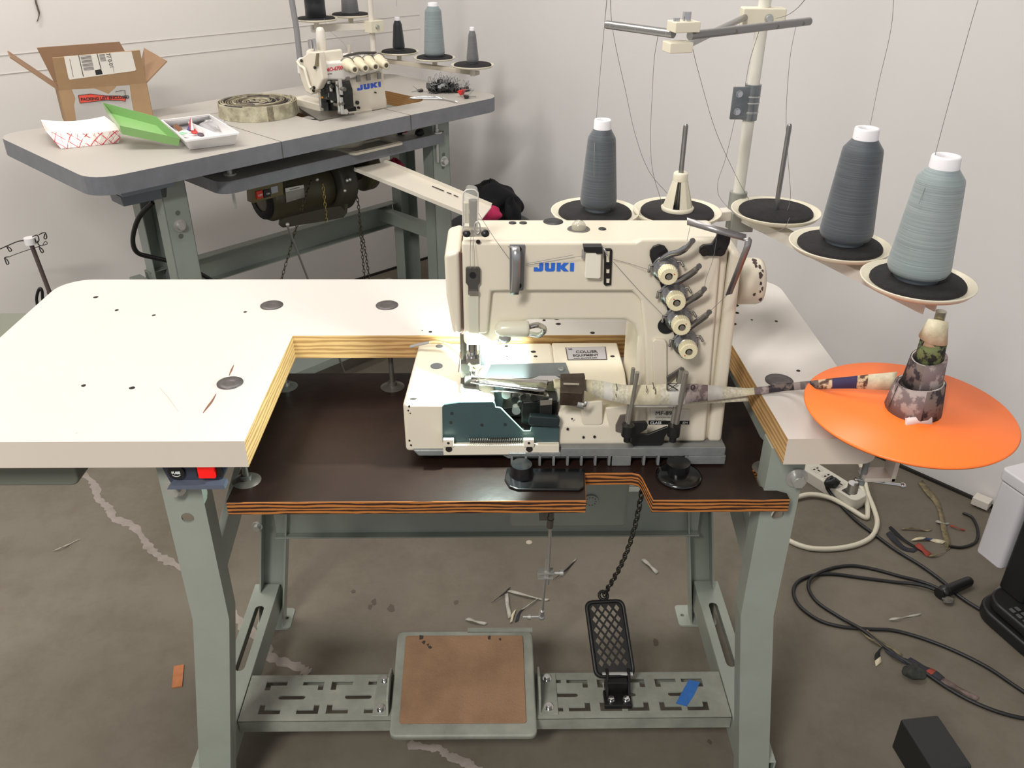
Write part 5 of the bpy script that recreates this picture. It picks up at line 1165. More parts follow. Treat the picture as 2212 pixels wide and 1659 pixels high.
def clump(name, mt, label, cat, c, r, n=7, seed=1, sz=(1, 1, 1), group=None):
    rnd = random.Random(seed); b = MB(); c = V(c)
    N, M_ = 24, 14; vs = []
    ph = [(rnd.random()*6, rnd.random()*6, rnd.randint(2, 5), rnd.randint(2, 5)) for _ in range(n)]
    for i in range(M_+1):
        a = PI*i/M_
        for j in range(N):
            bb = 2*PI*j/N; k = 1+sum(.085*math.sin(p[2]*bb+p[0])*math.sin(p[3]*a+p[1]) for p in ph)
            vs.append(c+V((r*sz[0]*k*math.sin(a)*math.cos(bb), r*sz[1]*k*math.sin(a)*math.sin(bb), r*sz[2]*k*math.cos(a))))
    b.add(vs, [(i*N+j, i*N+N+j, i*N+N+(j+1) % N, i*N+(j+1) % N) for i in range(M_) for j in range(N)], 0, True)
    return tag(b.build(name, mt, subd=1), label, cat, group)
PINK = mat('crimson cloth', (156, 28, 58), .85, noise=(40, .4))
clump('cloth_scrap', PINK, 'crimson scrap bunched in the white frame on the shelf of the grey table', 'cloth', P(806, 316, 'y', .13), .020, seed=3, sz=(1.3, .8, .7))
clump('cloth_scrap', PINK, 'crimson scrap right of the white frame on the grey table shelf', 'cloth', P(876, 293, 'y', .12), .018, seed=5, sz=(1.4, .8, .6))
clump('cloth_scrap', BLACKM, 'small black scrap on the shelf near its right end', 'cloth', P(907, 286, 'z', Zs+.01), .012, seed=8, sz=(1.2, 1, .8))
clump('cloth_scrap', BLACKM, 'tiny black scrap behind the others on the grey table shelf', 'cloth', P(863, 281, 'z', Zs+.012), .012, seed=9)
# waste chute: long cream board
k0, k1, k2, k3 = P(765, 362, 'z', .690), P(830, 350, 'z', .690), P(1062, 446, 'z', .60), P(1040, 474, 'z', .60)
ch = MB(); U_ = ((k3-k0)).normalized(); nn = (k1-k0); vs = [k0, k3, k2, k1]; dn = V((0, 0, -.004))
ch.add(vs+[p+dn for p in vs], [(0, 1, 2, 3), (7, 6, 5, 4), (0, 4, 5, 1), (1, 5, 6, 2), (2, 6, 7, 3), (3, 7, 4, 0)])
ct = thing('waste_chute', 'long cream sheet-metal chute sloping out from under the grey table', 'chute', k3)
CHM = mat('cream chute', (214, 206, 192), .45)
CHo = ch.build('chute_plate', CHM, ct, bevel=.002)
MB().bar(k1+V((0, 0, .004)), k2+V((0, 0, .004)), .003, .010).build('chute_rim', CHM, ct)
MB().bar(k0+V((0, 0, -.004)), k3+V((0, 0, -.004)), .003, .010).build('chute_rim', CHM, ct)
for t in (.50, .565, .63, .69):
    p = (k0.lerp(k3, t)+k1.lerp(k2, t)*3)/4; MB().bar(p, p+U_*(.026 if t == .5 else .014), .003, .0012).build('chute_slot', HOLE, CHo)

# ------------------------------------------------------------------ serger
SW = mat('serger cream', (222, 214, 198), .35, noise=(5, .06)); SW2 = mat('serger white', (232, 228, 222), .3)
xh = P(697, 160, 'y', .115).x-.001
sg = thing('serger', 'cream overlock sewing machine with four tension knobs on the grey table', 'sewing machine', (.78, .2, Z2))
yf = .125
def onl(y, pts): return [(P(u, v, 'y', y).x, P(u, v, 'y', y).z) for u, v in pts]
def onx(x, pts): return [(P(u, v, 'x', x).y, P(u, v, 'x', x).z) for u, v in pts]
def fpl(y, pts, th, nm, mt, par=None, bevel=0, seg=2):
    b = MB(); b.prism(onl(y, pts), 0, -th, (0, y, 0), (1, 0, 0), (0, 0, 1)); return b.build(nm, mt, par or sg, bevel=bevel, seg=seg, )
def xpl(x, pts, th, nm, mt, par=None, bevel=0, seg=2):
    b = MB(); b.prism(onx(x, pts), 0, th, (x, 0, 0), (0, 1, 0), (0, 0, 1)); return b.build(nm, mt, par or sg, bevel=bevel, seg=seg)
fpl(yf, [(746, 172), (829, 152), (838, 236), (806, 241), (760, 248), (757, 215), (746, 185)], .16, 'machine_body', SW, bevel=.006, seg=3)
fpl(yf-.006, [(752, 242), (804, 236), (804, 244), (756, 250)], .01, 'front_rail', SW, bevel=.001)
fpl(yf-.004, [(751, 206), (766, 203), (767, 222), (756, 226), (752, 224)], .006, 'front_cover', SW, bevel=.001)
fpl(yf-.003, [(751, 232), (764, 229), (769, 231), (770, 240), (754, 244)], .004, 'cover_opening', BLACKM)
o = fpl(yf-.014, [(738, 238), (750, 236), (754, 240), (752, 248), (738, 248)], .02, 'cover_lever', SW2, bevel=.003)
# upper housing and head
hy = P(697, 172, 'x', xh).y
fpl(yf-.01, [(697, 140), (704, 135), (745, 132), (818, 123), (825, 132), (830, 152), (748, 173), (745, 174), (699, 174)], .12, 'upper_housing', SW2, bevel=.006, seg=3)
xpl(xh-.01, [(641, 131), (652, 124), (668, 112), (688, 112), (697, 172), (687, 192), (681, 196), (672, 205), (660, 199), (648, 168), (645, 150)], .02, 'side_cover', SW, bevel=.004, seg=3)
xpl(xh+.008, [(660, 115), (686, 112), (696, 172), (688, 184), (664, 180)], .08, 'machine_head', SW, bevel=.006)
fpl(yf+.03, [(687, 116), (695, 110), (712, 112), (718, 136), (690, 150)], .06, 'head_top', SW, bevel=.008, seg=3)
xpl(xh-.014, [(683, 115), (686, 115), (686, 143), (679, 144)], .005, 'lever_arm', mat('worn brass bar', (150, 142, 118), .4, .6))
for u, v in ((652, 131), (681, 146), (679, 189), (678, 196)): c = P(u, v, 'x', xh-.012); MB().cyl(c, c-V((.003, 0, 0)), .004, n=14).build('cover_screw', BLACK, sg)
b = MB(); hk = [P(u, v, 'x', xh-.018) for u, v in ((642, 132), (648, 142), (657, 148), (662, 165), (668, 185), (672, 191))]; b.tube(hk, .004, 8, sm=4); b.build('cover_handle', SW, sg)
for u0, v0, v1, r in ((670, 86, 104, .008), (679, 84, 118, .004)): a_, c_ = P(u0, v0, 'x', xh+.02), P(u0+3, v1, 'x', xh+.02); MB().cyl(c_, V((c_.x, c_.y, a_.z)), r, n=18).build('chrome_screw', CHROME, sg)
c_ = P(696, 112, 'y', yf+.06); MB().lathe([(0, -.006), (.013, -.006), (.012, .002), (.010, .004), (.012, .008), (.013, .03), (.011, .052), (.008, .06), (0, .062)], c_, n=24).build('thread_cap', mat('milky cap', (216, 210, 200), .3), sg)
b = MB(); b.tube([P(728, 133, 'y', yf+.05), P(745, 122, 'y', yf+.05), P(775, 115, 'y', yf+.05), P(812, 114, 'y', yf+.05)], .0035, 8, sm=4); b.build('guide_rail', mat('dull dark guide', (80, 76, 74), .4, .6), sg)
fpl(yf+.052, [(722, 121), (728, 131), (745, 124), (812, 117), (812, 126), (722, 138)], .004, 'guide_plate', mat('grey guide plate', (150, 142, 132), .45, .4))
c_ = P(755, 113, 'y', yf+.06); MB().cyl(c_-V((0, 0, .004)), c_+V((0, 0, .018)), .0045, n=14).build('oil_gauge', mat('clear gauge', (200, 190, 178), .2, alpha=.7), sg)
for i, (u, v) in enumerate(((767, 151), (790, 148), (812, 145), (835, 142))):
    c_ = P(u, v, 'y', yf-.058); ax = V((-.25, -1, -.12)).normalized()
    b0 = c_-ax*.052
    tk = MB().lathe([(.0, 0), (.017, 0), (.0175, .004), (.015, .008), (.0135, .030), (.0105, .033), (.0105, .050), (.009, .052), (.0055, .052), (.005, .045), (0, .045)], b0, ax, n=28).build('tension_knob', CREAM_DK, sg)
    MB().cyl(c_-ax*.006, c_+ax*.0005, .0045, n=14).build('knob_hole', mat('knob bore', (90, 80, 68), .7), tk)
    MB().lathe([(0, 0), (.020, 0), (.020, .003), (.012, .004)], b0-ax*.002, ax, n=24).build('tension_disc', DSTEEL, tk)
    c2_ = P(u-15, v+22, 'y', yf-.012); MB().mm(c2_-V((.006, 0, .008)), c2_+V((.006, .004, .008))).build('thread_hook', mat('grey hook', (140, 138, 136), .4, .5), sg)
PR = mat('red pink print', (214, 84, 96), .5)
p = P(705, 155, 'y', yf-.0105); text('MO-6700', p, (1, 0, 0), (0, 0, 1), .0095, PR, sg, bold=.0004)
p = P(706, 162, 'y', yf-.0105); text('Series', p, (1, 0, 0), (0, 0, 1), .005, LG, sg)
l0 = P(772, 196, 'y', yf-.0005); l1 = P(822, 177, 'y', yf-.0005)
lz_ = P(772, 184, 'y', yf-.0005)
logo(l0, (1, 0, 0), (0, 0, 1), l1.x-l0.x, (l1.z-l0.z)*.0+ (P(772, 184.5, 'y', yf).z-l0.z), sg, mat('serger blue print', (48, 90, 200), .5))
for u, v, r in ((752, 199, .002), (761, 210, .0025), (773, 222, .005), (776, 233, .0035), (812, 200, .002)): c_ = P(u, v, 'y', yf-.005); MB().cyl(c_+V((0, .006, 0)), c_-V((0, .0005, 0)), r, n=14).build('body_screw', BLACK, sg)
# open mechanism between head and body
rnd = random.Random(4)
for i in range(26):
    u = 690+rnd.random()*52; v = 182+rnd.random()*52; c_ = P(u, v, 'x', xh+.014); 
    if i % 3 == 0: MB().cyl(c_-V((0, 0, .02)), c_+V((0, 0, .02)), .003+rnd.random()*.003, n=12).build('looper_rod', STEEL, sg)
    elif i % 3 == 1: MB().box(c_, (.012, .014, .022), rz=rnd.random()).build('looper_part', MECH, sg)
    else: MB().cyl(c_+V((0, .01, 0)), c_-V((0, .006, 0)), .005, n=14).build('looper_screw', DSTEEL, sg)
xpl(xh+.02, [(693, 182), (735, 176), (742, 196), (745, 236), (712, 240), (700, 215)], .03, 'mechanism_block', MECH, bevel=.002)
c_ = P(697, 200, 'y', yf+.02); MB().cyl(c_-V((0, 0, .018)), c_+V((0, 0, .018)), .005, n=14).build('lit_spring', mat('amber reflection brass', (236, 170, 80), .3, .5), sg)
b = MB(); b.prism([(.628, .112), (.742, .112), (.742, .30), (.69, .30), (.672, .26)], 0, .003, (0, 0, Z2), (1, 0, 0), (0, 1, 0)); b.build('cloth_plate', mat('grey cloth plate', (128, 124, 120), .35, .6, noise=(30, .2)), sg)
MB().mm((.692, .2, Z2-.02), (.74, .33, Z2+.022)).build('left_base', SW, sg, bevel=.004)
b = MB(); b.lathe([(0, 0), (.055, 0), (.062, .006), (.060, .016), (.03, .020), (0, .020)], (.862, .20, Z2+.005), (1, 0, 0), n=36); b.build('hand_wheel', SW, sg)

# ------------------------------------------------------------------ thread stand of the serger
py_ = .475; pxx = P(806, 100, 'y', py_).x
s2 = thing('thread_stand', 'cream thread stand with a long spool rail behind the serger', 'thread stand', (pxx, py_, Z2))
MB().cyl((pxx, py_, Z2), (pxx, py_, 1.45), .009, n=20).build('stand_pole', IVM, s2)
MB().lathe([(0, .012), (.02, .012), (.03, .0), (0, 0)], (pxx, py_, Z2), n=24).build('pole_base', IVM, s2)
zt2, zl2 = .885, 1.005
def tray2(u, v, z, pin=False):
    c = P(u, v, 'z', z); r = .0655
    o = MB().lathe([(0, -.006), (r*.5, -.006), (r*.93, -.002), (r, .004), (r*.97, .004), (r*.90, .001), (0, .001)], c, n=40).build('spool_tray', IV, s2)
    MB().lathe([(0, .006), (r*.84, .006), (r*.87, .004), (r*.87, .001)], c, n=40).build('felt_pad', FELT, o)
    MB().cyl(c-V((0, 0, .03)), c-V((0, 0, .004)), .008, n=12).build('tray_stem', IVM, s2); return c
Q1, Q2, Q3 = tray2(862, 113, zt2), tray2(939, 126, zt2), tray2(1021, 142, zt2)
Q4, Q5 = tray2(683, 42, zl2), tray2(757, 33, zl2)
e0, e1 = P(824, 130, 'z', zt2-.025), P(1032, 158, 'z', zt2-.025)
MB().bar(e0, e1, .02, .012).build('stand_rail', mat('beige rail', (190, 182, 166), .45), s2, bevel=.001)
e0 = V((pxx+.03, py_-.0, zl2-.028)); e1 = P(672, 56, 'z', zl2-.02); e1.z = e0.z
MB().bar(e0, e1, .022, .020).build('stand_rail', IVM, s2, bevel=.001)
MB().box((pxx+.004, py_-.004, zl2-.028), (.05, .04, .034)).build('rail_clamp', IV, s2, bevel=.001)
MB().hexbolt((pxx+.002, py_-.024, zl2-.028), (0, -1, 0), .006, .006, washer=1.1).build('clamp_bolt', STEEL, s2)
MB().box((pxx+.01, py_-.004, zt2-.022), (.05, .04, .03)).build('rail_clamp', IV, s2, bevel=.001)
MB().bar((pxx, py_, zt2-.022), P(824, 130, 'z', zt2-.025), .02, .012).build('stand_rail', IVM, s2, bevel=.001)
NV = cone_mat('black navy thread', (32, 36, 42), (22, 25, 30)); LG2 = cone_mat('blue grey thread', (136, 148, 150), (120, 132, 134)); MG = cone_mat('mottled grey thread', (112, 112, 114), (92, 92, 95))
def hg2(c, v): return hgt(XF @ V(c), 0, v)
def szl(c): return sz(XF @ V(c))
def cn2(c, hv, rb, rt, th, label, tip=.010, core=GP):
    c = up6(c); h = hg2(c, hv); cone('thread_cone', c, rb*szl(c), rt*szl(c), h, th, WP, label, core, tip=tip, group='thread cones on the serger stand', base=.005)
cn2(Q1, 44, 13, 9.5, NV, 'slim black thread cone left of the tall grey one on the serger stand')
cn2(Q2, 13, 22.5, 17.5, LG2, 'tall blue-grey thread cone in the middle of the serger rail')
cn2(Q3, 66, 13, 8.5, MG, 'short mottled grey thread cone at the right end of the serger rail')
# upper pair: a black cone under a white one, a mottled grey one
c = up6(Q4); MB_ = None
kb_ = thing('thread_cone', 'black thread cone with wide white top flange, above the serger', 'thread cone', c, 'thread cones on the serger stand')
MB().lathe([(.020, 0), (.031, 0), (.030, .062), (0, .062)], c, n=32).build('wound_thread', NV, kb_)
MB().lathe([(.030, .056), (.050, .062), (.052, .066), (.050, .10), (.04, .13), (0, .13)], c, n=40).build('core_tip', WP, kb_)
c = up6(Q5); kb_ = thing('thread_cone', 'mottled grey thread cone cut off by the top of the picture, beside the pole', 'thread cone', c, 'thread cones on the serger stand')
MB().lathe([(.02, 0), (.026, 0), (.027, .003), (.019, .14), (.012, .145), (0, .145)], c, n=32).build('wound_thread', MG, kb_)
def th2(pts, label): tag(MB().tube(pts, .0004, 5, sm=5).build('sewing_thread', THR), label, 'thread')
th2([Q1+V((0, 0, .14)), Q1+V((.004, 0, .2)), Q1+V((0, .002, .32)), Q1+V((-.01, .01, .5))], 'thread rising from the slim black cone of the serger stand')
th2([P(750, 110, 'y', .3), P(740, 90, 'y', .36), P(712, 66, 'y', .42), P(700, 40, 'y', .45)], 'thin thread behind the serger top')
# corrugated hose up the wall
hs_ = [P(648, 128, 'y', .50), P(640, 60, 'y', .50), P(630, 0, 'y', .50), P(620, -70, 'y', .50)]
b = MB(); sp = smooth_path([P(655, 170, 'y', .50)]+hs_, 30); b.tube(sp, lambda t: .0085+.0012*math.sin(t*PI*2*60), 12)
tag(b.build('corrugated_hose', mat('grey hose', (136, 136, 138), .5)), 'grey corrugated hose standing behind the left of the serger', 'hose')

# ------------------------------------------------------------------ things on the grey table
# coil of tape
cc_ = V((.563, .300, Z2)); R_ = .104
cl = MB(); prof = []
HT = .036; nT = 15
CM1 = mat('coil cream', (196, 190, 164), .9, noise=(40, .5), c2=(140, 132, 112)); CM2 = mat('coil dark', (74, 66, 72), .9, noise=(30, .5)); CM3 = mat('coil tan', (150, 140, 116), .9, noise=(60, .5), c2=(96, 88, 74))
rr_ = random.Random(2)
N = nT*40; r_of = lambda a: .008+(R_-.008)*a/N
vs = []; fs = []; ms_ = []
for i in range(N+1):
    r = r_of(i); a = 2*PI*i/40; zt_ = HT+.0015*math.sin(i*.13)+.001*math.sin(i*.037)
    for rr, z in ((r-.0026, .0005), (r-.0024, zt_-.007), (r-.0005, zt_), (r+.0016, zt_-.0006), (r+.0026, .0005)):
        vs.append(cc_+V((rr*math.cos(a), rr*math.sin(a), z)))
o = len(cl.v); cl.v += vs; cur = 0
for i in range(N):
    if rr_.random() < .12: cur = rr_.choice([0, 0, 2, 2, 1, 1])
    mk = cur if i < N-42 else (0 if rr_.random() < .8 else 2)
    for k in range(4): cl.f.append([o+i*5+k, o+i*5+k+1, o+i*5+5+k+1, o+i*5+5+k]); cl.m.append(mk); cl.s.append(False)
tag(cl.build('tape_coil', [CM1, CM2, CM3]), 'big flat coil of cream and camo binding tape on the grey table', 'fabric tape')
# pile of binder clips
CLK = mat('clip black', (22, 22, 24), .3, coat=.3)
def clip_(loc, rx, rz, label, mt=CLK, s=1.0):
    t = thing('binder_clip', label, 'binder clip', loc, 'binder clips in the pile beside the serger')
    M = Matrix.Rotation(rz, 3, 'Z') @ Matrix.Rotation(rx, 3, 'X'); L = V(loc)
    w, d = .0095*s, .006*s
    pr_ = [(-d, 0), (d, 0), (.0008, .012*s), (-.0008, .012*s)]
    b = MB(); b.prism(pr_, -w, w, (0, 0, 0), (0, 1, 0), (0, 0, 1)); b.v = [L+M @ v for v in b.v]; b.build('clip_body', mt, t)
    for sg_ in (-1, 1):
        pts = [V((-.005*s, sg_*.001, .011*s)), V((-.0035*s, sg_*.005*s, .021*s)), V((-.002*s, sg_*.008*s, .027*s)), V((.002*s, sg_*.008*s, .027*s)), V((.0035*s, sg_*.005*s, .021*s)), V((.005*s, sg_*.001, .011*s))]
        b = MB(); b.tube([L+M @ p for p in pts], .0006*s, 5, sm=2); b.build('wire_handle', mat('clip wire', (150, 150, 150), .35, .7), t)
    return t
rr_ = random.Random(11)
CLAB = 'small black binder clip with wire handles in the heap right of the serger'
bc = P(962, 200, 'z', Z2)
for i in range(46):
    fx = rr_.gauss(0, .030); fy = rr_.gauss(0, .022); lay = max(0, 1-math.hypot(fx/.06, fy/.04))
    lvl = rr_.choice([0, 0, .010, .018])*lay*1.2
    u_ = bc+V((.71*0+fx, fy, 0)); u_ = V((bc.x+fx*.8+fy*.5, bc.y-fx*.7+fy*.6+.01, Z2+.0005+lvl+(.004 if lvl else 0)))
    if u_.x > 1.19 or u_.y < .02: continue
    clip_(u_, rr_.uniform(-1.4, 1.4) if lvl else rr_.choice([0, 1.3, -1.3]), rr_.uniform(0, 6.3), CLAB, s=1.15)
clip_(P(995, 200, 'z', Z2+.012), .9, .3, 'single red binder clip at the right of the black heap', mat('clip red', (206, 42, 48), .35), s=1.3)
clip_(P(1003, 211, 'z', Z2+.002), 1.2, .9, 'black binder clip lying apart nearest the right table edge', s=1.2)
# tweezers
tz = [P(882, 213, 'z', Z2+.004), P(920, 209, 'z', Z2+.008), P(955, 212, 'z', Z2+.006), P(988, 221, 'z', Z2+.003)]
tz2 = [p+V((.0, -.006*math.sin(PI*min(1, i/3)), 0)) for i, p in enumerate(tz)]
tw = MB().ribbon(tz, (0, 0, .0025), .0006, sm=4).ribbon([tz[0], tz2[1]+V((.0, -.006, -.003)), tz[2]+V((0, -.008, -.002)), tz[3]+V((-.002, -.003, 0))], (0, 0, .0025), .0006, sm=4)
tag(tw.build('tweezers', CHROME), 'long steel tweezers lying open in front of the binder clips', 'tweezers')
# white lidded container without its lid
def px3(pts, z): return [P(u, v, 'z', z) for u, v in pts]
rimz = Z2+.034
ri = px3([(350, 259), (452, 247), (514, 285), (401, 301)], rimz); bo = px3([(366, 276), (452, 262), (508, 312), (410, 324)], Z2+.0005)
WPL = mat('white polypropylene', (242, 240, 240), .35)
cen = sum(ri, V((0, 0, 0)))/4
cen = V((cen.x, cen.y, 0))
def pan(ri, bo, th, mt, name, par, rimw=.004, flo=None):
    cen = sum(ri, V((0, 0, 0)))/4; b = MB()
    inn = [p+(cen-p).normalized()*th*1.6 for p in ri]; ini = [V((p.x, p.y, p.z))+((cen-p)*V((1, 1, 0))).normalized()*th*1.6+V((0, 0, th)) for p in bo]
    oute = [p-(cen-p).normalized()*rimw for p in ri]
    vs = bo+ri+inn+ini+[p-V((0, 0, .0)) for p in oute]+[p-V((0, 0, .005)) for p in oute]; n = 4; f = []
    for i in range(4):
        j = (i+1) % 4
        f += [(i, j, 4+j, 4+i), (8+i, 8+j, 12+j, 12+i), (4+i, 4+j, 16+j, 16+i)[::-1] if 0 else (16+i, 16+j, 8+j, 8+i), (16+j, 16+i, 20+i, 20+j)]
    f += [(12, 13, 14, 15), (3, 2, 1, 0)]
    b.add(vs, f); return b.build(name, mt, par, bevel=.0012)
wc = thing('plastic_container', 'white divided plastic container full of notions at the front of the grey table', 'container', (cen.x, cen.y, Z2))
pan(ri, bo, .0015, WPL, 'container_body', wc)
dv0 = ri[0].lerp(ri[1], .45); dv1 = ri[3].lerp(ri[2], .72)
b = MB(); a_, c_ = V((dv0.x, dv0.y, Z2+.016)), V((dv1.x, dv1.y, Z2+.016)); b.bar(a_.lerp(c_, .12), c_.lerp(a_, .16), .002, .024); b.build('divider', WPL, wc)
ins = lambda u, v, h=.012: P(u, v, 'z', Z2+h)
def small(mb, nm, mt, label, cat): return tag(mb.build(nm, mt), label, cat)
c = ins(384, 276, .022); small(MB().box(c, (.022, .018, .002), rz=.7, M=Matrix.Rotation(.7, 3, 'Z') @ Matrix.Rotation(.8, 3, 'X')), 'card_scrap', mat('brown leatherette', (134, 92, 68), .7), 'brown square scrap standing in the white container', 'card')
c = ins(386, 290, .014); small(MB().box(c, (.04, .02, .001), rz=.3), 'card_packet', mat('mint packet', (150, 200, 168), .5), 'mint green packet in the white container', 'packet')
a_ = ins(404, 281, .016); b = MB(); U3 = V((.70, -.71, 0)); b.prism([(0, 0), (.017, 0), (.016, .034)], 0, .001, a_, U3, (0, 0, 1), mi=0); b.prism([(.010, 0), (.017, 0), (.016, .034)], -.0004, .0016, a_, U3, (0, 0, 1), mi=1); b.prism([(0, 0), (.007, 0), (.008, .014)], -.0004, .0016, a_, U3, (0, 0, 1), mi=2)
tag(b.build('striped_card', [mat('red card', (196, 92, 96), .6), mat('white card', (236, 232, 228), .6), mat('blue card', (84, 84, 160), .6)]), 'pointed red white and blue card upright in the white container', 'card')
for i, (u, v, r, mt, lb) in enumerate(((421, 286, .008, mat('red bobbin', (200, 60, 58), .4), 'round red bobbin in the white container'), (449, 289, .009, mat('tan button', (150, 136, 110), .5), 'large tan button near the front rim of the white container'), (433, 293, .007, mat('plum button', (92, 74, 86), .4), 'plum coloured button beside the front rim of the white container'), (412, 281, .006, BLACK, 'black button behind the red bobbin'), (493, 284, .007, mat('olive button', (146, 142, 116), .5), 'olive button in the right corner of the white container'))):
    c = ins(u, v, .010); small(MB().lathe([(0, 0), (r, 0), (r*1.1, .002), (r, .005), (r*.5, .0035), (0, .0035)], c, V((.2*(i % 3-1), -.3, 1)), n=20), 'button' if i else 'bobbin', mt, lb, 'button' if i else 'bobbin')
c = ins(462, 270, .014); q__ = clump('plastic_bag', mat('clear crumpled bag', (205, 203, 206), .15, alpha=.45, coat=.5), 'crumpled clear bag of findings in the right half of the white container', 'bag', c, .022, seed=12, sz=(1.3, 1.6, .55))
rr_ = random.Random(5)
for i in range(9):
    u = 440+rr_.random()*45; v = 262+rr_.random()*20; c = ins(u, v, .010+.008*rr_.random())
    tag(MB().lathe([(0, 0), (.004, 0), (.004, .004), (0, .004)], c, V((rr_.uniform(-1, 1), rr_.uniform(-1, 1), 1)), n=12).build('snap_fastener', STEEL), 'little metal snap fastener under the clear bag in the white container', 'snap fastener', 'snap fasteners in the white container')
# green lid
GL = mat('translucent green plastic', (140, 186, 116), .3, alpha=.86)
RA, RB, RC_, RD = P(221, 221, 'z', Z2+.085), P(338, 252, 'z', Z2+.062), P(389, 299, 'z', Z2+.026), P(258, 271, 'z', Z2+.058)
rim_ = [RA, RB, RC_, RD]; cn_ = sum(rim_, V((0, 0, 0)))/4
nrm = (RB-RA).cross(RD-RA).normalized(); nrm = nrm if nrm.z > 0 else -nrm
bo_ = [p-nrm*.022+(cn_-p)*.07 for p in rim_]
b = MB(); ii = [p+(cn_-p)*.012 for p in rim_]; ib = [p+(cn_-p)*.015+nrm*.0012 for p in bo_]
vs = bo_+rim_+ii+ib; f = []
for i in range(4):
    j = (i+1) % 4; f += [(i, 4+i, 4+j, j), (4+i, 8+i, 8+j, 4+j), (8+i, 12+i, 12+j, 8+j)]
f += [(15, 14, 13, 12), (0, 1, 2, 3)]
b.add(vs, f); tag(b.build('green_lid', GL, bevel=.004, seg=3), 'translucent green plastic lid leaning between the paper tray and the white container', 'lid')
# paper food tray with red check
TW = mat('white paperboard', (240, 234, 226), .6); TRD = mat('red check print', (200, 40, 66), .6); TRP = mat('pale red check', (216, 140, 140), .6)
tf = [P(133, 322, 'z', Z2+.0005), P(256, 309, 'z', Z2+.0005)]; 
rf0, rf1, rb1, rb0 = P(98, 282, 'z', Z2+.036), P(264, 279, 'z', Z2+.036), P(226, 251, 'z', Z2+.036), P(88, 259, 'z', Z2+.036)
tb0 = tf[0]+(rb0-rf0)*.62; tb1 = tf[1]+(rb1-rf1)*.62
ft = thing('paper_tray', 'white paper food tray with red check pattern at the left of the grey table', 'paper tray', tf[0])
b = MB(); bo = [tf[0], tf[1], tb1, tb0]; rr4 = [rf0, rf1, rb1, rb0]; cen = sum(rr4, V((0, 0, 0)))/4
n_ = 8
def bil(a, b_, c, d, s, t): return a.lerp(b_, s).lerp(d.lerp(c, s), t)
for i in range(4):
    j = (i+1) % 4; vs = []
    for k in range(n_+1):
        s = k/n_; top_ = rr4[i].lerp(rr4[j], s)-V((0, 0, .007*math.sin(PI*s) if i in (0, 2) else 0)); bt_ = bo[i].lerp(bo[j], s)
        inw = (cen-(top_+bt_)/2); inw.z = 0; inw = inw.normalized()*.0012
        vs += [bt_, top_, top_+inw, bt_+inw]
    fs = []
    for k in range(n_): a_ = k*4; fs += [(a_, a_+4, a_+5, a_+1), (a_+1, a_+5, a_+6, a_+2), (a_+2, a_+6, a_+7, a_+3)]
    b.add(vs, fs)
b.add([p+V((0, 0, .0003)) for p in bo]+[p+V((0, 0, .0015)) for p in bo], [(3, 2, 1, 0), (4, 5, 6, 7)])
TB = b.build('tray_body', TW, ft)
b = MB()
def check(i, cnt, mi_, wd):
    j = (i+1) % 4; A_, B_, C_, D_ = bo[i], bo[j], rr4[j], rr4[i]
    outn = ((A_+B_)/2-(bo[0]+bo[1]+bo[2]+bo[3])/4); outn.z = -.0; outn = outn.normalized()*.0009+V((0, 0, -.0004))
    for k in range(-1, cnt):
        for sgn in (1, -1):
            s0 = (k+.5)/cnt if sgn > 0 else (k+1.5)/cnt; s1 = s0+sgn*1.0/cnt*1.15
            t0, t1 = 0, 1
            def clampst(s0, t0, s1, t1):
                if s0 < 0: t0 = t0+(0-s0)/(s1-s0)*(t1-t0); s0 = 0
                if s1 < 0: t1 = t0+(0-s0)/(s1-s0)*(t1-t0); s1 = 0
                if s0 > 1: t0 = t0+(1-s0)/(s1-s0)*(t1-t0); s0 = 1
                if s1 > 1: t1 = t0+(1-s0)/(s1-s0)*(t1-t0); s1 = 1
                return s0, t0, s1, t1
            if (s0 < 0 and s1 < 0) or (s0 > 1 and s1 > 1): continue
            a0, b0, a1, b1 = clampst(s0, t0, s1, t1)
            pts = []
            for q in range(4):
                s = a0+(a1-a0)*q/3; t = b0+(b1-b0)*q/3; sag = V((0, 0, .007*math.sin(PI*s)*t)) if i in (0, 2) else V((0, 0, 0))
                pts.append(bil(A_, B_, C_, D_, s, t*.97)-sag+outn)
            b.tube(pts, wd, 4, mi=mi_)
check(0, 5, 0, .0008); check(0, 9, 1, .0004); check(3, 3, 0, .0008); check(3, 5, 1, .0004)
b.build('check_print', [TRD, TRP], ft)
rr_ = random.Random(3)
for i, (u0, v0, u1, v1) in enumerate(((114, 281, 121, 267), (126, 277, 134, 268), (140, 285, 148, 283), (157, 280, 168, 279), (168, 274, 180, 285), (157, 280, 156, 286), (172, 285, 180, 286))):
    tag(MB().cyl(P(u0, v0, 'z', Z2+.004), P(u1, v1, 'z', Z2+.007), .0005 if i != 2 else .002, n=6).build('pin', mat('dark pin', (90, 86, 84), .4, .6)), 'thin metal pin lying in the checked paper tray', 'pin', 'pins in the paper tray')
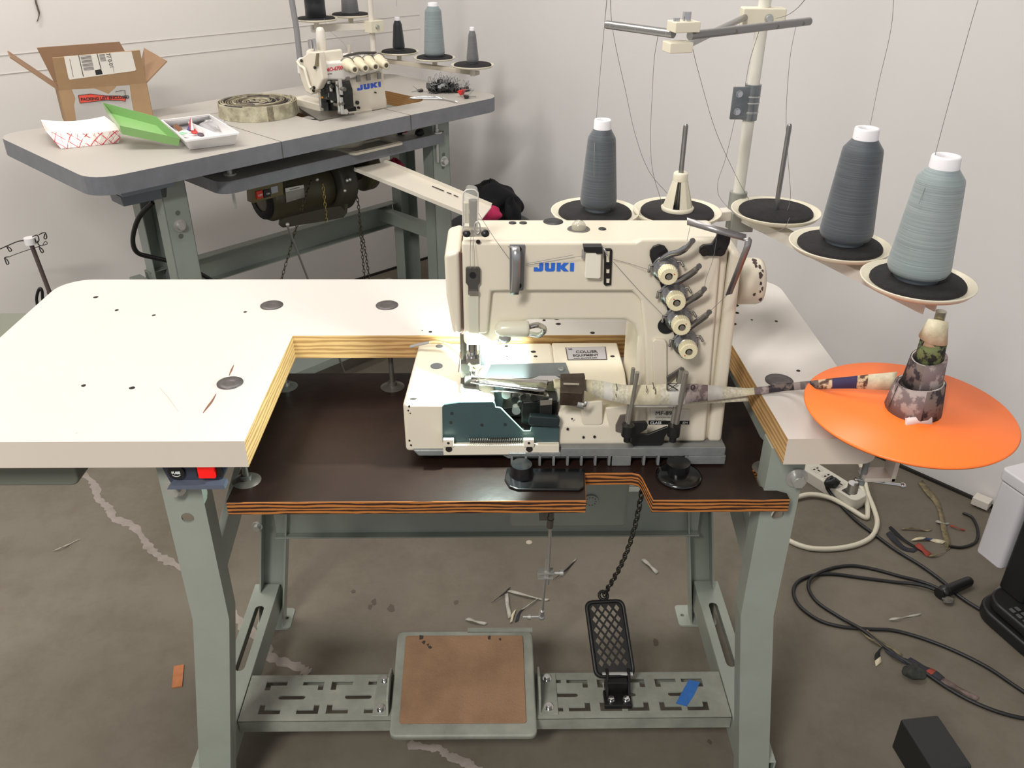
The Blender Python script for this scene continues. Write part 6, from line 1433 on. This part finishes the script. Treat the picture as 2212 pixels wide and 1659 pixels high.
# ------------------------------------------------------------------ cardboard box (world frame)
setxf(None)
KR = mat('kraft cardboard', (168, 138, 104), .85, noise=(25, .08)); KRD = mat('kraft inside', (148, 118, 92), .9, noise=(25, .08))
def vplane(u, v, Q, N):
    d = FW + RT*((u-1106)/FP) - UP*((v-829.5)/FP); return CAM+d*((V(Q)-CAM).dot(N)/d.dot(N))
BR_ = P(331, 256, 'z', Z2); zt_b = Z2+hgt(BR_, 0, 179)
TR_ = P(313, 179, 'z', zt_b); TL_ = P(127, 195, 'z', zt_b); TR_ = V((BR_.x, BR_.y, zt_b)); dirx = (TL_-TR_); Wb = .165; 
Wb = dirx.length; dirx.normalize(); back = V((-dirx.y, dirx.x, 0)); back = back if back.y > 0 else -back
BLt = P(87, 167, 'z', zt_b); Db = abs((BLt-TL_).dot(back)); Db = min(Db, .12)
hb = zt_b-Z2
bx = thing('cardboard_box', 'open brown cardboard shipping box at the left back of the grey table', 'box', BR_)
c = [V((TR_.x, TR_.y, Z2)), V((TR_.x, TR_.y, Z2))+dirx*Wb]; c += [c[1]+back*Db, c[0]+back*Db]
b = MB(); tk = .003
for i in range(4):
    j = (i+1) % 4; b.bar(c[i]+V((0, 0, hb/2)), c[j]+V((0, 0, hb/2)), tk, hb)
cm = sum(c, V((0, 0, 0)))/4
vs = [p+V((0, 0, .001)) for p in c]; b.add(vs+[p+V((0, 0, .003)) for p in c], [(3, 2, 1, 0), (4, 5, 6, 7), (0, 1, 2, 3)][:2])
BB = b.build('box_body', KR, bx)
def sheet(pts, nm, mt, par, th=.003):
    n = (pts[1]-pts[0]).cross(pts[-1]-pts[0]).normalized()*th/2; k = len(pts); b = MB()
    b.add([p+n for p in pts]+[p-n for p in pts], [tuple(range(k)), tuple(range(k, 2*k))[::-1]]+[(i, k+i, k+(i+1) % k, (i+1) % k)[::-1] for i in range(k)]); return b.build(nm, mt, par)
top4 = [V((p.x, p.y, zt_b)) for p in c]
Nf = back
fa, fb = vplane(302, 108, top4[0]-back*.004, (back+V((0, 0, .25))).normalized()), vplane(113, 125, top4[1]-back*.004, (back+V((0, 0, .25))).normalized())
FFl = sheet([top4[0], top4[1], fb, fa], 'box_flap', KR, bx)
ba, bb_ = vplane(258, 90, top4[3], back), vplane(79, 103, top4[2], back); sheet([top4[3], ba, bb_, top4[2]], 'box_flap', KRD, bx)
ra_, rb2 = vplane(361, 132, top4[0], back), vplane(312, 104, top4[3], back); sheet([top4[0], ra_, rb2, top4[3]], 'box_flap', KRD, bx)
la_ = vplane(22, 124, top4[1], back); lb_ = la_+back*Db*.9; sheet([top4[1], top4[2], lb_, la_], 'box_flap', KRD, bx)
# shipping label on the front flap
u_ = (fa-fb).normalized(); nF = (fb-top4[1]).cross(u_).normalized(); nF = nF if nF.dot(CAM-fa) > 0 else -nF; w_ = nF.cross(u_).normalized()
w_ = w_ if w_.z > 0 else -w_
def onf(u, v, e=.0022): return vplane(u, v, fb+nF*e, nF)
LBL = mat('label paper', (238, 234, 226), .5); BAR_ = mat('barcode grey', (130, 124, 126), .6); BK2 = mat('label black', (34, 34, 36), .6)
def lq(pts, mt, nm, e, par): return sheet([onf(u, v, e) for u, v in pts], nm, mt, par, .0003)
LB = lq([(138, 122), (284, 111), (294, 150), (291, 153), (151, 172), (148, 169)], LBL, 'shipping_label', .0022, FFl)
for k in range(13):
    v = 120+k*2.6; a = (v-118)/36*9; lq([(173+a, v+.6), (196+a*.9, v-1.6), (196+a*.9, v-1.6+(1.6 if k % 3 else .8)), (173+a, v+.6+(1.6 if k % 3 else .8))], BAR_, 'barcode_line', .0026, LB)
for k in range(6):
    v = 118+k*2.6; a = (v-118)/36*9; lq([(214+a, v), (226+a, v-1), (226+a, v+.5), (214+a, v+1.4)], BAR_, 'barcode_line', .0026, LB)
lq([(169, 119), (170.5, 119), (181, 165.5), (179.5, 165.7)], BK2, 'label_rule', .0026, LB); lq([(209, 116), (210.5, 116), (219, 149.5), (217.5, 149.7)], BK2, 'label_rule', .0026, LB)
lq([(205, 151.5), (218.5, 149.5), (222, 160), (207.5, 162.5)], BK2, 'label_block', .0026, LB); lq([(238, 114), (238.7, 114), (247, 157), (246.3, 157)], BAR_, 'label_rule', .0026, LB)
lq([(150, 128), (151.2, 128), (159, 166), (157.8, 166)], BAR_, 'label_rule', .0026, LB)
p0 = onf(228.5, 115.5, .0026); p1 = onf(236.5, 143, .0026); tU = (p1-p0).normalized(); text('77 0-01', p0, tU, nF.cross(tU), .0090, BK2, LB, depth=.0002)
# packing list pouch on the front wall
nW = -back; 
def onw(u, v, e=.003): return vplane(u, v, c[0]+nW*(tk/2+e), nW)
PCH = mat('clear pouch', (216, 214, 212), .15, alpha=.55, coat=.8)
PO = sheet([onw(u, v, .0008) for u, v in [(155, 193), (205, 191), (222, 198), (234, 203), (249, 190), (252, 186), (280, 184), (284, 215), (292, 258), (166, 268), (160, 228), (163, 213)][::-1]], 'pouch', PCH, bx, .0008)
sheet([onw(u, v, .002) for u, v in [(169, 206), (196, 203), (229, 207), (258, 207), (273, 211), (271, 219), (262, 217), (230, 216), (173, 223)][::-1]], 'red_band', mat('orange red print', (222, 84, 66), .45), PO, .0005)
for ln in ([(169, 206), (196, 203), (229, 207), (258, 207), (273, 211)], [(173, 223), (230, 216), (262, 217), (271, 219)], [(169, 206), (173, 223)], [(249, 199), (258, 196), (270, 195), (271, 218)]):
    MB().tube([onw(u, v, .0026) for u, v in ln], .0006, 5).build('band_border', BK2, PO)
p0 = onw(175, 217.5, .0027); p1 = onw(262, 213, .0027); tU = (p1-p0).normalized(); text('PACKING LIST ENCLOSED', p0, tU, nW.cross(tU) if nW.cross(tU).z > 0 else -nW.cross(tU), .0070, BK2, PO, depth=.0002, bold=.0003)
# ------------------------------------------------------------------ cloth heap in a bin by the right wall
bw = P(1060, 470, 'y', 1.86)
bn = MB(); bn.lathe([(0, .002), (.10, .002), (.13, bw.z-.02), (.135, bw.z-.02), (.105, 0), (0, 0)], (bw.x, bw.y, 0), n=32)
bt_ = tag(bn.build('waste_bin', mat('grey bin', (96, 98, 100), .5)), 'grey waste bin behind the sewing machine with black cloth heaped in it', 'bin')
BCL = mat('black jersey', (15, 15, 20), .9, noise=(20, .4))
clump('black_cloth', BCL, 'rumpled black cloth heaped in the corner behind the machine', 'cloth', P(1058, 438, 'y', 1.86), .095, seed=21, sz=(1.0, .7, .72), n=9)
clump('black_cloth', BCL, 'smaller black cloth fold with a grey fringe right of the big heap', 'cloth', P(1108, 458, 'y', 1.80), .042, seed=22, sz=(.7, .7, 1.1))
clump('cloth_scrap', mat('pink cloth', (200, 40, 92), .85, noise=(40, .4)), 'bright pink cloth peeping out beneath the end of the cream chute', 'cloth', P(1056, 462, 'y', 1.70), .032, seed=23, sz=(1.3, .7, .8))
clump('cloth_scrap', PINK, 'dark crimson rag hanging where the chute leaves the grey table', 'cloth', P(852, 358, 'y', 1.62), .022, seed=24, sz=(1.2, .7, .9))
# ------------------------------------------------------------------ things on the floor
def F(u, v, z=0.0): return P(u, v, 'z', z)
WPC = mat('off white plastic', (206, 202, 190), .45); CBL = mat('black cable', (22, 22, 24), .45); CBW = mat('ivory cable', (214, 208, 188), .45)
# power strip
a_, c_ = F(1712, 985, .03), F(1862, 1078, .03); d_ = (c_-a_).normalized(); s_ = V((-d_.y, d_.x, 0)); L_ = (c_-a_).length
ps = thing('power_strip', 'off-white power strip on the floor under the right end of the table', 'power strip', (a_+c_)/2-V((0, 0, .03)))
MB().prism(rrect(0, -.027, L_, .027, .016), -.030, .004, a_, d_, s_).build('strip_housing', WPC, ps, bevel=.003)
for k, u in enumerate((1757, 1778, 1798)):
    t = .36+.16*k; p = a_+d_*L_*t+V((0, 0, .0041))
    b = MB(); b.prism(rrect(-.012, -.014, .012, .014, .004), 0, .0006, p, d_, s_); SK = b.build('socket', mat('socket face', (196, 192, 180), .5), ps)
    for dx, dy, w_, h_ in ((-.003, .006, .002, .007), (-.003, -.006, .002, .007), (.007, 0, .004, .004)): MB().prism(rrect(dx-w_, dy-h_*.5, dx+w_, dy+h_*.5, .001), .0006, .001, p, d_, s_).build('socket_hole', HOLE, SK)
p = a_+d_*L_*.84+V((0, 0, .0042)); b = MB(); b.prism(rrect(-.012, -.020, .012, .016, .002), 0, .0012, p, d_, s_); PH = b.build('jack_panel', mat('dark jack panel', (60, 56, 50), .5), ps)
for k in (-.013, 0, .012): MB().prism(rrect(-.005, k-.004, .005, k+.004, .001), .0012, .002, p, d_, s_).build('jack', BLACK, PH)
pl_ = F(1797, 1042, .045); PLG = clump('plug', CBL, 'black plug pushed into the off-white power strip', 'plug', pl_, .017, seed=31, sz=(1.1, .9, .9), n=3)
def cable(pts, r, mt, label, nm='power_cable'):
    tag(MB().tube(pts, r, 8, sm=7).build(nm, mt), label, 'cable')
cable([F(1784, 1046, .04), F(1790, 1060, .02), F(1815, 1090, .006), F(1850, 1125, .005), F(1890, 1155, .005), F(1935, 1188, .005), F(1990, 1222, .005), F(2035, 1255, .005), F(2075, 1290, .005), F(2130, 1325, .005), F(2170, 1352, .005), F(2230, 1385, .005), F(2300, 1420, .005)], .0042, CBL, 'black cable running from the power strip diagonally towards the heater')
cable([F(2048, 1280, .008), F(1995, 1258, .004), F(1945, 1245, .004), F(1890, 1230, .004), F(1840, 1222, .004), F(1795, 1228, .004), F(1757, 1245, .010), F(1746, 1268, .004), F(1765, 1300, .004), F(1812, 1332, .004), F(1865, 1362, .010), F(1900, 1390, .004), F(1940, 1418, .004), F(1990, 1448, .004), F(2050, 1488, .004), F(2110, 1520, .004), F(2180, 1545, .004), F(2260, 1560, .004)], .0038, CBL, 'black cable loop whose near end runs off at the lower right')
cable([F(2046, 1284, .010), F(1990, 1264, .010), F(1930, 1257, .004), F(1860, 1248, .004), F(1800, 1240, .004), F(1755, 1243, .004), F(1722, 1258, .004), F(1714, 1283, .004), F(1730, 1312, .004), F(1770, 1340, .004), F(1820, 1354, .004), F(1880, 1359, .004), F(1930, 1362, .004), F(1990, 1378, .004), F(2060, 1405, .004), F(2130, 1440, .004), F(2190, 1480, .004), F(2250, 1520, .004)], .0038, CBL, 'second strand of the black loop passing above the fabric strips')
b = MB(); b.cyl(F(2028, 1283, .012), F(2092, 1256, .014), .013, .011, n=16).ball(F(2092, 1256, .014), .011).ball(F(2040, 1278, .014), .015)
tag(b.build('cable_connector', BLACK), 'black plug connector where the floor cables meet near the heater', 'connector')
clump('dust_tuft', mat('grey lint', (110, 106, 98), .95, noise=(60, .5)), 'tuft of grey lint just below the black cable connector', 'lint', F(2048, 1296, .008), .010, seed=33, sz=(1.3, 1, .6))
cable([F(1858, 1000, .01), F(1866, 1030, .03), F(1874, 1065, .02), F(1888, 1100, .008), F(1895, 1130, .006), F(1884, 1158, .006), F(1855, 1175, .006), F(1815, 1184, .006), F(1775, 1186, .006), F(1740, 1182, .006), F(1700, 1165, .006), F(1660, 1130, .006), F(1680, 1090, .006), F(1722, 1074, .010), F(1755, 1068, .012), F(1795, 1076, .012), F(1835, 1098, .008), F(1868, 1118, .006), F(1874, 1112, .006), F(1872, 1085, .012), F(1858, 1045, .035)], .0062, CBW, 'thick ivory cable coiled in a loop below the power strip')
cable([F(2180, 1250, .006), F(2140, 1290, .006), F(2138, 1310, .006), F(2160, 1345, .006), F(2190, 1372, .006), F(2230, 1390, .006)], .0040, mat('grey cable', (120, 112, 104), .5), 'grey cable curving around the foot of the heater')
cable([F(2080, 1108, .006), F(2100, 1118, .006), F(2112, 1145, .004), F(2108, 1170, .004), F(2080, 1182, .004), F(2050, 1180, .004)], .0034, CBL, 'short dark cord curving right of the fabric scraps')
# scraps of tape on the floor
def scrap(pts, w, mts, label, seg=None, z=.002):
    n = len(pts); q = [F(u, v, z+.003*math.sin(i*1.9)+.002) for i, (u, v) in enumerate(pts)]
    tag(MB().ribbon(q, lambda t: V((w*math.cos(.6), w*math.sin(.6), .0015*math.sin(t*9))), .0005, mfun=(seg if seg else None), sm=4).build('tape_scrap', mts), label, 'fabric scrap')
GTN = mat('grimy tan scrap', (140, 128, 98), .9, noise=(60, .5), c2=(86, 78, 58)); DKS = mat('dark grey scrap', (50, 50, 58), .9, noise=(40, .4)); BLS = mat('denim scrap', (48, 56, 92), .9); RDS = mat('brick red scrap', (150, 62, 50), .9); WTS = mat('dusty clear scrap', (176, 172, 160), .6, noise=(80, .3))
scrap([(1988, 1040), (2005, 1062), (2024, 1085), (2033, 1110), (2038, 1140), (2045, 1165), (2048, 1185)], .010, [GTN], 'long tan tape strip lying beside the wall foot')
scrap([(1918, 1150), (1935, 1168), (1955, 1185), (1978, 1190)], .008, [DKS], 'dark twisted scrap at the left of the scrap pile')
scrap([(1922, 1138), (1945, 1160), (1975, 1180), (2000, 1192)], .005, [BLACKM], 'thin black scrap crossing the scrap pile')
scrap([(1948, 1142), (1975, 1141), (2000, 1146), (2012, 1145)], .004, [GTN], 'narrow patterned scrap above the scrap pile')
scrap([(1972, 1165), (1992, 1163), (2012, 1166), (2040, 1172)], .007, [TAN, BLS], 'tan scrap with a blue patch in the scrap pile', lambda t: 1 if .35 < t < .6 else 0)
scrap([(1980, 1175), (1995, 1188), (2008, 1200)], .008, [RDS], 'brick red scrap in the scrap pile')
scrap([(2008, 1200), (2025, 1198), (2045, 1190), (2055, 1178)], .006, [GTN], 'curled olive scrap at the lower right of the scrap pile')
scrap([(2022, 1125), (2036, 1130), (2050, 1132)], .004, [WTS], 'pale scrap laid across the tan strip')
scrap([(2052, 1135), (2068, 1140), (2084, 1146)], .002, [RDS], 'thin red thread scrap right of the tan strip')
scrap([(1866, 1362), (1885, 1378), (1915, 1398), (1945, 1418)], .008, [GTN], 'tan twisted strip under the black cable on the right')
scrap([(1905, 1398), (1895, 1412), (1898, 1435)], .009, [BLACKM, TAN], 'black fold with a pale end below the tan strip', lambda t: 1 if t > .65 else 0)
scrap([(1915, 1402), (1940, 1420), (1965, 1432)], .007, [DKS], 'dark strip continuing from the tan strip')
scrap([(1960, 1425), (1985, 1440), (2010, 1450), (2035, 1470)], .010, [DKS, BLS, RDS], 'dark tangled scrap under the black cable', lambda t: 2 if .55 < t < .7 else 0)
scrap([(2035, 1468), (2060, 1482), (2085, 1495), (2112, 1510)], .006, [mat('brown white scrap', (128, 110, 104), .9, noise=(60, .6))], 'brown and white scrap tail along the lower black cable')
clump('dust_tuft', mat('dark lint', (60, 62, 56), .95, noise=(60, .5)), 'ball of dark lint among the strips at lower right', 'lint', F(1975, 1452, .012), .018, seed=35, sz=(1.2, 1, .6))
scrap([(1922, 1337), (1940, 1336), (1958, 1332), (1988, 1327)], .004, [WTS], 'thin silvery scrap inside the black cable loop')
scrap([(118, 1188), (135, 1182), (152, 1174), (170, 1166)], .004, [WTS], 'pale narrow scrap on the floor at the far left')
scrap([(1197, 1250), (1215, 1238), (1232, 1222), (1243, 1208)], .0045, [BLACKM, WTS], 'dark thread scrap with a pale tip beside the steel rod', lambda t: 1 if t > .75 else 0)
scrap([(1388, 1208), (1405, 1222), (1420, 1238)], .004, [WTS], 'pale scrap on the floor right of the chain')
scrap([(1064, 1300), (1085, 1285), (1100, 1270)], .004, [DKS], 'dark scrap at the left of the criss-cross pile')
scrap([(1098, 1276), (1130, 1284), (1168, 1294), (1185, 1296)], .0035, [WTS], 'long pale scrap across the top of the criss-cross pile')
scrap([(1094, 1282), (1096, 1305), (1102, 1334)], .0045, [WTS], 'upright pale scrap in the criss-cross pile')
scrap([(1162, 1293), (1140, 1308), (1122, 1324), (1116, 1342)], .0045, [DKS, WTS], 'slanted dark scrap in the criss-cross pile', lambda t: 1 if t < .5 else 0)
scrap([(1008, 1336), (1025, 1341), (1050, 1348)], .004, [WTS], 'pale scrap right behind the treadle')
scrap([(1104, 1344), (1108, 1328), (1112, 1318)], .0035, [TAN], 'short cream scrap stub behind the treadle')
MB_ = MB().lathe([(0, 0), (.0075, 0), (.0075, .0012), (0, .0014)], F(1143, 1172), n=24); tag(MB_.build('paper_dot', mat('pale disc', (196, 184, 166), .6)), 'small pale round disc lying on the floor under the board', 'disc')
q_ = [F(376, 1441), F(398, 1437), F(394, 1484), F(372, 1487)]; b = MB(); b.add(q_+[p+V((0, 0, .003)) for p in q_], [(3, 2, 1, 0)[::1], (4, 5, 6, 7), (0, 1, 5, 4), (1, 2, 6, 5), (2, 3, 7, 6), (3, 0, 4, 7)]); tag(b.build('cork_piece', mat('orange cork', (176, 112, 70), .85, noise=(60, .2))), 'small orange-brown cork rectangle on the floor left of the table leg', 'cork')
q_ = [P(1488, 1468, 'z', zt+.001), P(1512, 1473, 'z', zt+.001), P(1500, 1500, 'z', zt+.001), P(1484, 1525, 'z', zt+.001), P(1460, 1519, 'z', zt+.001), P(1472, 1497, 'z', zt+.001)]
b = MB(); b.prism([(p.x, p.y) for p in q_], 0, .0008, (0, 0, zt), (1, 0, 0), (0, 1, 0)); tag(b.build('masking_tape', mat('blue masking tape', (42, 104, 178), .6, noise=(80, .15))), 'piece of blue masking tape stuck on the slotted beam right of the pedal', 'tape')
q_ = [F(1925, 1612, .07), F(1994, 1604, .07), F(2016, 1664, .07), F(1918, 1664, .07)]; lo_ = [F(1908, 1640), F(1922, 1690), F(2020, 1690)]
c_ = (q_[0]+q_[1])/2; b = MB(); w0 = (q_[1]-q_[0]).length; d0 = (q_[1]-q_[0]).normalized(); b_ = V((d0.y, -d0.x, 0))
b.prism(rrect(0, 0, w0*1.15, .10, .004), -.069, 0, q_[0], d0, -V((-b_.x, -b_.y, 0))*1.0 if False else b_)
tag(b.build('black_box', mat('black crate plastic', (30, 32, 32), .5), bevel=.003), 'black plastic box cut off by the bottom edge of the picture', 'box')
# tower heater at the right edge
HT_ = mat('grey white housing', (206, 204, 208), .35); HTD = mat('heater black', (26, 26, 27), .4)
hb_ = F(2200, 1292, .03)
ht = thing('air_purifier', 'white and black tower appliance standing at the right edge of the floor', 'appliance', (hb_.x+.03, hb_.y, 0))
zb_ = .10
k0, k1 = P(2106, 1190, 'z', zb_), P(2158, 1232, 'z', zb_); dk = (k1-k0).normalized(); pk2 = V((-dk.y, dk.x, 0)); pk2 = pk2 if pk2.y > 0 else -pk2
wk = (k1-k0).length; ztop = hgt(V((k0.x, k0.y, 0)), 0, 1010)
b = MB(); b.prism(rrect(0, 0, wk, .17, .010), zb_, ztop-.03, V((k0.x, k0.y, 0)), dk, pk2); b.build('left_housing', HT_, ht, bevel=.004)
b = MB(); b.prism(rrect(-.003, -.003, wk+.16, .175, .010), ztop-.028, ztop, V((k0.x, k0.y, 0)), dk, pk2); b.build('top_cap', HT_, ht, bevel=.004)
b = MB(); b.prism(rrect(wk+.001, .012, wk+.062, .16, .008), .055, ztop-.03, V((k0.x, k0.y, 0)), dk, pk2); b.build('centre_column', HTD, ht, bevel=.003)
b = MB(); b.prism(rrect(wk+.063, .0, wk+.16, .17, .010), zb_, ztop-.03, V((k0.x, k0.y, 0)), dk, pk2); b.build('right_housing', HT_, ht, bevel=.004)
c_ = V((k0.x, k0.y, 0))+dk*(wk+.04)+pk2*.03
b = MB(); b.prism(rrect(-.045, -.075, .14, .12, .05, 8), 0, .030, c_, dk, pk2); BSE = b.build('base_plate', HTD, ht, bevel=.006)
b = MB(); b.prism(rrect(-.035, -.065, .13, .105, .045, 8), .032, .055, c_, dk, pk2); b.build('base_step', HTD, ht, bevel=.006)
for i in range(3):
    for j in range(2): q0 = c_+dk*(.03+i*.017)+pk2*(-.05+j*.014)+V((0, 0, .0555)); MB().prism(rrect(-.006, -.004, .006, .004, .001), 0, .001, q0, dk, pk2).build('vent_slot', mat('grey slot rim', (84, 84, 84), .5), BSE)
tag(MB().box(F(2218, 1382, .006), (.02, .012, .010)).build('cable_tab', mat('cream tab', (196, 188, 150), .5)), 'tiny cream cable tab at the right edge by the heater foot', 'tab')
tag(MB().box(F(2128, 1098, .012)+V((0, .02, .006)), (.04, .03, .022), rz=-.8).build('wall_shim', mat('white shim', (206, 200, 190), .6), bevel=.002), 'small white block wedged at the wall foot beside the heater', 'block')
# ------------------------------------------------------------------ thread tree of a machine hidden at the left
yy = 1.35
p0, p1 = P(66, 524, 'y', yy), P(108, 634, 'y', yy); dd = (p1-p0); p2 = p0+dd*((p0.z-.02)/(p0.z-p1.z))
tt = thing('thread_tree', 'telescopic thread guide with wire hooks rising behind the left end of the white table', 'thread stand', (p2.x, p2.y, 0))
MB().cyl(p0, p1+V((0, 0, 0)), .0058, n=12).cyl(p1+V((0, 0, .006)), p2, .0075, n=12).build('telescopic_pole', mat('brown grey tube', (104, 90, 88), .4, .4), tt)
MB().cyl(p0-V((0, 0, .004)), p0+V((0, 0, .014)), .0145, n=20).build('pole_cap', WPL, tt)
MB().lathe([(0, 0), (.09, 0), (.085, .02), (.01, .024)], (p2.x, p2.y, 0), n=28).build('tree_base', BLACK, tt)
WR = mat('guide wire', (70, 64, 62), .4, .6)
def W_(pts, r=.0015): MB().tube([P(u, v, 'y', yy-.004) for u, v in pts], r, 6, sm=3).build('guide_wire', WR, tt)
W_([(-15, 544), (0, 538), (20, 529), (40, 521), (55, 520), (64, 522)]); W_([(70, 512), (78, 508), (82, 510), (84, 520), (78, 524), (76, 516)]); W_([(84, 507), (92, 503), (98, 503), (101, 512), (99, 516), (95, 514), (97, 505)])
W_([(19, 555), (45, 545), (70, 537), (88, 531), (102, 527), (98, 521), (92, 530)], .001); W_([(14, 531), (22, 536), (25, 541), (21, 543), (17, 537), (14, 531)]); W_([(84, 533), (90, 537), (94, 543), (91, 546), (87, 541), (85, 534)]); W_([(10, 557), (16, 562), (19, 569), (15, 571), (12, 564), (10, 557), (16, 555), (19, 555)])
W_([(80, 520), (83, 528), (88, 531)])
tag(MB().tube([P(81, 660, 'y', yy), P(79, 645, 'y', yy), P(82, 630, 'y', yy), P(87, 623, 'y', yy), P(91, 630, 'y', yy), P(92, 645, 'y', yy), P(96, 680, 'y', yy)], .0042, 8, sm=6).build('cable_loop', CBL), 'black cord loop standing up behind the left edge of the white table', 'cable')
# cord end hanging on the left wall
def onl_(u, v, e=.006): return on_left(u, v)-nL*e
tag(MB().ribbon([onl_(72, -30), onl_(75, 0), onl_(80, 18), onl_(83, 30), onl_(79, 46)], (.0015, .0015, .0015), .0008, sm=4).build('hanging_cord', mat('dull cord', (96, 86, 80), .8)), 'short frayed cord end hanging on the wall at the top left', 'cord')
# ------------------------------------------------------------------ light
def area(name, loc, size, power, col=(1, .95, .88), rot=(0, 0, 0)):
    l = bpy.data.lights.new(name, 'AREA'); l.shape = 'RECTANGLE'; l.size, l.size_y = size; l.energy = power; l.color = col
    o = bpy.data.objects.new(name, l); COL.objects.link(o); o.location = loc; o.rotation_euler = rot; return o
area('ceiling_light', (.75, .75, 2.7), (1.2, .25), 17, (1, .968, .92), rot=(0, 0, .73))
area('ceiling_light', (-.6, .7, 2.7), (1.2, .25), 26, (1, .968, .92), rot=(0, 0, .73))
area('ceiling_light', (-.2, -1.9, 2.7), (1.2, .3), 85, (1, .968, .92), rot=(0, 0, .73))
wd = bpy.data.worlds.new('world'); sc.world = wd; wd.use_nodes = True
wd.node_tree.nodes['Background'].inputs[0].default_value = (.97, .97, 1, 1); wd.node_tree.nodes['Background'].inputs[1].default_value = .5
sc.view_settings.view_transform = 'Standard'; sc.view_settings.look = 'None'; sc.view_settings.gamma = 1; sc.view_settings.use_curve_mapping = False
sc.view_settings.exposure = 0.14
